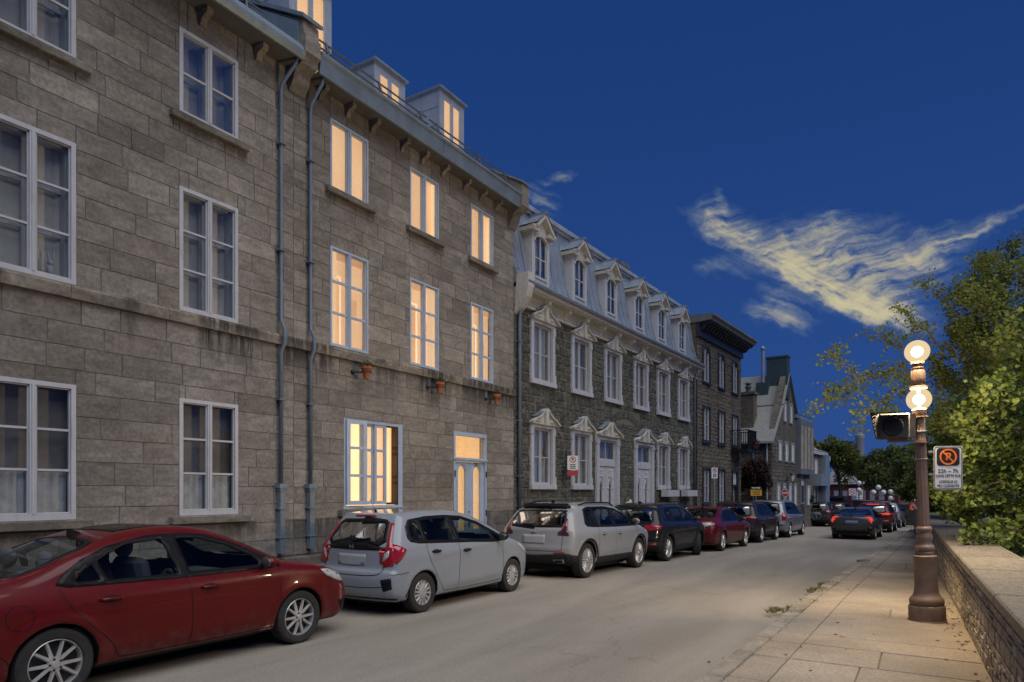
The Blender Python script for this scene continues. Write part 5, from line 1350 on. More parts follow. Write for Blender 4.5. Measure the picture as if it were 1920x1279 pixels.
class Car:
    def __init__(s, name, label, cat, sp, loc, heading, group='vehicles along the street'):
        s.e = empty(name, (loc[0], loc[1], gz(loc[1])), heading, label, cat, group); s.sp = sp; s.body()
        if loc[1] > 12: s.e.rotation_euler = (0, .0145, heading)
    def body(s):
        sp = s.sp; h = sp.get('res', .03); L, W, H = sp['L'], sp['W'], sp['H']
        o = np.array((-L / 2 - 2.5 * h, -W / 2 - .06 - 2.5 * h, .08 - h)); n = [int(math.ceil(q / h)) + 1 for q in (L + 5 * h, W + .12 + 5 * h, H + .1)]
        x = o[0] + h * np.arange(n[0]); y = o[1] + h * np.arange(n[1]); z = o[2] + h * np.arange(n[2])
        prof = spline(sp['prof'], 10, True)
        fx = np.linspace(-L / 2 - .5, L / 2 + .5, int((L + 1) / .012)); fz = np.linspace(0, H + .2, int((H + .2) / .012)); FX, FZ = np.meshgrid(fx, fz, indexing='ij')
        S2 = poly_sdf(FX, FZ, prof)
        Xg, Yg, Zg = np.meshgrid(x, y, z, indexing='ij')
        ay = np.abs(Yg); yn = ay / (W / 2)
        bow = np.interp(Zg, [.2, .7, sp['belt'], H], [sp.get('bow', .11)] * 2 + [sp.get('bow', .11) * 1.2, sp.get('bow', .11) * 1.9])
        xw = Xg + np.tanh(Xg / .45) * bow * yn ** 2.2
        ix = np.clip((xw - fx[0]) / (fx[1] - fx[0]), 0, len(fx) - 1.001); iz = np.clip((Zg - fz[0]) / (fz[1] - fz[0]), 0, len(fz) - 1.001)
        i0 = ix.astype(int); k0 = iz.astype(int); tx = ix - i0; tz = iz - k0
        d1 = (S2[i0, k0] * (1 - tx) + S2[i0 + 1, k0] * tx) * (1 - tz) + (S2[i0, k0 + 1] * (1 - tx) + S2[i0 + 1, k0 + 1] * tx) * tz
        sec = spline(sp['sec'], 10); zs, ws = sec[:, 1], sec[:, 0]; od = np.argsort(zs); hw = np.interp(Zg, zs[od], ws[od]) * W / 2
        pl = spline(sp['plan'], 10); hw = hw * np.interp(Xg, pl[:, 0] * L / 2, pl[:, 1])
        for (xa, ra) in ((sp['xr'], sp['ra']), (sp['xf'], sp['ra'])):
            dd = np.sqrt((Xg - xa) ** 2 + (Zg - sp['rw']) ** 2)
            hw = hw + sp.get('flare', .02) * np.exp(-((dd - ra - .03) / .07) ** 2) * (Zg < sp['belt'])
        for (za, zb, xa, xb, amt) in sp.get('crease', []):     # pressed lines along the flank
            zc = za + (zb - za) * np.clip((Xg - xa) / (xb - xa), 0, 1); m_ = np.clip((Xg - xa) / .3, 0, 1) * np.clip((xb - Xg) / .3, 0, 1)
            q = (Zg - zc); hw = hw + amt * m_ * np.where(q < 0, np.exp(-(q / .05) ** 2), np.exp(-(q / .14) ** 2)) 
        slope = np.gradient(np.interp(z, zs[od], ws[od]) * W / 2, z); nrm = np.sqrt(1 + slope ** 2)[None, None, :]
        d2 = (ay - hw) / nrm
        f = smax(d1, d2, sp.get('round', .10))
        for xa in (sp['xr'], sp['xf']):
            c = np.maximum(np.sqrt((Xg - xa) ** 2 + (Zg - sp['rw']) ** 2) - sp['ra'], W / 2 - .30 - ay)
            f = smax(f, -c, .02)
        V, Q = surface_net(f, o, h); V = taubin(V, Q, 3)
        s.bvh = BVHTree.FromPolygons(V.tolist(), Q.tolist())
        cen = V[Q].mean(1); e1 = V[Q[:, 2]] - V[Q[:, 0]]; e2 = V[Q[:, 3]] - V[Q[:, 1]]; N = np.cross(e1, e2); N /= np.linalg.norm(N, axis=1)[:, None] + 1e-9
        keep = np.ones(len(Q), bool)
        if sp.get('clear', True):
            for w in sp['win']:
                w = np.array(w); keep &= ~(in_poly(cen[:, 0], cen[:, 2], w) & (np.abs(N[:, 1]) > .35) & (cen[:, 2] > sp['belt'] - .12))
            for key, sg in (('rear_glass', -1), ('front_glass', 1)):
                if key in sp: keep &= ~(in_poly(cen[:, 1], cen[:, 2], np.array(s.mir(sp[key]))) & (N[:, 0] * sg > .15) & (cen[:, 0] * sg > 0))
            if 'rear_top' in sp: keep &= ~(in_poly(cen[:, 0], cen[:, 1], np.array(sp['rear_top'])) & (N[:, 2] > .3) & (cen[:, 2] > .8))
        dark = np.zeros(len(Q), int)
        for xa in (sp['xr'], sp['xf']):
            dd = np.sqrt((cen[:, 0] - xa) ** 2 + (cen[:, 2] - sp['rw']) ** 2)
            dark |= ((dd < sp['ra'] + .006) & (np.abs(N[:, 1]) < .6)) | ((dd < sp['ra']) & (np.abs(cen[:, 1]) < W / 2 - .2))
        dark |= (N[:, 2] < -.75) & (cen[:, 2] < .35)
        Q = Q[keep]; dark = dark[keep]
        me = bpy.data.meshes.new('body'); me.from_pydata(V.tolist(), [], Q.tolist()); me.materials.append(MATS[sp['paint']]); me.materials.append(MATS['car_black'])
        me.polygons.foreach_set('material_index', dark.astype(np.int32)); me.polygons.foreach_set('use_smooth', [True] * len(Q)); me.update()
        s.b = link('body', me, s.e)
    def mir(s, pts):
        """half outline (y >= 0, from centre top round to centre bottom) completed to a full one"""
        return [(-p[0], p[1]) for p in pts] + [(p[0], p[1]) for p in reversed(pts)]
    def hit(s, a, b_, view, off):
        if view in 'lr':
            sg = -1 if view == 'r' else 1; o, d = Vector((a, sg * 3, b_)), Vector((0, -sg, 0))
        elif view in 'bf':
            sg = -1 if view == 'b' else 1; o, d = Vector((sg * 5, a, b_)), Vector((-sg, 0, 0))
        else: o, d = Vector((a, b_, 4)), Vector((0, 0, -1))
        r = s.bvh.ray_cast(o, d)
        if r[0] is None: return None
        n = r[1] if r[1].dot(d) < 0 else -r[1]
        if -n.dot(d) < (getattr(s, 'gz_', None) or s.sp.get('graze', .22)): return None
        return r[0] + n * off
    def patch(s, name, mat, poly, view, off=.004, holes=(), step=.05, parent=None, skirt=.012, both=True, graze=None):
        """a shaped piece laid on the surface; view = r/l side, b back, f front, t top"""
        views = ('r', 'l') if view == 's' else (view,); res = None; s.gz_ = graze
        for vw in views:
            loops = [poly] + list(holes); pts = []; fl = []
            for lp in loops:
                st = len(pts); n = len(lp)
                for i in range(n):
                    p, q = lp[i], lp[(i + 1) % n]; k = max(1, int(math.hypot(q[0] - p[0], q[1] - p[1]) / step))
                    for j in range(k): pts.append(Vector((p[0] + (q[0] - p[0]) * j / k, p[1] + (q[1] - p[1]) * j / k)))
                fl.append(list(range(st, len(pts))))
            nb = len(fl[0]); A = np.array(poly); H_ = [np.array(q) for q in holes]
            gx = np.arange(A[:, 0].min() + step / 2, A[:, 0].max(), step); gz = np.arange(A[:, 1].min() + step / 2, A[:, 1].max(), step)
            if len(gx) and len(gz):
                GX, GZ = np.meshgrid(gx, gz); ok = in_poly(GX, GZ, A)
                for q in H_: ok &= ~in_poly(GX, GZ, q)
                dmin = np.full(GX.shape, 9.)
                for lp in loops:
                    dmin = np.minimum(dmin, np.abs(poly_sdf(GX, GZ, np.array(lp))))
                for (a, b_) in zip(GX[ok & (dmin > step * .35)], GZ[ok & (dmin > step * .35)]): pts.append(Vector((float(a), float(b_))))
            r = delaunay_2d_cdt(pts, [], fl, 0, 1e-6)
            V2 = np.array([tuple(v) for v in r[0]]); T = np.array([f for f in r[2] if len(f) == 3])
            c = V2[T].mean(1); ok = in_poly(c[:, 0], c[:, 1], A)
            for q in H_: ok &= ~in_poly(c[:, 0], c[:, 1], q)
            T = T[ok]; vs = []; good = []
            for (a, b_) in V2:
                p = s.hit(a, b_, vw, off); good.append(p is not None); vs.append(tuple(p) if p else (0, 0, 0))
            good = np.array(good); T = T[good[T].all(1)] if len(T) else T
            if not len(T): continue
            fs = [tuple(int(i) for i in t) for t in T]
            if skirt:
                ed = {}
                for t in fs:
                    for i in range(3):
                        k = (t[i], t[(i + 1) % 3]); ed[k] = 1
                m = {}
                for (a, b_) in list(ed):
                    if (b_, a) in ed: continue
                    for q in (a, b_):
                        if q not in m: p = s.hit(V2[q][0], V2[q][1], vw, off - skirt); m[q] = len(vs); vs.append(tuple(p))
                    fs.append((b_, a, m[a], m[b_]))
            mb = MB(); mb.add(vs, fs); o = mb.build(name, mat, parent or s.e, smooth=False)
            o.data.polygons.foreach_set('use_smooth', [True] * len(T) + [False] * (len(fs) - len(T))); res = res or o
        return res
    gz_ = None
    def seam(s, lines, view='s', w=.008, off=.0015, name='seam', mat='car_black', n=10, parent=None):
        for vw in (('r', 'l') if view == 's' else (view,)):
            mb = MB()
            for ln in lines:
                c = spline(ln, n); vs = []
                for i in range(len(c)):
                    d = c[min(i + 1, len(c) - 1)] - c[max(i - 1, 0)]; d /= np.linalg.norm(d) + 1e-9; nn = np.array((-d[1], d[0])) * w / 2
                    p, q = s.hit(*(c[i] + nn), vw, off), s.hit(*(c[i] - nn), vw, off)
                    if p is None or q is None: vs = vs; continue
                    vs += [p, q]
                mb.add(vs, [(2 * i, 2 * i + 1, 2 * i + 3, 2 * i + 2) for i in range(len(vs) // 2 - 1)])
            if mb.f: mb.build(name, mat, parent or s.e)
    def glass(s):
        sp = s.sp; g = sp.get('glass', 'car_glass'); gr = sp.get('glass_rear', g)
        def inset(poly, d):
            P_ = np.array(poly); n = len(P_); out = []
            ar = .5 * np.sum(P_[:, 0] * np.roll(P_[:, 1], -1) - np.roll(P_[:, 0], -1) * P_[:, 1]); sg = 1 if ar > 0 else -1
            for i in range(n):
                a, b_, c = P_[i - 1], P_[i], P_[(i + 1) % n]; d1 = (b_ - a) / (np.linalg.norm(b_ - a) + 1e-9); d2 = (c - b_) / (np.linalg.norm(c - b_) + 1e-9)
                n1 = np.array((-d1[1], d1[0])); n2 = np.array((-d2[1], d2[0])); m = n1 + n2; m /= np.linalg.norm(m) + 1e-9; k = d / max(.45, m.dot(n1)); out.append(tuple(b_ + m * k * sg))
            return out
        s.patch('window_frame', 'car_black', sp['dlo'], 's', .005, [inset(w, .012) for w in sp['win']], .05)
        for w in sp['win']: s.patch('window', g, inset(w, -.008), 's', .001, (), .06, skirt=0)
        for key, vw in (('rear_glass', 'b'), ('front_glass', 'f')):
            if key in sp:
                full = s.mir(sp[key]); s.patch('rear_window' if vw == 'b' else 'windscreen', gr if vw == 'b' else g, inset(full, -.005), vw, .001, (), .07, skirt=0)
                s.patch('glass_border', 'car_black', inset(full, -.03), vw, .003, [inset(full, .025)], .06)
        if 'rear_top' in sp:
            full = sp['rear_top']; s.patch('rear_window', gr, inset(full, -.005), 't', .001, (), .07, skirt=0); s.patch('glass_border', 'car_black', inset(full, -.03), 't', .003, [inset(full, .025)], .06)
        if 'dlo_trim' in sp: s.seam([[*sp['dlo'], sp['dlo'][0]]], 's', .016, .008, 'window_trim', sp['dlo_trim'], 2)
    def wheel(s, x, side, style, steer=0.0):
        sp = s.sp; R = sp['rw']; W = sp.get('tw', .205); rr = R * sp.get('rim', .68); y = side * (sp['W'] / 2 - W / 2 - .025)
        t = MB(); n = 40
        pr = [(rr * .98, -W * .42), (rr + .012, -W * .5), (R * .90, -W * .52), (R * .985, -W * .43), (R, -W * .30), (R, W * .30), (R * .985, W * .43), (R * .90, W * .52), (rr + .012, W * .5), (rr * .98, W * .42)]
        t.lathe(pr, (0, 0, 0), n); t.f = t.f[:-2]; t.r = t.r[:-2]
        M = Matrix.Translation((x, y, R)) @ Matrix.Rotation(radians(steer), 4, 'Z') @ Matrix.Rotation(-side * pi / 2, 4, 'X')
        def T(mb): mb.v = [tuple(M @ Vector(v)) for v in mb.v]; return mb
        w = T(t).build('wheel', 'rubber', s.e, auto=35)
        o = W * .5    # outward is +z here
        d = MB(); d.lathe([(rr, o - .015), (rr * .96, o - .008), (rr * .93, o - .03), (rr * .90, -.02), (rr * .5, -.02), (rr * .2, 0)], (0, 0, 0), n); d.f = d.f[:-2]; d.r = d.r[:-2]; T(d).build('rim', 'alloy' if style != 'steel' else 'alloy_dark', w, auto=35)
        b_ = MB(); b_.lathe([(rr * .91, o - .075), (rr * .02, o - .07)], (0, 0, 0), 24); T(b_).build('brake_disc', 'hub_dark', w)
        sk = MB(); ns, tw = {'twin': (5, 1), 'ten': (10, 0), 'blade': (14, 0), 'steel': (9, 0), 'multi': (10, 1)}[style]
        for k in range(ns):
            a0 = 2 * pi * k / ns + sp.get('phase', .3)
            for q in ((-1, 1) if tw else (0,)):
                wi, wo = (rr * .095, rr * .075) if tw else (rr * .09, rr * .10 if ns == 10 else rr * .12)
                ai = a0 + q * (.20 if ns == 5 else .10); ao = a0 + q * (.30 if ns == 5 else .16); ri, ro = rr * .22, rr * .94
                ci, co = Vector((ri * cos(ai), ri * sin(ai))), Vector((ro * cos(ao), ro * sin(ao)))
                mid = (ci + co) / 2; dn = (co - ci).normalized(); pn = Vector((-dn.y, dn.x)); bl = []
                for (c, wd, z) in ((ci, wi, o - .012), (mid, (wi + wo) / 2 * .9, o - .012), (co, wo, o - .018)):
                    bl += [(*(c - pn * wd), z - .022), (*(c - pn * wd * .45), z), (*(c + pn * wd * .45), z), (*(c + pn * wd), z - .022)]
                sk.add(bl, [(r * 4 + i, r * 4 + i + 1, r * 4 + 5 + i, r * 4 + 4 + i) for r in range(2) for i in range(3)])
        if style == 'blade':
            sk.lathe([(rr * .46, o - .03), (rr * .42, o - .008), (rr * .30, o - .004), (rr * .12, o + .002), (.001, o + .002)], (0, 0, 0), 28)
        else: sk.lathe([(rr * .30, o - .035), (rr * .27, o - .012), (rr * .15, o - .010), (rr * .13, o - .002), (.001, o - .001)], (0, 0, 0), 24)
        T(sk).build('spokes', 'alloy', w, auto=30)
        if style != 'blade':
            nb = MB()
            for k in range(5): nb.lathe([(.011, o - .02), (.011, o - .006), (.002, o - .005)], (rr * .22 * cos(2 * pi * k / 5 + .6), rr * .22 * sin(2 * pi * k / 5 + .6), 0), 8)
            T(nb).build('wheel_nuts', 'hub_dark', w)
    def wheels(s, style, steer=0.0):
        for x in (s.sp['xr'], s.sp['xf']):
            for side in (-1, 1): s.wheel(x, side, style, steer if x > 0 else 0)
        W = s.sp['W'] / 2; mb = MB()
        mb.box(s.sp['xr'] - .5, s.sp['xf'] + .45, -W + .34, W - .34, .17, .5); mb.box(s.sp['xr'] + .42, s.sp['xf'] - .42, -W + .26, W - .26, .16, .32); mb.build('underbody', 'car_black', s.e)
    def cabin(s, belt, xs, xr, top):
        """seats, dash and wheel seen through the glass"""
        W = s.sp['W'] / 2
        MB().box(xr - .35, xs + 1.0, -W + .12, W - .12, .30, belt - .34).build('cabin_floor', 'cabin', s.e)
        for y in (-.38, .38):
            mb = MB(); b0 = belt - .28
            mb.cbox(xs - .28, xs + .26, y - .25, y + .25, b0 - .10, b0 + .06, .04)
            o = len(mb.v); mb.cbox(xs - .40, xs - .24, y - .24, y + .24, b0 - .02, top - .26, .05)
            for i in range(o, len(mb.v)): v = mb.v[i]; mb.v[i] = (v[0] - (v[2] - b0) * .22, v[1], v[2])
            st = mb.build('seat', 'seat_cloth', s.e)
            hb = MB(); hx = xs - .40 - (top - .26 - b0) * .22; hb.sphere((hx + .02, y, top - .15), .13, 14, 10, (.55, 1.0, .85)); hb.build('headrest', 'seat_cloth', st, smooth=True)
        mb = MB(); mb.cbox(xr - .1, xr + .45, -.62, .62, belt - .42, belt - .22, .05); o = len(mb.v); mb.cbox(xr - .22, xr - .06, -.62, .62, belt - .30, top - .32, .05)
        for i in range(o, len(mb.v)): v = mb.v[i]; mb.v[i] = (v[0] - (v[2] - belt) * .3, v[1], v[2])
        rs = mb.build('rear_seat', 'seat_cloth', s.e)
        for y in (-.38, .38): hb = MB(); hb.sphere((xr - .22, y, top - .24), .12, 14, 10, (.55, 1.05, .8)); hb.build('headrest', 'seat_cloth', rs, smooth=True)
        MB().cbox(xs + .52, xs + 1.05, -W + .14, W - .14, belt - .40, belt - .06, .06).build('dashboard', 'cabin', s.e)
        mb = MB(); c = Vector((xs + .42, .38, belt - .06)); mb.tube([c + Vector((sin(.4) * .0 - .18 * .42 * sin(t * pi / 10), .18 * cos(t * pi / 10), .18 * .9 * sin(t * pi / 10))) for t in range(21)], .014, 6); mb.bar(c, c + Vector((.18, 0, -.1)), .03); mb.build('steering_wheel', 'car_black', s.e)
        mb = MB(); mb.cbox(xs + .42, xs + .45, -.12, .12, top - .16, top - .10, .01); mb.build('rear_view_mirror', 'car_black', s.e)
    def mirror(s, x, z, mat, w=.0, foot=True):
        sp = s.sp
        for vw, sg in (('r', -1), ('l', 1)):
            p = s.hit(x, z, vw, 0)
            if p is None: continue
            mb = MB(); c = p + Vector((-.02, sg * .13, .035)); mb.sphere(c, .1, 16, 10, (.62, 1.05, .72))
            o = mb.build('door_mirror', mat, s.e, smooth=True)
            MB().bar(p + Vector((0, -sg * .01, .0)), c - Vector((0, sg * .05, .04)), .07, .04).build('mirror_foot', 'car_black', o)
            g_ = MB(); g_.sphere(c + Vector((-.035, 0, 0)), .085, 14, 8, (.35, 1, .68)); g_.build('mirror_glass', 'alloy_dark', o, smooth=True)
    def handle(s, x, z, mat, L=.19):
        for vw, sg in (('r', -1), ('l', 1)):
            p = s.hit(x, z, vw, 0); q = s.hit(x + L, z, vw, 0)
            if p is None or q is None: continue
            s.patch('handle_recess', 'car_black' if mat != 'car_black' else 'car_trim', [(x + .03 + (L - .06) * .5 + .09 * cos(t * pi / 8) * 1.0, z + .032 * sin(t * pi / 8)) for t in range(16)], vw, .0012, (), .05, skirt=0)
            mb = MB(); d = Vector((0, sg, 0))
            pts = [p + d * .004, p + d * .022 + Vector((.02, 0, .003)), (p + q) / 2 + d * .028 + Vector((0, 0, .004)), q + d * .022 + Vector((-.02, 0, .003)), q + d * .004]
            mb.tube(pts, [.014, .016, .017, .016, .013], 8); mb.build('door_handle', mat, s.e, smooth=True)
    def roof_rails(s, x0, x1, y, mat='car_black'):
        for sg in (-1, 1):
            pts = []
            for k in range(13):
                t = k / 12; xx = x0 + (x1 - x0) * t; p = s.hit(xx, sg * y, 't', .045 * min(1, 6 * t, 6 * (1 - t)) + .004)
                if p: pts.append(p)
            if len(pts) > 3: mb = MB(); mb.tube(pts, .018, 6); mb.build('roof_rail', mat, s.e, smooth=True)
    def antenna(s, x, L=.2):
        p = s.hit(x, 0, 't', 0)
        if p: mb = MB(); mb.tube([p, p + Vector((-.02, 0, .03))], .018, 8); mb.tube([p + Vector((-.01, 0, .02)), p + Vector((-L * .55, 0, L * .85))], .004, 6); mb.build('antenna', 'car_black', s.e)
    def fin(s, x):
        p = s.hit(x, 0, 't', 0)
        if p: mb = MB(); mb.prism([(p.x - .08, p.z - .01), (p.x + .09, p.z - .01), (p.x - .05, p.z + .06), (p.x - .08, p.z + .06)], 'y', -.015, .015); mb.build('antenna', 'car_black', s.e)
    def wiper(s, a, b_, view='b'):
        p, q = s.hit(*a, view, .02), s.hit(*b_, view, .012)
        if p and q: mb = MB(); mb.bar(p, q, .018); mb.build('wiper', 'car_black', s.e)
STD_PLAN = [(-1.02, .80), (-1.0, .86), (-.93, .945), (-.8, .985), (-.5, 1.0), (0, 1.0), (.5, .995), (.8, .965), (.93, .91), (1.0, .80), (1.02, .74)]
def ring(xc, zc, r, a0, a1, n=14): return [(xc + r * cos(radians(a0 + (a1 - a0) * k / n)), zc + r * sin(radians(a0 + (a1 - a0) * k / n))) for k in range(n + 1)]

# ---- red sedan in the foreground
SED = dict(L=4.59, W=1.755, H=1.465, belt=.92, paint='paint_red', res=.0225, rw=.318, ra=.352, xr=-1.335, xf=1.335, rim=.70, tw=.21, bow=.13, round=.11, flare=.018, phase=.95,
    prof=[(-2.10, .26), (-2.24, .40), (-2.285, .62), (-2.22, .88), (-2.13, 1.02), (-1.80, 1.07), (-1.52, 1.13), (-1.15, 1.275), (-.72, 1.41), (-.30, 1.462), (.10, 1.452), (.48, 1.37), (.85, 1.215), (1.18, 1.055), (1.40, .985), (1.75, .93), (2.05, .83), (2.20, .70), (2.27, .52), (2.26, .34), (2.12, .20), (1.7, .19), (-1.7, .20)],
    sec=[(.80, .10), (.90, .20), (.955, .34), (.985, .50), (1.0, .68), (.985, .84), (.945, .94), (.89, 1.02), (.83, 1.14), (.755, 1.29), (.66, 1.42), (.60, 1.50)],
    plan=STD_PLAN, crease=[(.80, .86, -2.2, 1.2, .012), (.36, .40, -.95, .95, .012)],
    dlo=[(-1.32, 1.00), (-1.25, 1.085), (-1.06, 1.205), (-.80, 1.31), (-.40, 1.385), (-.02, 1.39), (.24, 1.36), (.55, 1.25), (.88, 1.09), (1.06, .99), (1.06, .955), (.5, .945), (-.3, .95), (-1.0, .965), (-1.22, .972)],
    win=[[(-1.18, 1.015), (-1.07, 1.115), (-.985, 1.168), (-.915, .998), (-1.12, .998)], [(-.945, 1.19), (-.66, 1.32), (-.27, 1.355), (-.155, .985), (-.875, .99)], [(-.06, .985), (-.135, 1.355), (.10, 1.345), (.42, 1.255), (.72, 1.11), (.80, 1.03), (.80, .985)]],
    rear_top=[(-.90, -.50), (-.84, 0), (-.90, .50), (-1.02, .56), (-1.58, .62), (-1.66, .50), (-1.70, 0), (-1.66, -.50), (-1.58, -.62), (-1.02, -.56)], front_glass=[(0, 1.40), (.48, 1.385), (.58, 1.34), (.70, 1.06), (.66, 1.03), (0, 1.02)])
def red_car():
    c = Car('sedan', 'dark red sedan with silver twin spoke wheels parked in the foreground', 'car', SED, (-7.38, 4.25, 0), pi / 2)
    c.glass(); c.wheels('twin')
    c.seam([[(-1.30, .975), (-1.26, .86), (-1.10, .66), (-.88, .44), (-.80, .30), (-.70, .27), (-.02, .265)], [(-.13, .955), (-.085, .80), (-.07, .5), (-.085, .27)], [(1.04, .95), (1.02, .78), (1.03, .5), (.98, .29), (.90, .262), (-.08, .262)]], w=.009)
    c.seam([[(-1.93, .60), (-1.75, .46), (-1.68, .36)], [(1.72, .93), (1.80, .78), (1.78, .62)], [(-2.2, .30), (-1.9, .31), (-1.75, .31)]], w=.008)
    c.seam([[(-1.62 + .105 * cos(t * pi / 8), .765 + .105 * sin(t * pi / 8)) for t in range(17)]], w=.006, name='fuel_flap_seam', n=3)
    c.handle(-.98, .835, 'paint_red'); c.handle(.03, .83, 'paint_red')
    c.mirror(.84, .99, 'paint_red')
    c.patch('headlamp', 'lamp_clear', [(1.66, .86), (1.80, .855), (1.98, .79), (2.10, .71), (2.04, .67), (1.92, .70), (1.74, .78)], 's', .006)
    c.patch('tail_lamp', 'lamp_red', [(-1.95, .945), (-2.02, .985), (-2.18, .985), (-2.24, .85), (-2.22, .79), (-2.10, .80)], 's', .006)
    c.patch('grille', 'car_black', c.mir([(0, .46), (.50, .46), (.58, .38), (.48, .27), (0, .25)]), 'f', .004); c.patch('plate', 'plate_grey', c.mir([(0, .84), (.26, .84), (.26, .70), (0, .70)]), 'b', .008)
    c.patch('fog_lamp_recess', 'car_black', [(1.98, .44), (2.16, .46), (2.20, .32), (2.06, .29)], 's', .004)
    c.patch('sill_scuff', 'rust_scuff', [(.78, .285), (1.0, .30), (1.0, .245), (.80, .24)], 'r', .0016, skirt=0)
    c.patch('bumper_scuff', 'primer_scuff', [(1.93, .66), (1.97, .63), (1.98, .50), (2.02, .40), (2.06, .42), (2.04, .52), (2.02, .64)], 'r', .0016, skirt=0)
    c.patch('sunroof_glass', 'car_glass_dark', [(-.62, -.40), (.02, -.40), (.02, .40), (-.62, .40)], 't', .003, step=.08)
    c.seam([[(1.28, -.60), (1.30, 0), (1.28, .60)]], 't', .03, .003, 'cowl'); c.fin(-.78)
    c.cabin(.94, -.02, -1.0, 1.42)
m, nt, p = newmat('rust_scuff'); P = pos(nt); n_ = noise(nt, P, 22, 5, .7); nt.links.new(mixc(nt, n_.smooth(.4, .6), (.10, .012, .012), (.30, .22, .13)), p.inputs['Base Color']); p.inputs['Roughness'].default_value = .8
m, nt, p = newmat('primer_scuff'); P = pos(nt); n_ = noise(nt, vec_scale(nt, P, (9, 9, 30)), 2.2, 5, .8); nt.links.new(mixc(nt, n_.smooth(.52, .58), (.15, .010, .012), (.38, .36, .36)), p.inputs['Base Color']); p.inputs['Roughness'].default_value = .5
red_car()

# ---- white hatchback
HAT = dict(L=4.06, W=1.695, H=1.535, belt=1.0, paint='paint_white', res=.0225, rw=.302, ra=.335, xr=-1.265, xf=1.265, rim=.64, tw=.185, bow=.12, round=.10, flare=.014,
    prof=[(-1.86, .24), (-1.99, .32), (-2.025, .52), (-2.00, .66, 1), (-1.955, .70), (-1.935, .92), (-1.91, 1.05), (-1.78, 1.26), (-1.63, 1.46), (-1.56, 1.495), (-1.1, 1.525), (-.55, 1.53), (-.05, 1.49), (.45, 1.37), (.95, 1.17), (1.25, 1.03), (1.62, .92), (1.87, .80), (1.98, .62), (2.0, .42), (1.92, .22), (1.5, .18), (-1.5, .19)],
    sec=[(.82, .10), (.92, .20), (.965, .34), (.985, .50), (1.0, .68), (.995, .86), (.965, .98), (.93, 1.06), (.87, 1.18), (.80, 1.32), (.72, 1.45), (.64, 1.53), (.55, 1.58)],
    plan=[(-1.02, .86), (-1.0, .90), (-.93, .96), (-.8, .99), (-.5, 1.0), (0, 1.0), (.5, .99), (.8, .95), (.93, .88), (1.0, .76), (1.02, .7)],
    crease=[(.80, .98, -1.3, .95, .012), (.34, .40, -.85, .95, .012), (.98, 1.05, -1.9, -.8, .008)],
    dlo=[(-1.56, 1.14), (-1.53, 1.30), (-1.42, 1.40), (-1.0, 1.44), (-.5, 1.445), (-.1, 1.42), (.32, 1.31), (.80, 1.10), (1.02, .99), (1.0, .955), (.6, .95), (0, .985), (-.8, 1.02), (-1.35, 1.045), (-1.52, 1.08)],
    win=[[(-1.47, 1.15), (-1.45, 1.28), (-1.37, 1.355), (-1.24, 1.375), (-1.21, 1.09), (-1.38, 1.10)], [(-1.14, 1.075), (-1.175, 1.39), (-.8, 1.405), (-.47, 1.405), (-.40, 1.035)], [(-.32, 1.03), (-.37, 1.405), (-.1, 1.385), (.27, 1.285), (.50, 1.18), (.58, 1.0)], [(.66, .995), (.60, 1.13), (.80, 1.045), (.86, .99)]],
    rear_glass=[(0, 1.385), (.42, 1.375), (.475, 1.34), (.555, 1.10), (.48, 1.05), (.2, 1.10), (0, 1.115)], front_glass=[(0, 1.43), (.46, 1.42), (.56, 1.37), (.66, 1.07), (.62, 1.02), (0, 1.0)])
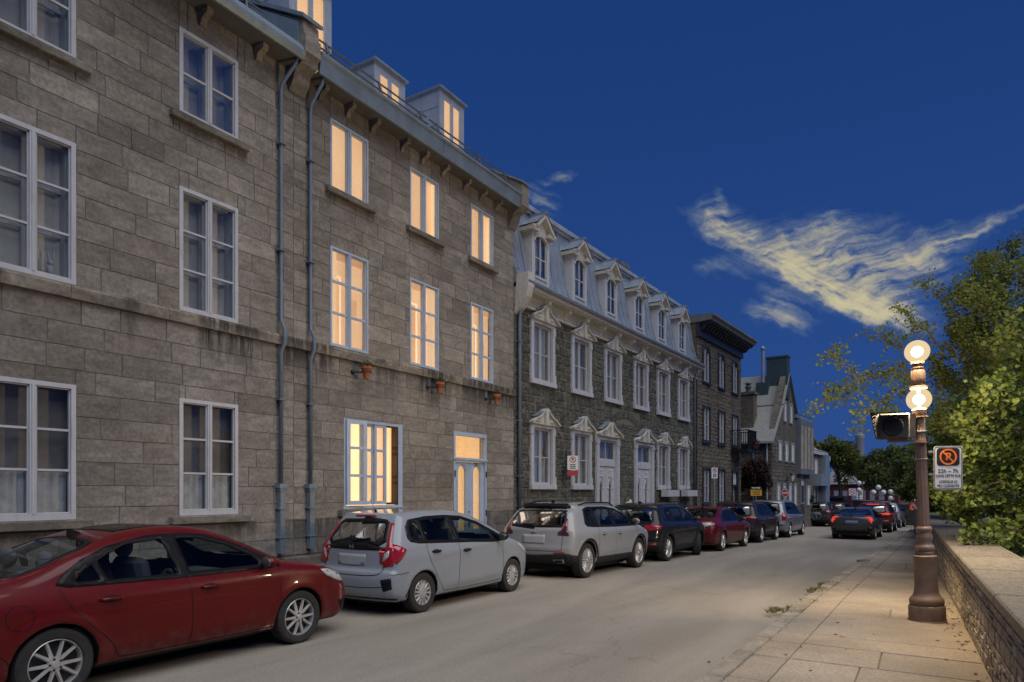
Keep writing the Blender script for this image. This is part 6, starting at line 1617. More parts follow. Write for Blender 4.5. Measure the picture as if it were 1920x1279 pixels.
def hatch():
    c = Car('hatchback', 'white compact hatchback with tall red tail lamps parked behind the red sedan', 'car', HAT, (-7.44, 9.26, 0), pi / 2)
    c.glass(); c.wheels('blade')
    c.seam([[(-1.18, 1.05), (-1.16, .86), (-1.02, .62), (-.86, .40), (-.76, .29), (-.68, .27), (-.36, .265)], [(-.39, 1.0), (-.37, .8), (-.385, .5), (-.395, .27)], [(.97, .95), (.90, .86), (.93, .6), (.90, .36), (.84, .28), (-.36, .262)], [(-1.98, .62), (-1.8, .63), (-1.62, .64)]], w=.009)
    c.handle(-1.08, .905, 'car_black', .20); c.handle(-.29, .87, 'car_black', .20); c.mirror(.78, 1.01, 'car_black')
    c.patch('tail_lamp', 'lamp_red', [(-1.64, .975), (-1.66, .945), (-1.82, .775), (-1.90, .77), (-1.885, .98), (-1.80, 1.06)], 's', .008, graze=.06)
    for sg in (-1, 1):
        c.patch('tail_lamp', 'lamp_red', [(sg * a, z) for a, z in [(.515, 1.36), (.575, 1.35), (.665, 1.09), (.735, .98), (.77, .80), (.74, .745), (.60, .725), (.555, .80), (.60, .95), (.605, 1.07)]], 'b', .008)
        c.patch('reversing_lamp', 'lamp_clear', [(sg * a, z) for a, z in [(.60, .92), (.67, .97), (.67, .88), (.59, .80), (.57, .82)]], 'b', .011)
        c.patch('bumper_vent', 'car_black', [(sg * a, z) for a, z in [(.60, .55), (.76, .58), (.765, .42), (.64, .38)]], 'b', .004)
    c.patch('tailgate_garnish', 'car_black', c.mir([(0, 1.10), (.18, 1.085), (.48, 1.02), (.66, 1.0), (.66, .965), (.30, .965), (0, .962)]), 'b', .005)
    c.patch('plate', 'plate_grey', c.mir([(0, .90), (.28, .90), (.27, .74), (0, .73)]), 'b', .006)
    mb = MB(); o = c.hit(0, 1.005, 'b', .012)
    if o:
        for (y0, y1, z0, z1) in ((-.04, -.024, -.032, .032), (.024, .04, -.032, .032), (-.024, .024, -.008, .008)): mb.box(o.x - .004, o.x + .008, o.y + y0, o.y + y1, o.z + z0, o.z + z1)
        mb.build('emblem', 'chrome', c.e)
        text_mesh('lettering', 'FIT', .055, 'chrome', c.e, c.hit(.58, .90, 'b', .006), (pi / 2, 0, -pi / 2), .002)
    c.patch('brake_lamp', 'lamp_red', c.mir([(0, 1.468), (.20, 1.462), (.22, 1.452), (.2, 1.442), (0, 1.445)]), 'b', .012, step=.02)
    c.seam([[(-.62, .94), (-.60, .75), (-.52, .62), (0, .60), (.52, .62), (.60, .75), (.62, .94)]], 'b', .012, .002)
    c.seam([[(-.74, .46), (-.4, .43), (0, .425), (.4, .43), (.74, .46)]], 'b', .01, .002); c.wiper((-.02, 1.085), (-.30, 1.13)); c.wiper((-.02, 1.085), (.10, 1.16))
    c.patch('mud_flap', 'car_black', [(-1.66, .30), (-1.60, .42), (-1.57, .34), (-1.58, .22), (-1.64, .22)], 's', .008)
    c.seam([[(-.50, -.6), (-.5, 0), (-.5, .6)]], 't', .005, .001) if False else None
    c.patch('headlamp', 'lamp_clear', [(1.42, .88), (1.62, .86), (1.86, .72), (1.80, .66), (1.6, .74)], 's', .006); c.antenna(-1.42, .24); c.cabin(1.0, .15, -.85, 1.47)
    c.seam([[(.05, -.16), (.45, -.2)], [(.05, .16), (.45, .2)]], 't', .004, .001, 'roof_seam')
hatch()

# ---- utility vehicles share one family of shapes
def suv_spec(L, W, H, wb, paint, fo=.90, rw=.36, slope=.28, rb=1.0, belt=1.03, **k):
    xr = -L / 2 + (L - wb - fo); xf = xr + wb; a = -L / 2; b_ = L / 2
    d = dict(L=L, W=W, H=H, belt=belt, paint=paint, res=.03, rw=rw, ra=rw + .045, xr=xr, xf=xf, rim=.70, tw=.235, bow=.12, round=.11, flare=.02,
        prof=[(a + .22, .30), (a + .06, .40), (a + .01, .62), (a + .03, .72), (a + .06, .95), (a + .09, rb), (a + .09 + slope * .55, rb + (H - rb) * .58), (a + .10 + slope, H - .13), (a + .16 + slope, H - .07), (a + .75 + slope * .6, H - .02), (a + L * .42, H), (a + L * .54, H - .03), (a + L * .65, H - .17), (a + L * .745, belt + .13), (a + L * .79, belt + .06), (b_ - .45, belt - .04), (b_ - .14, belt - .16), (b_ - .03, belt - .36), (b_, .52), (b_ - .06, .34), (b_ - .3, .26), (a + .6, .26)],
        sec=[(.84, .12), (.93, .26), (.965, .42), (.985, .60), (1.0, .76), (.99, belt - .1), (.955, belt), (.915, belt + .08), (.86, belt + .2), (.79, H - .22), (.71, H - .08), (.62, H), (.5, H + .06)],
        plan=[(-1.02, .84), (-1.0, .89), (-.94, .955), (-.8, .99), (-.5, 1.0), (0, 1.0), (.5, .995), (.8, .965), (.93, .90), (1.0, .78), (1.02, .72)], crease=[(belt - .16, belt - .10, a + .2, b_ - .6, .012), (.50, .56, xr + .4, xf - .4, .012)])
    t = H - .12; r0 = a + .30 + slope; f0 = a + L * .775
    d['dlo'] = [(r0 + .02, belt + .10), (r0 + .16, t - .04), (r0 + .40, t + .01), (a + L * .44, t + .015), (a + L * .55, t - .03), (a + L * .66, t - .17), (f0, belt + .03), (f0 - .1, belt - .0), (a + L * .5, belt), (xr + .3, belt + .02), (r0 + .1, belt + .04)]
    p1 = xr + .52; p2 = a + L * .485
    d['win'] = [[(r0 + .14, belt + .09), (r0 + .24, t - .07), (p1 - .10, t - .02), (p1 - .04, belt + .05)], [(p1 + .03, belt + .05), (p1 - .02, t - .02), (p2 - .07, t - .01), (p2 - .04, belt + .04)], [(p2 + .05, belt + .04), (p2 + .02, t - .015), (a + L * .55, t - .06), (a + L * .645, t - .18), (f0 - .17, belt + .09), (f0 - .17, belt + .04)]]
    d['rear_glass'] = [(0, H - .17), (.50, H - .18), (.58, H - .22), (.66, rb + .10), (.60, rb + .05), (0, rb + .04)]; d['front_glass'] = [(0, H - .13), (.5, H - .14), (.6, H - .19), (.72, belt + .16), (.66, belt + .1), (0, belt + .09)]
    d.update(k); return d
def suv_common(c, style, lamp, garn=None, clad=True, handle=None, rails=True, steer=0, plate=(.78, .62), mat_mirror=None, detail=True):
    sp = c.sp; a, b_, belt, H, xr, xf = -sp['L'] / 2, sp['L'] / 2, sp['belt'], sp['H'], sp['xr'], sp['xf']; W = sp['W'] / 2
    c.glass(); c.wheels(style, steer)
    for sg in (-1, 1): c.patch('tail_lamp', lamp[1], [(sg * y, z) for (y, z) in lamp[0]], 'b', .008)
    if len(lamp) > 2: c.patch('tail_lamp', lamp[1], lamp[2], 's', .008)
    p1 = xr + .52; p2 = a + sp['L'] * .485; f0 = a + sp['L'] * .775
    if detail:
        c.seam([[(p1 - .01, belt + .03), (p1 - .02, .75), (p1 + .03, .48), (p1 + .08, .36)], [(p2, belt + .02), (p2 + .01, .7), (p2, .36)], [(f0 - .04, belt), (f0 - .06, .7), (f0 - .08, .36)], [(p1 + .05, .36), (p2, .35), (f0 - .08, .36)]])
        c.handle(p1 + .12, belt - .13, handle or sp['paint']); c.handle(p2 + .10, belt - .14, handle or sp['paint'])
    c.mirror(f0 - .10, belt + .07, mat_mirror or sp['paint'])
    if clad:
        ra = sp['ra']; zc = .44
        for xa in (xr, xf): c.patch('arch_cladding', 'car_trim', ring(xa, sp['rw'], ra + .065, -10, 190, 26) + ring(xa, sp['rw'], ra + .018, 190, -10, 26), 's', .012, step=.05, graze=.04)
        c.patch('sill_cladding', 'car_trim', [(xr + ra + .05, .28), (xf - ra - .05, .28), (xf - ra - .04, .42), (xr + ra + .04, .42)], 's', .012)
        c.patch('bumper_cladding', 'car_trim', [(a + .05, .33), (xr - ra - .03, .33), (xr - ra - .03, .50), (a + .03, .54)], 's', .010); c.patch('bumper_cladding', 'car_trim', c.mir([(0, .50), (W * .9, .55), (W * .86, .33), (0, .32)]), 'b', .010)
    c.patch('plate', 'plate_grey', c.mir([(0, plate[0]), (.27, plate[0]), (.27, plate[1]), (0, plate[1])]), 'b', .008)
    c.seam([[(-.66, sp.get('rb_', 1.0)), (-.66, .70), (-.60, .60), (0, .59), (.60, .60), (.66, .70), (.66, sp.get('rb_', 1.0))]], 'b', .010, .002)
    c.patch('spoiler_lamp', 'lamp_smoke', c.mir([(0, H - .10), (.16, H - .10), (.16, H - .125), (0, H - .125)]), 'b', .012, step=.03)
    c.patch('headlamp', 'lamp_clear', [(b_ - .50, belt - .13), (b_ - .30, belt - .14), (b_ - .12, belt - .26), (b_ - .16, belt - .32), (b_ - .4, belt - .22)], 's', .006)
    if rails: c.roof_rails(a + .62 + .2, a + sp['L'] * .58, W * .68)
    c.fin(a + .9); c.wiper((0, sp['belt'] + .03), (.32, sp['belt'] + .09))
def white_suv():
    sp = suv_spec(4.46, 1.88, 1.62, 2.78, 'paint_pearl', rw=.37, slope=.42, belt=1.05, rb=1.06, glass_rear='car_glass_dark')
    c = Car('suv', 'white sport utility vehicle with black lower cladding and roof rails before the green stone house', 'car', sp, (-7.27, 14.62, 0), pi / 2 - .02)
    suv_common(c, 'multi', ([(.56, .99), (.62, 1.03), (.655, 1.27), (.69, 1.25), (.77, 1.03), (.80, .94), (.79, .91), (.56, .92)], 'lamp_smoke'), plate=(.92, .74))
    for sg in (-1, 1):
        c.patch('light_bar', 'lamp_red', [(sg * y, z) for (y, z) in [(.672, 1.24), (.69, 1.235), (.765, 1.03), (.745, 1.01)]], 'b', .012, step=.03); c.patch('reflector', 'lamp_red', [(sg * y, z) for (y, z) in [(.50, .57), (.74, .585), (.74, .555), (.50, .54)]], 'b', .012, step=.03)
        c.patch('exhaust_finisher', 'chrome', [(sg * y, z) for (y, z) in [(.46, .42), (.70, .43), (.69, .34), (.48, .335)]], 'b', .016, step=.04)
        c.patch('exhaust_mouth', 'car_black', [(sg * y, z) for (y, z) in [(.49, .405), (.67, .41), (.665, .36), (.50, .355)]], 'b', .019, step=.04)
    c.patch('emblem', 'chrome', c.mir([(0, 1.0), (.05, 1.0), (.07, .98), (.02, .945), (0, .94)]), 'b', .012, step=.02)
    c.patch('tailgate_spoiler', 'car_black', c.mir([(0, 1.545), (.52, 1.535), (.60, 1.48), (.5, 1.465), (0, 1.475)]), 'b', .05, step=.05, skirt=.06)
    c.cabin(1.05, .1, -.9, 1.56)
white_suv()
def black_suv():
    sp = suv_spec(4.38, 1.82, 1.60, 2.65, 'paint_black', rw=.355, slope=.36, belt=1.03, rb=1.02, glass_rear='car_glass', dlo_trim='chrome')
    c = Car('suv', 'glossy black crossover with front wheels turned out behind the white utility vehicle', 'car', sp, (-7.2, 19.5, 0), pi / 2 - .02)
    suv_common(c, 'ten', ([(.44, .97), (.70, 1.0), (.86, 1.0), (.88, .92), (.74, .86), (.60, .84), (.50, .88)], 'lamp_red', [(-1.86, .98), (-2.1, 1.0), (-2.15, .9), (-1.98, .88)]), steer=22, rails=False)
    c.antenna(-1.2, .2); c.cabin(1.03, .1, -.9, 1.54)
    for sg in (-1, 1): c.patch('reflector', 'lamp_red', [(sg * y, z) for (y, z) in [(.60, .50), (.80, .51), (.80, .47), (.60, .46)]], 'b', .014, step=.03)
black_suv()
def red_sedan():
    sp = dict(SED); k = 4.87 / 4.59
    sc = lambda P_: [(q[0] * k, *q[1:]) for q in P_]
    sp.update(L=4.87, W=1.85, paint='paint_maroon', res=.03, prof=sc(SED['prof']), dlo=sc(SED['dlo']), win=[sc(w) for w in SED['win']], xr=-1.42, xf=1.43, rw=.335, ra=.37, dlo_trim='chrome')
    c = Car('sedan', 'maroon four door sedan parked behind the black crossover', 'car', sp, (-7.02, 24.35, 0), pi / 2 - .02)
    c.glass(); c.wheels('ten'); c.seam([[(-1.36, .96), (-1.15, .66), (-.9, .40), (-.75, .28), (0, .27)], [(-.1, .95), (-.08, .6), (-.09, .27)], [(1.1, .95), (1.08, .5), (1.0, .29), (0, .27)]])
    c.handle(-1.05, .85, 'paint_maroon'); c.handle(.05, .84, 'paint_maroon'); c.mirror(.9, 1.0, 'paint_maroon')
    for sg in (-1, 1): c.patch('tail_lamp', 'lamp_clear', [(sg * y, z) for (y, z) in [(.42, .93), (.62, .96), (.80, .95), (.82, .88), (.62, .83), (.46, .86)]], 'b', .008); c.patch('tail_lamp', 'lamp_red', [(sg * y, z) for (y, z) in [(.40, .95), (.62, .98), (.83, .965), (.84, .955), (.62, .962), (.41, .932)]], 'b', .010, step=.03)
    c.patch('tail_lamp', 'lamp_red', [(-2.1, .95), (-2.28, .95), (-2.32, .84), (-2.2, .86)], 's', .008); c.patch('headlamp', 'lamp_clear', [(1.8, .85), (2.0, .83), (2.2, .7), (2.1, .67)], 's', .006); c.patch('plate', 'plate_grey', c.mir([(0, .84), (.26, .84), (.26, .70), (0, .70)]), 'b', .008); c.fin(-.8); c.cabin(.94, -.02, -1.0, 1.42)
red_sedan()
def dark_suv():
    sp = suv_spec(4.60, 1.85, 1.66, 2.66, 'paint_dark', rw=.36, slope=.36, belt=1.06, rb=1.05, glass='car_glass_dark')
    c = Car('suv', 'dark plum sport utility vehicle parked between the maroon sedan and the silver minivan', 'car', sp, (-7.0, 29.85, 0), pi / 2 - .02)
    suv_common(c, 'multi', ([(.36, 1.02), (.62, 1.06), (.88, 1.05), (.89, .98), (.70, .95), (.5, .97)], 'lamp_red', [(-1.9, 1.04), (-2.2, 1.05), (-2.24, .98), (-2.05, .98)]))
dark_suv()
def minivan():
    sp = suv_spec(5.15, 1.95, 1.74, 3.08, 'paint_silver', fo=.95, rw=.345, slope=.30, belt=1.06, rb=1.08, glass='car_glass_dark', flare=.01)
    c = Car('minivan', 'silver minivan parked nose away beyond the dark plum utility vehicle', 'car', sp, (-6.85, 35.0, 0), pi / 2 - .02)
    suv_common(c, 'ten', ([(.76, 1.16), (.88, 1.16), (.93, .95), (.92, .80), (.78, .80)], 'lamp_red', [(-2.36, 1.16), (-2.28, 1.16), (-2.35, .80), (-2.5, .80)]), clad=False, rails=False, plate=(.98, .84))
    c.patch('bumper_step', 'car_trim', c.mir([(0, .60), (.86, .62), (.86, .585), (0, .565)]), 'b', .012); c.patch('number_plate', 'plate_blue', c.mir([(0, .97), (.25, .97), (.25, .85), (0, .85)]), 'b', .014)
minivan()
def bike_suv():
    sp = suv_spec(4.64, 1.82, 1.68, 2.67, 'paint_black', rw=.36, slope=.34, belt=1.06, rb=1.06, glass='car_glass_dark', res=.035)
    c = Car('suv', 'black sport utility vehicle with a bicycle rack folded on its tail', 'car', sp, (-7.1, 51.6, 0), pi / 2 - .02)
    suv_common(c, 'ten', ([(.55, 1.08), (.72, 1.10), (.88, 1.08), (.90, .92), (.74, .90), (.62, .94)], 'lamp_red', [(-1.95, 1.08), (-2.2, 1.08), (-2.25, .92), (-2.05, .94)]), plate=(.98, .82), detail=False)
    mb = MB(); x = -2.45
    mb.bar((-2.3, .1, .5), (x, .1, .5), .06); mb.bar((x, .1, .45), (x, .1, 1.25), .06); mb.bar((x, -.35, 1.22), (x, .55, 1.22), .05)
    for y in (-.2, .05, .35): mb.tube([(x - .05 + .1 * cos(t * pi / 8), y + .16 * sin(t * pi / 8), .75 + .22 * cos(t * pi / 8)) for t in range(17)], .018, 6)
    mb.build('bike_rack', 'rail_iron', c.e)
bike_suv()
def box_suv():
    sp = suv_spec(4.64, 1.86, 1.66, 2.70, 'paint_dark', rw=.36, slope=.34, belt=1.06, rb=1.06, glass='car_glass_dark', res=.04)
    c = Car('suv', 'dark wagon carrying a long black roof box farther up the row', 'car', sp, (-6.9, 58.5, 0), pi / 2 - .03)
    suv_common(c, 'ten', ([(.55, 1.08), (.72, 1.10), (.88, 1.08), (.90, .92), (.74, .90), (.62, .94)], 'lamp_red'), detail=False)
    mb = MB(); mb.prism([(-1.4, 1.80), (-1.3, 1.78), (.6, 1.78), (.95, 1.84), (.6, 2.06), (-.2, 2.14), (-1.2, 2.12), (-1.42, 2.0)], 'y', -.62, .62); mb.build('roof_box', 'car_black', c.e, auto=50)
    mb = MB()
    for x in (-.9, .2): mb.box(x - .03, x + .03, -.66, .66, 1.72, 1.79)
    mb.build('roof_bars', 'car_black', c.e)
box_suv()
def grey_sedan():
    sp = dict(SED); k = 4.63 / 4.59; sp.update(L=4.63, W=1.80, paint='paint_gunmetal', res=.03, xr=-1.36, xf=1.34, rw=.325, ra=.36, glass='car_glass',
        prof=[(-2.10, .28), (-2.26, .42), (-2.30, .66), (-2.26, .88), (-2.20, 1.0), (-2.05, 1.05), (-1.75, 1.11), (-1.25, 1.26), (-.72, 1.385), (-.30, 1.42), (.10, 1.41), (.48, 1.34), (.85, 1.19), (1.18, 1.04), (1.40, .97), (1.75, .91), (2.05, .81), (2.22, .68), (2.29, .5), (2.27, .34), (2.12, .20), (1.7, .19), (-1.7, .20)], rear_glass=[(0, 1.345), (.46, 1.335), (.60, 1.28), (.72, 1.115), (.62, 1.085), (0, 1.08)])
    for k2 in ('dlo', 'win'): sp[k2] = [(q[0], q[1] - .03) for q in SED['dlo']] if k2 == 'dlo' else [[(q[0], q[1] - .03) for q in w] for w in SED['win']]
    c = Car('sedan', 'dark grey sedan driving away with its tail lamps lit', 'car', sp, (-3.35, 35.7, 0), pi / 2 - .02)
    c.glass(); c.wheels('ten'); c.handle(-.98, .83, 'paint_gunmetal'); c.handle(.03, .82, 'paint_gunmetal'); c.mirror(.84, .98, 'car_black')
    for sg in (-1, 1):
        c.patch('tail_lamp', 'lamp_red_lit', [(sg * y, z) for (y, z) in [(.48, .99), (.70, 1.02), (.84, 1.0), (.86, .84), (.80, .76), (.72, .76), (.78, .90), (.70, .95)]], 'b', .008)
        c.patch('bumper_vent', 'car_black', [(sg * y, z) for (y, z) in [(.62, .56), (.82, .58), (.80, .44), (.66, .42)]], 'b', .006); c.patch('reflector', 'lamp_red', [(sg * y, z) for (y, z) in [(.70, .54), (.80, .55), (.79, .50), (.71, .49)]], 'b', .010, step=.03)
    c.patch('tail_lamp', 'lamp_red_lit', [(-2.0, 1.0), (-2.2, 1.0), (-2.25, .84), (-2.15, .84)], 's', .008); c.patch('plate', 'plate_blue', c.mir([(0, .84), (.26, .84), (.24, .70), (0, .70)]), 'b', .008)
    c.seam([[(-.72, .97), (-.66, .72), (0, .66), (.66, .72), (.72, .97)], [(-.8, .42), (0, .40), (.8, .42)]], 'b', .012, .002); c.fin(-.8); c.cabin(.92, -.02, -1.0, 1.38)
    c.patch('diffuser', 'car_black', c.mir([(0, .38), (.7, .40), (.66, .27), (0, .26)]), 'b', .006)
grey_sedan()
def red_suv():
    sp = suv_spec(4.55, 1.86, 1.66, 2.69, 'paint_maroon', rw=.36, slope=.40, belt=1.06, rb=1.07, glass='car_glass', res=.035)
    c = Car('suv', 'red sport utility vehicle braking ahead of the grey sedan', 'car', sp, (-3.2, 44.3, 0), pi / 2 - .03)
    suv_common(c, 'ten', ([(.40, 1.05), (.66, 1.07), (.88, 1.04), (.90, .98), (.70, .97), (.5, 1.0)], 'lamp_red_lit', [(-1.95, 1.05), (-2.2, 1.06), (-2.22, .98), (-2.05, 1.0)]), detail=False)
    c.patch('brake_lamp', 'lamp_red_lit', c.mir([(0, 1.545), (.30, 1.54), (.30, 1.505), (0, 1.51)]), 'b', .03, step=.04)
    for sg in (-1, 1): c.patch('reflector', 'lamp_red', [(sg * y, z) for (y, z) in [(.56, .66), (.80, .67), (.80, .60), (.56, .59)]], 'b', .014, step=.03)
red_suv()
def silver_suv():
    sp = suv_spec(4.45, 1.84, 1.66, 2.64, 'paint_silver', rw=.35, slope=.36, belt=1.06, rb=1.07, glass='car_glass_dark', res=.04)
    c = Car('suv', 'silver utility vehicle farthest along the road past the red one', 'car', sp, (-3.1, 52.5, 0), pi / 2 - .05)
    suv_common(c, 'ten', ([(.60, 1.10), (.80, 1.12), (.90, 1.08), (.92, .96), (.72, .98)], 'lamp_red', [(-1.9, 1.1), (-2.15, 1.1), (-2.2, .96), (-2.05, .98)]), detail=False)
silver_suv()
# ------------------------------------------------------------------ street lamp with two lit globes
LX, LY = -.17, 10.7
RIGHT = Vector((cos(TH), sin(TH), 0)); FWD = Vector((-sin(TH), cos(TH), 0))
plain('lamp_paint', (.20, .135, .10), .55, .2, var=.16, scale=9, bmp=.2, dirt=(.13, .075, .045))
plain('sign_face', (.62, .62, .62), .5, var=.04)
plain('sign_black', (.012, .012, .013), .5, var=.05)
plain('sign_red', (.36, .02, .025), .5, var=.06)
plain('sign_orange', (.72, .16, .02), .5, var=.05)
plain('sign_yellow', (.62, .33, .03), .5, var=.06)
plain('galvanised', (.30, .30, .30), .5, .5, var=.12)
plain('signal_grey', (.045, .042, .038), .6, var=.2)
plain('orange_cloth', (.85, .10, .03), .7, var=.1)
def globe_mats():
    m, nt, p = newmat('globe_glass'); nt.nodes.remove(p); out = nt.nodes['Material Output']
    tr = nt.nodes.new('ShaderNodeBsdfTransparent'); tr.inputs[0].default_value = (1, .95, .85, 1); em = nt.nodes.new('ShaderNodeEmission'); em.inputs[0].default_value = (1.0, .76, .40, 1); em.inputs[1].default_value = .8
    mx = nt.nodes.new('ShaderNodeMixShader'); mx.inputs[0].default_value = .38; nt.links.new(tr.outputs[0], mx.inputs[1]); nt.links.new(em.outputs[0], mx.inputs[2]); nt.links.new(mx.outputs[0], out.inputs[0])
    emit_mat('bulb', (1.0, .86, .58), 14.0); MATS['bulb'].cycles.emission_sampling = 'NONE'; m.cycles.emission_sampling = 'NONE'
globe_mats()
lamp = empty('street_lamp', (LX, LY, .1), 0, 'ornate brown cast iron street lamp with two stacked glowing globes on the pavement', 'street lamp')
mb = MB(); mb.lathe([(.235, -.02), (.235, .01), (.225, .02), (.225, .18), (.215, .205), (.20, .215)], (0, 0, 0), 12, 0, .26); mb.build('base_drum', 'lamp_paint', lamp, auto=25)
mb = MB(); mb.lathe([(.19, .215), (.205, .235), (.205, .285), (.185, .315), (.165, .335), (.15, .375), (.142, .42), (.137, .46), (.135, .83), (.142, .845), (.142, .865), (.12, .875), (.105, .885)], (0, 0, 0), 32); mb.build('pedestal', 'lamp_paint', lamp, auto=40)
mb = MB(); mb.lathe([(.102, .885), (.108, .90), (.108, .915), (.098, .925), (.112, .945), (.118, .97), (.112, 1.0), (.098, 1.015), (.09, 1.03), (.088, 1.06), (.098, 1.09), (.10, 1.13), (.088, 1.16), (.082, 1.18), (.094, 1.195), (.10, 1.225), (.09, 1.25), (.078, 1.26)], (0, 0, 0), 28, .035); mb.build('collar', 'lamp_paint', lamp, auto=50)
mb = MB(); mb.lathe([(.074, 1.255), (.070, 1.6), (.066, 2.2), (.060, 2.78)], (0, 0, 0), 24, .10); mb.build('shaft', 'lamp_paint', lamp, auto=50)
for z in (2.15, 2.38, 2.52): mb = MB(); mb.lathe([(.072, z), (.074, z + .004), (.074, z + .016), (.072, z + .02)], (0, 0, 0), 20); mb.build('clamp_band', 'galvanised', lamp)
mb = MB(); mb.lathe([(.062, 2.76), (.085, 2.78), (.09, 2.82), (.07, 2.84)], (0, 0, 0), 24); mb.build('lower_cap', 'lamp_paint', lamp, auto=40)
mb = MB(); mb.lathe([(.02, 2.84), (.02, 3.10), (.10, 3.105), (.105, 3.13), (.075, 3.145), (.07, 3.17), (.085, 3.19), (.085, 3.33), (.07, 3.35), (.075, 3.38), (.06, 3.40), (.06, 3.43), (.085, 3.45), (.08, 3.47)], (0, 0, 0), 20); mb.build('spindle', 'lamp_paint', lamp, auto=40)
for (zc, pw) in ((2.96, 620), (3.60, 300)):
    mb = MB(); mb.sphere((0, 0, zc), .152, 28, 18); g_ = mb.build('globe', 'globe_glass', lamp, smooth=True)
    mb = MB(); mb.sphere((0, 0, zc), .07, 14, 10); mb.build('bulb', 'bulb', g_, smooth=True)
    pl = bpy.data.lights.new('globe_light', 'POINT'); pl.energy = pw; pl.color = (1.0, .77, .48); pl.shadow_soft_size = .18
    po = bpy.data.objects.new('globe_light', pl); po.location = (0, 0, zc); po.parent = g_; C.objects.link(po)
lamp.rotation_mode = 'AXIS_ANGLE'; lamp.rotation_axis_angle = (radians(-2.2), FWD.x, FWD.y, 0)      # the old post leans a little
# flashing parking signal hung on the lamp post
sg_ = empty('flashing_signal', Vector((LX, LY, 2.70)) - RIGHT * .47 - FWD * .02, TH - radians(22), 'dark hooded flashing parking signal bracketed to the street lamp', 'signal lamp')
mb = MB(); mb.cbox(-.17, .20, .0, .20, -.17, .17, .02); mb.build('housing', 'signal_grey', sg_)
mb = MB(); mb.box(.20, .27, .04, .16, -.15, .15); mb.build('back_box', 'signal_grey', sg_)
vz = MB()
vz.add([(-.18, 0, .175), (.20, 0, .175), (.20, -.16, .165), (-.30, -.26, .165), (-.18, 0, -.175), (-.22, -.10, -.165), (.20, 0, -.175)], [(0, 1, 2, 3), (0, 3, 5, 4)])
vz.add([(-.17, .004, .17), (.19, .004, .17), (.19, -.155, .16), (-.29, -.25, .16), (-.17, .004, -.17), (-.21, -.10, -.16), (.19, .004, -.17)], [(3, 2, 1, 0), (4, 5, 3, 0)])
vz.build('visor', 'signal_grey', sg_)
mb = MB(); mb.lathe([(.125, 0), (.125, .012), (.11, .018), (.10, .012)], (0, 0, 0), 28); mb.lathe([(.07, 0), (.07, .014), (.062, .014), (.062, 0)], (0, 0, 0), 24)
o = mb.build('lens_ring', 'car_trim', sg_); o.rotation_euler = (pi / 2, 0, 0); o.location = (.0, -.002, 0)
text_mesh('lens_letter', 'P', .13, 'car_trim', sg_, (.0, -.004, 0), (pi / 2, 0, 0), .004)
mb = MB(); mb.bar((.15, .1, -.19), (.40, .08, -.22), .05, .03); mb.box(-.05, .16, .05, .16, -.215, -.17); mb.build('bracket_arm', 'lamp_paint', sg_); mb = MB(); mb.bar((.2, .1, .12), (.42, .08, .13), .04, .02); mb.build('bracket_arm', 'lamp_paint', sg_)
# parking sign on the post
def rounded(w, h, r, n=5):
    out = []
    for (cx, cz, a0) in ((w / 2 - r, h / 2 - r, 0), (-w / 2 + r, h / 2 - r, 90), (-w / 2 + r, -h / 2 + r, 180), (w / 2 - r, -h / 2 + r, 270)):
        out += [(cx + r * cos(radians(a0 + 90 * k / n)), cz + r * sin(radians(a0 + 90 * k / n))) for k in range(n + 1)]
    return out
def ring_prism(mb, r0, r1, y0, y1, n=32, cx=0, cz=0):
    for k in range(n):
        a, b_ = 2 * pi * k / n, 2 * pi * (k + 1) / n
        mb.prism([(cx + r0 * cos(a), cz + r0 * sin(a)), (cx + r1 * cos(a), cz + r1 * sin(a)), (cx + r1 * cos(b_), cz + r1 * sin(b_)), (cx + r0 * cos(b_), cz + r0 * sin(b_))], 'y', y0, y1)
def no_parking(parent, cx, cz, r, y, mat, letter=None):
    mb = MB(); ring_prism(mb, r * .80, r, y - .003, y, 32, cx, cz); mb.bar((cx - r * .62, y - .0015, cz + r * .62), (cx + r * .62, y - .0015, cz - r * .62), r * .17, .003) if False else mb.prism([(cx - r * .66, cz + r * .54), (cx - r * .54, cz + r * .66), (cx + r * .66, cz - r * .54), (cx + r * .54, cz - r * .66)], 'y', y - .0032, y)
    mb.build('prohibition_ring', mat, parent); text_mesh('lettering', 'P', r * 1.25, letter or mat, parent, (cx, y - .001, cz), (pi / 2, 0, 0), .001, bold=r * .03)
ps = empty('parking_sign', Vector((LX, LY, 2.14)) + RIGHT * .225 - FWD * .08, TH - radians(6), 'white no parking sign with orange ring and evening hours on the street lamp', 'sign')
MB().prism(rounded(.37, .585, .035), 'y', 0, .004).build('plate', 'sign_black', ps); MB().prism(rounded(.36, .575, .032), 'y', -.002, 0).build('face', 'sign_face', ps)
mb = MB(); ro = rounded(.345, .56, .028); ri = rounded(.330, .545, .024)
for k in range(len(ro)): q = (k + 1) % len(ro); mb.prism([ro[k], ro[q], ri[q], ri[k]], 'y', -.0035, -.002)
mb.build('border', 'sign_black', ps)
MB().prism(rounded(.285, .235, .04), 'y', -.004, -.002).build('symbol_panel', 'sign_black', ps).location = (0, 0, .145)
no_parking(ps, 0, .145, .108, -.004, 'sign_orange')
for (t_, z, s_, w) in (('22h – 7h', -.045, .072, 1.0), ('DANS CETTE RUE', -.108, .050, .78), ('LORSQUE LE', -.185, .050, .80), ('FEU CLIGNOTE', -.242, .050, .80)): text_mesh('lettering', t_, s_, 'sign_black', ps, (0, -.003, z), (pi / 2, 0, 0), .0008, sx=w, bold=.0006)
mb = MB()
for z in (.2, -.1): mb.box(-.24, -.0, .004, .03, z, z + .03)
mb.build('bracket', 'galvanised', ps)
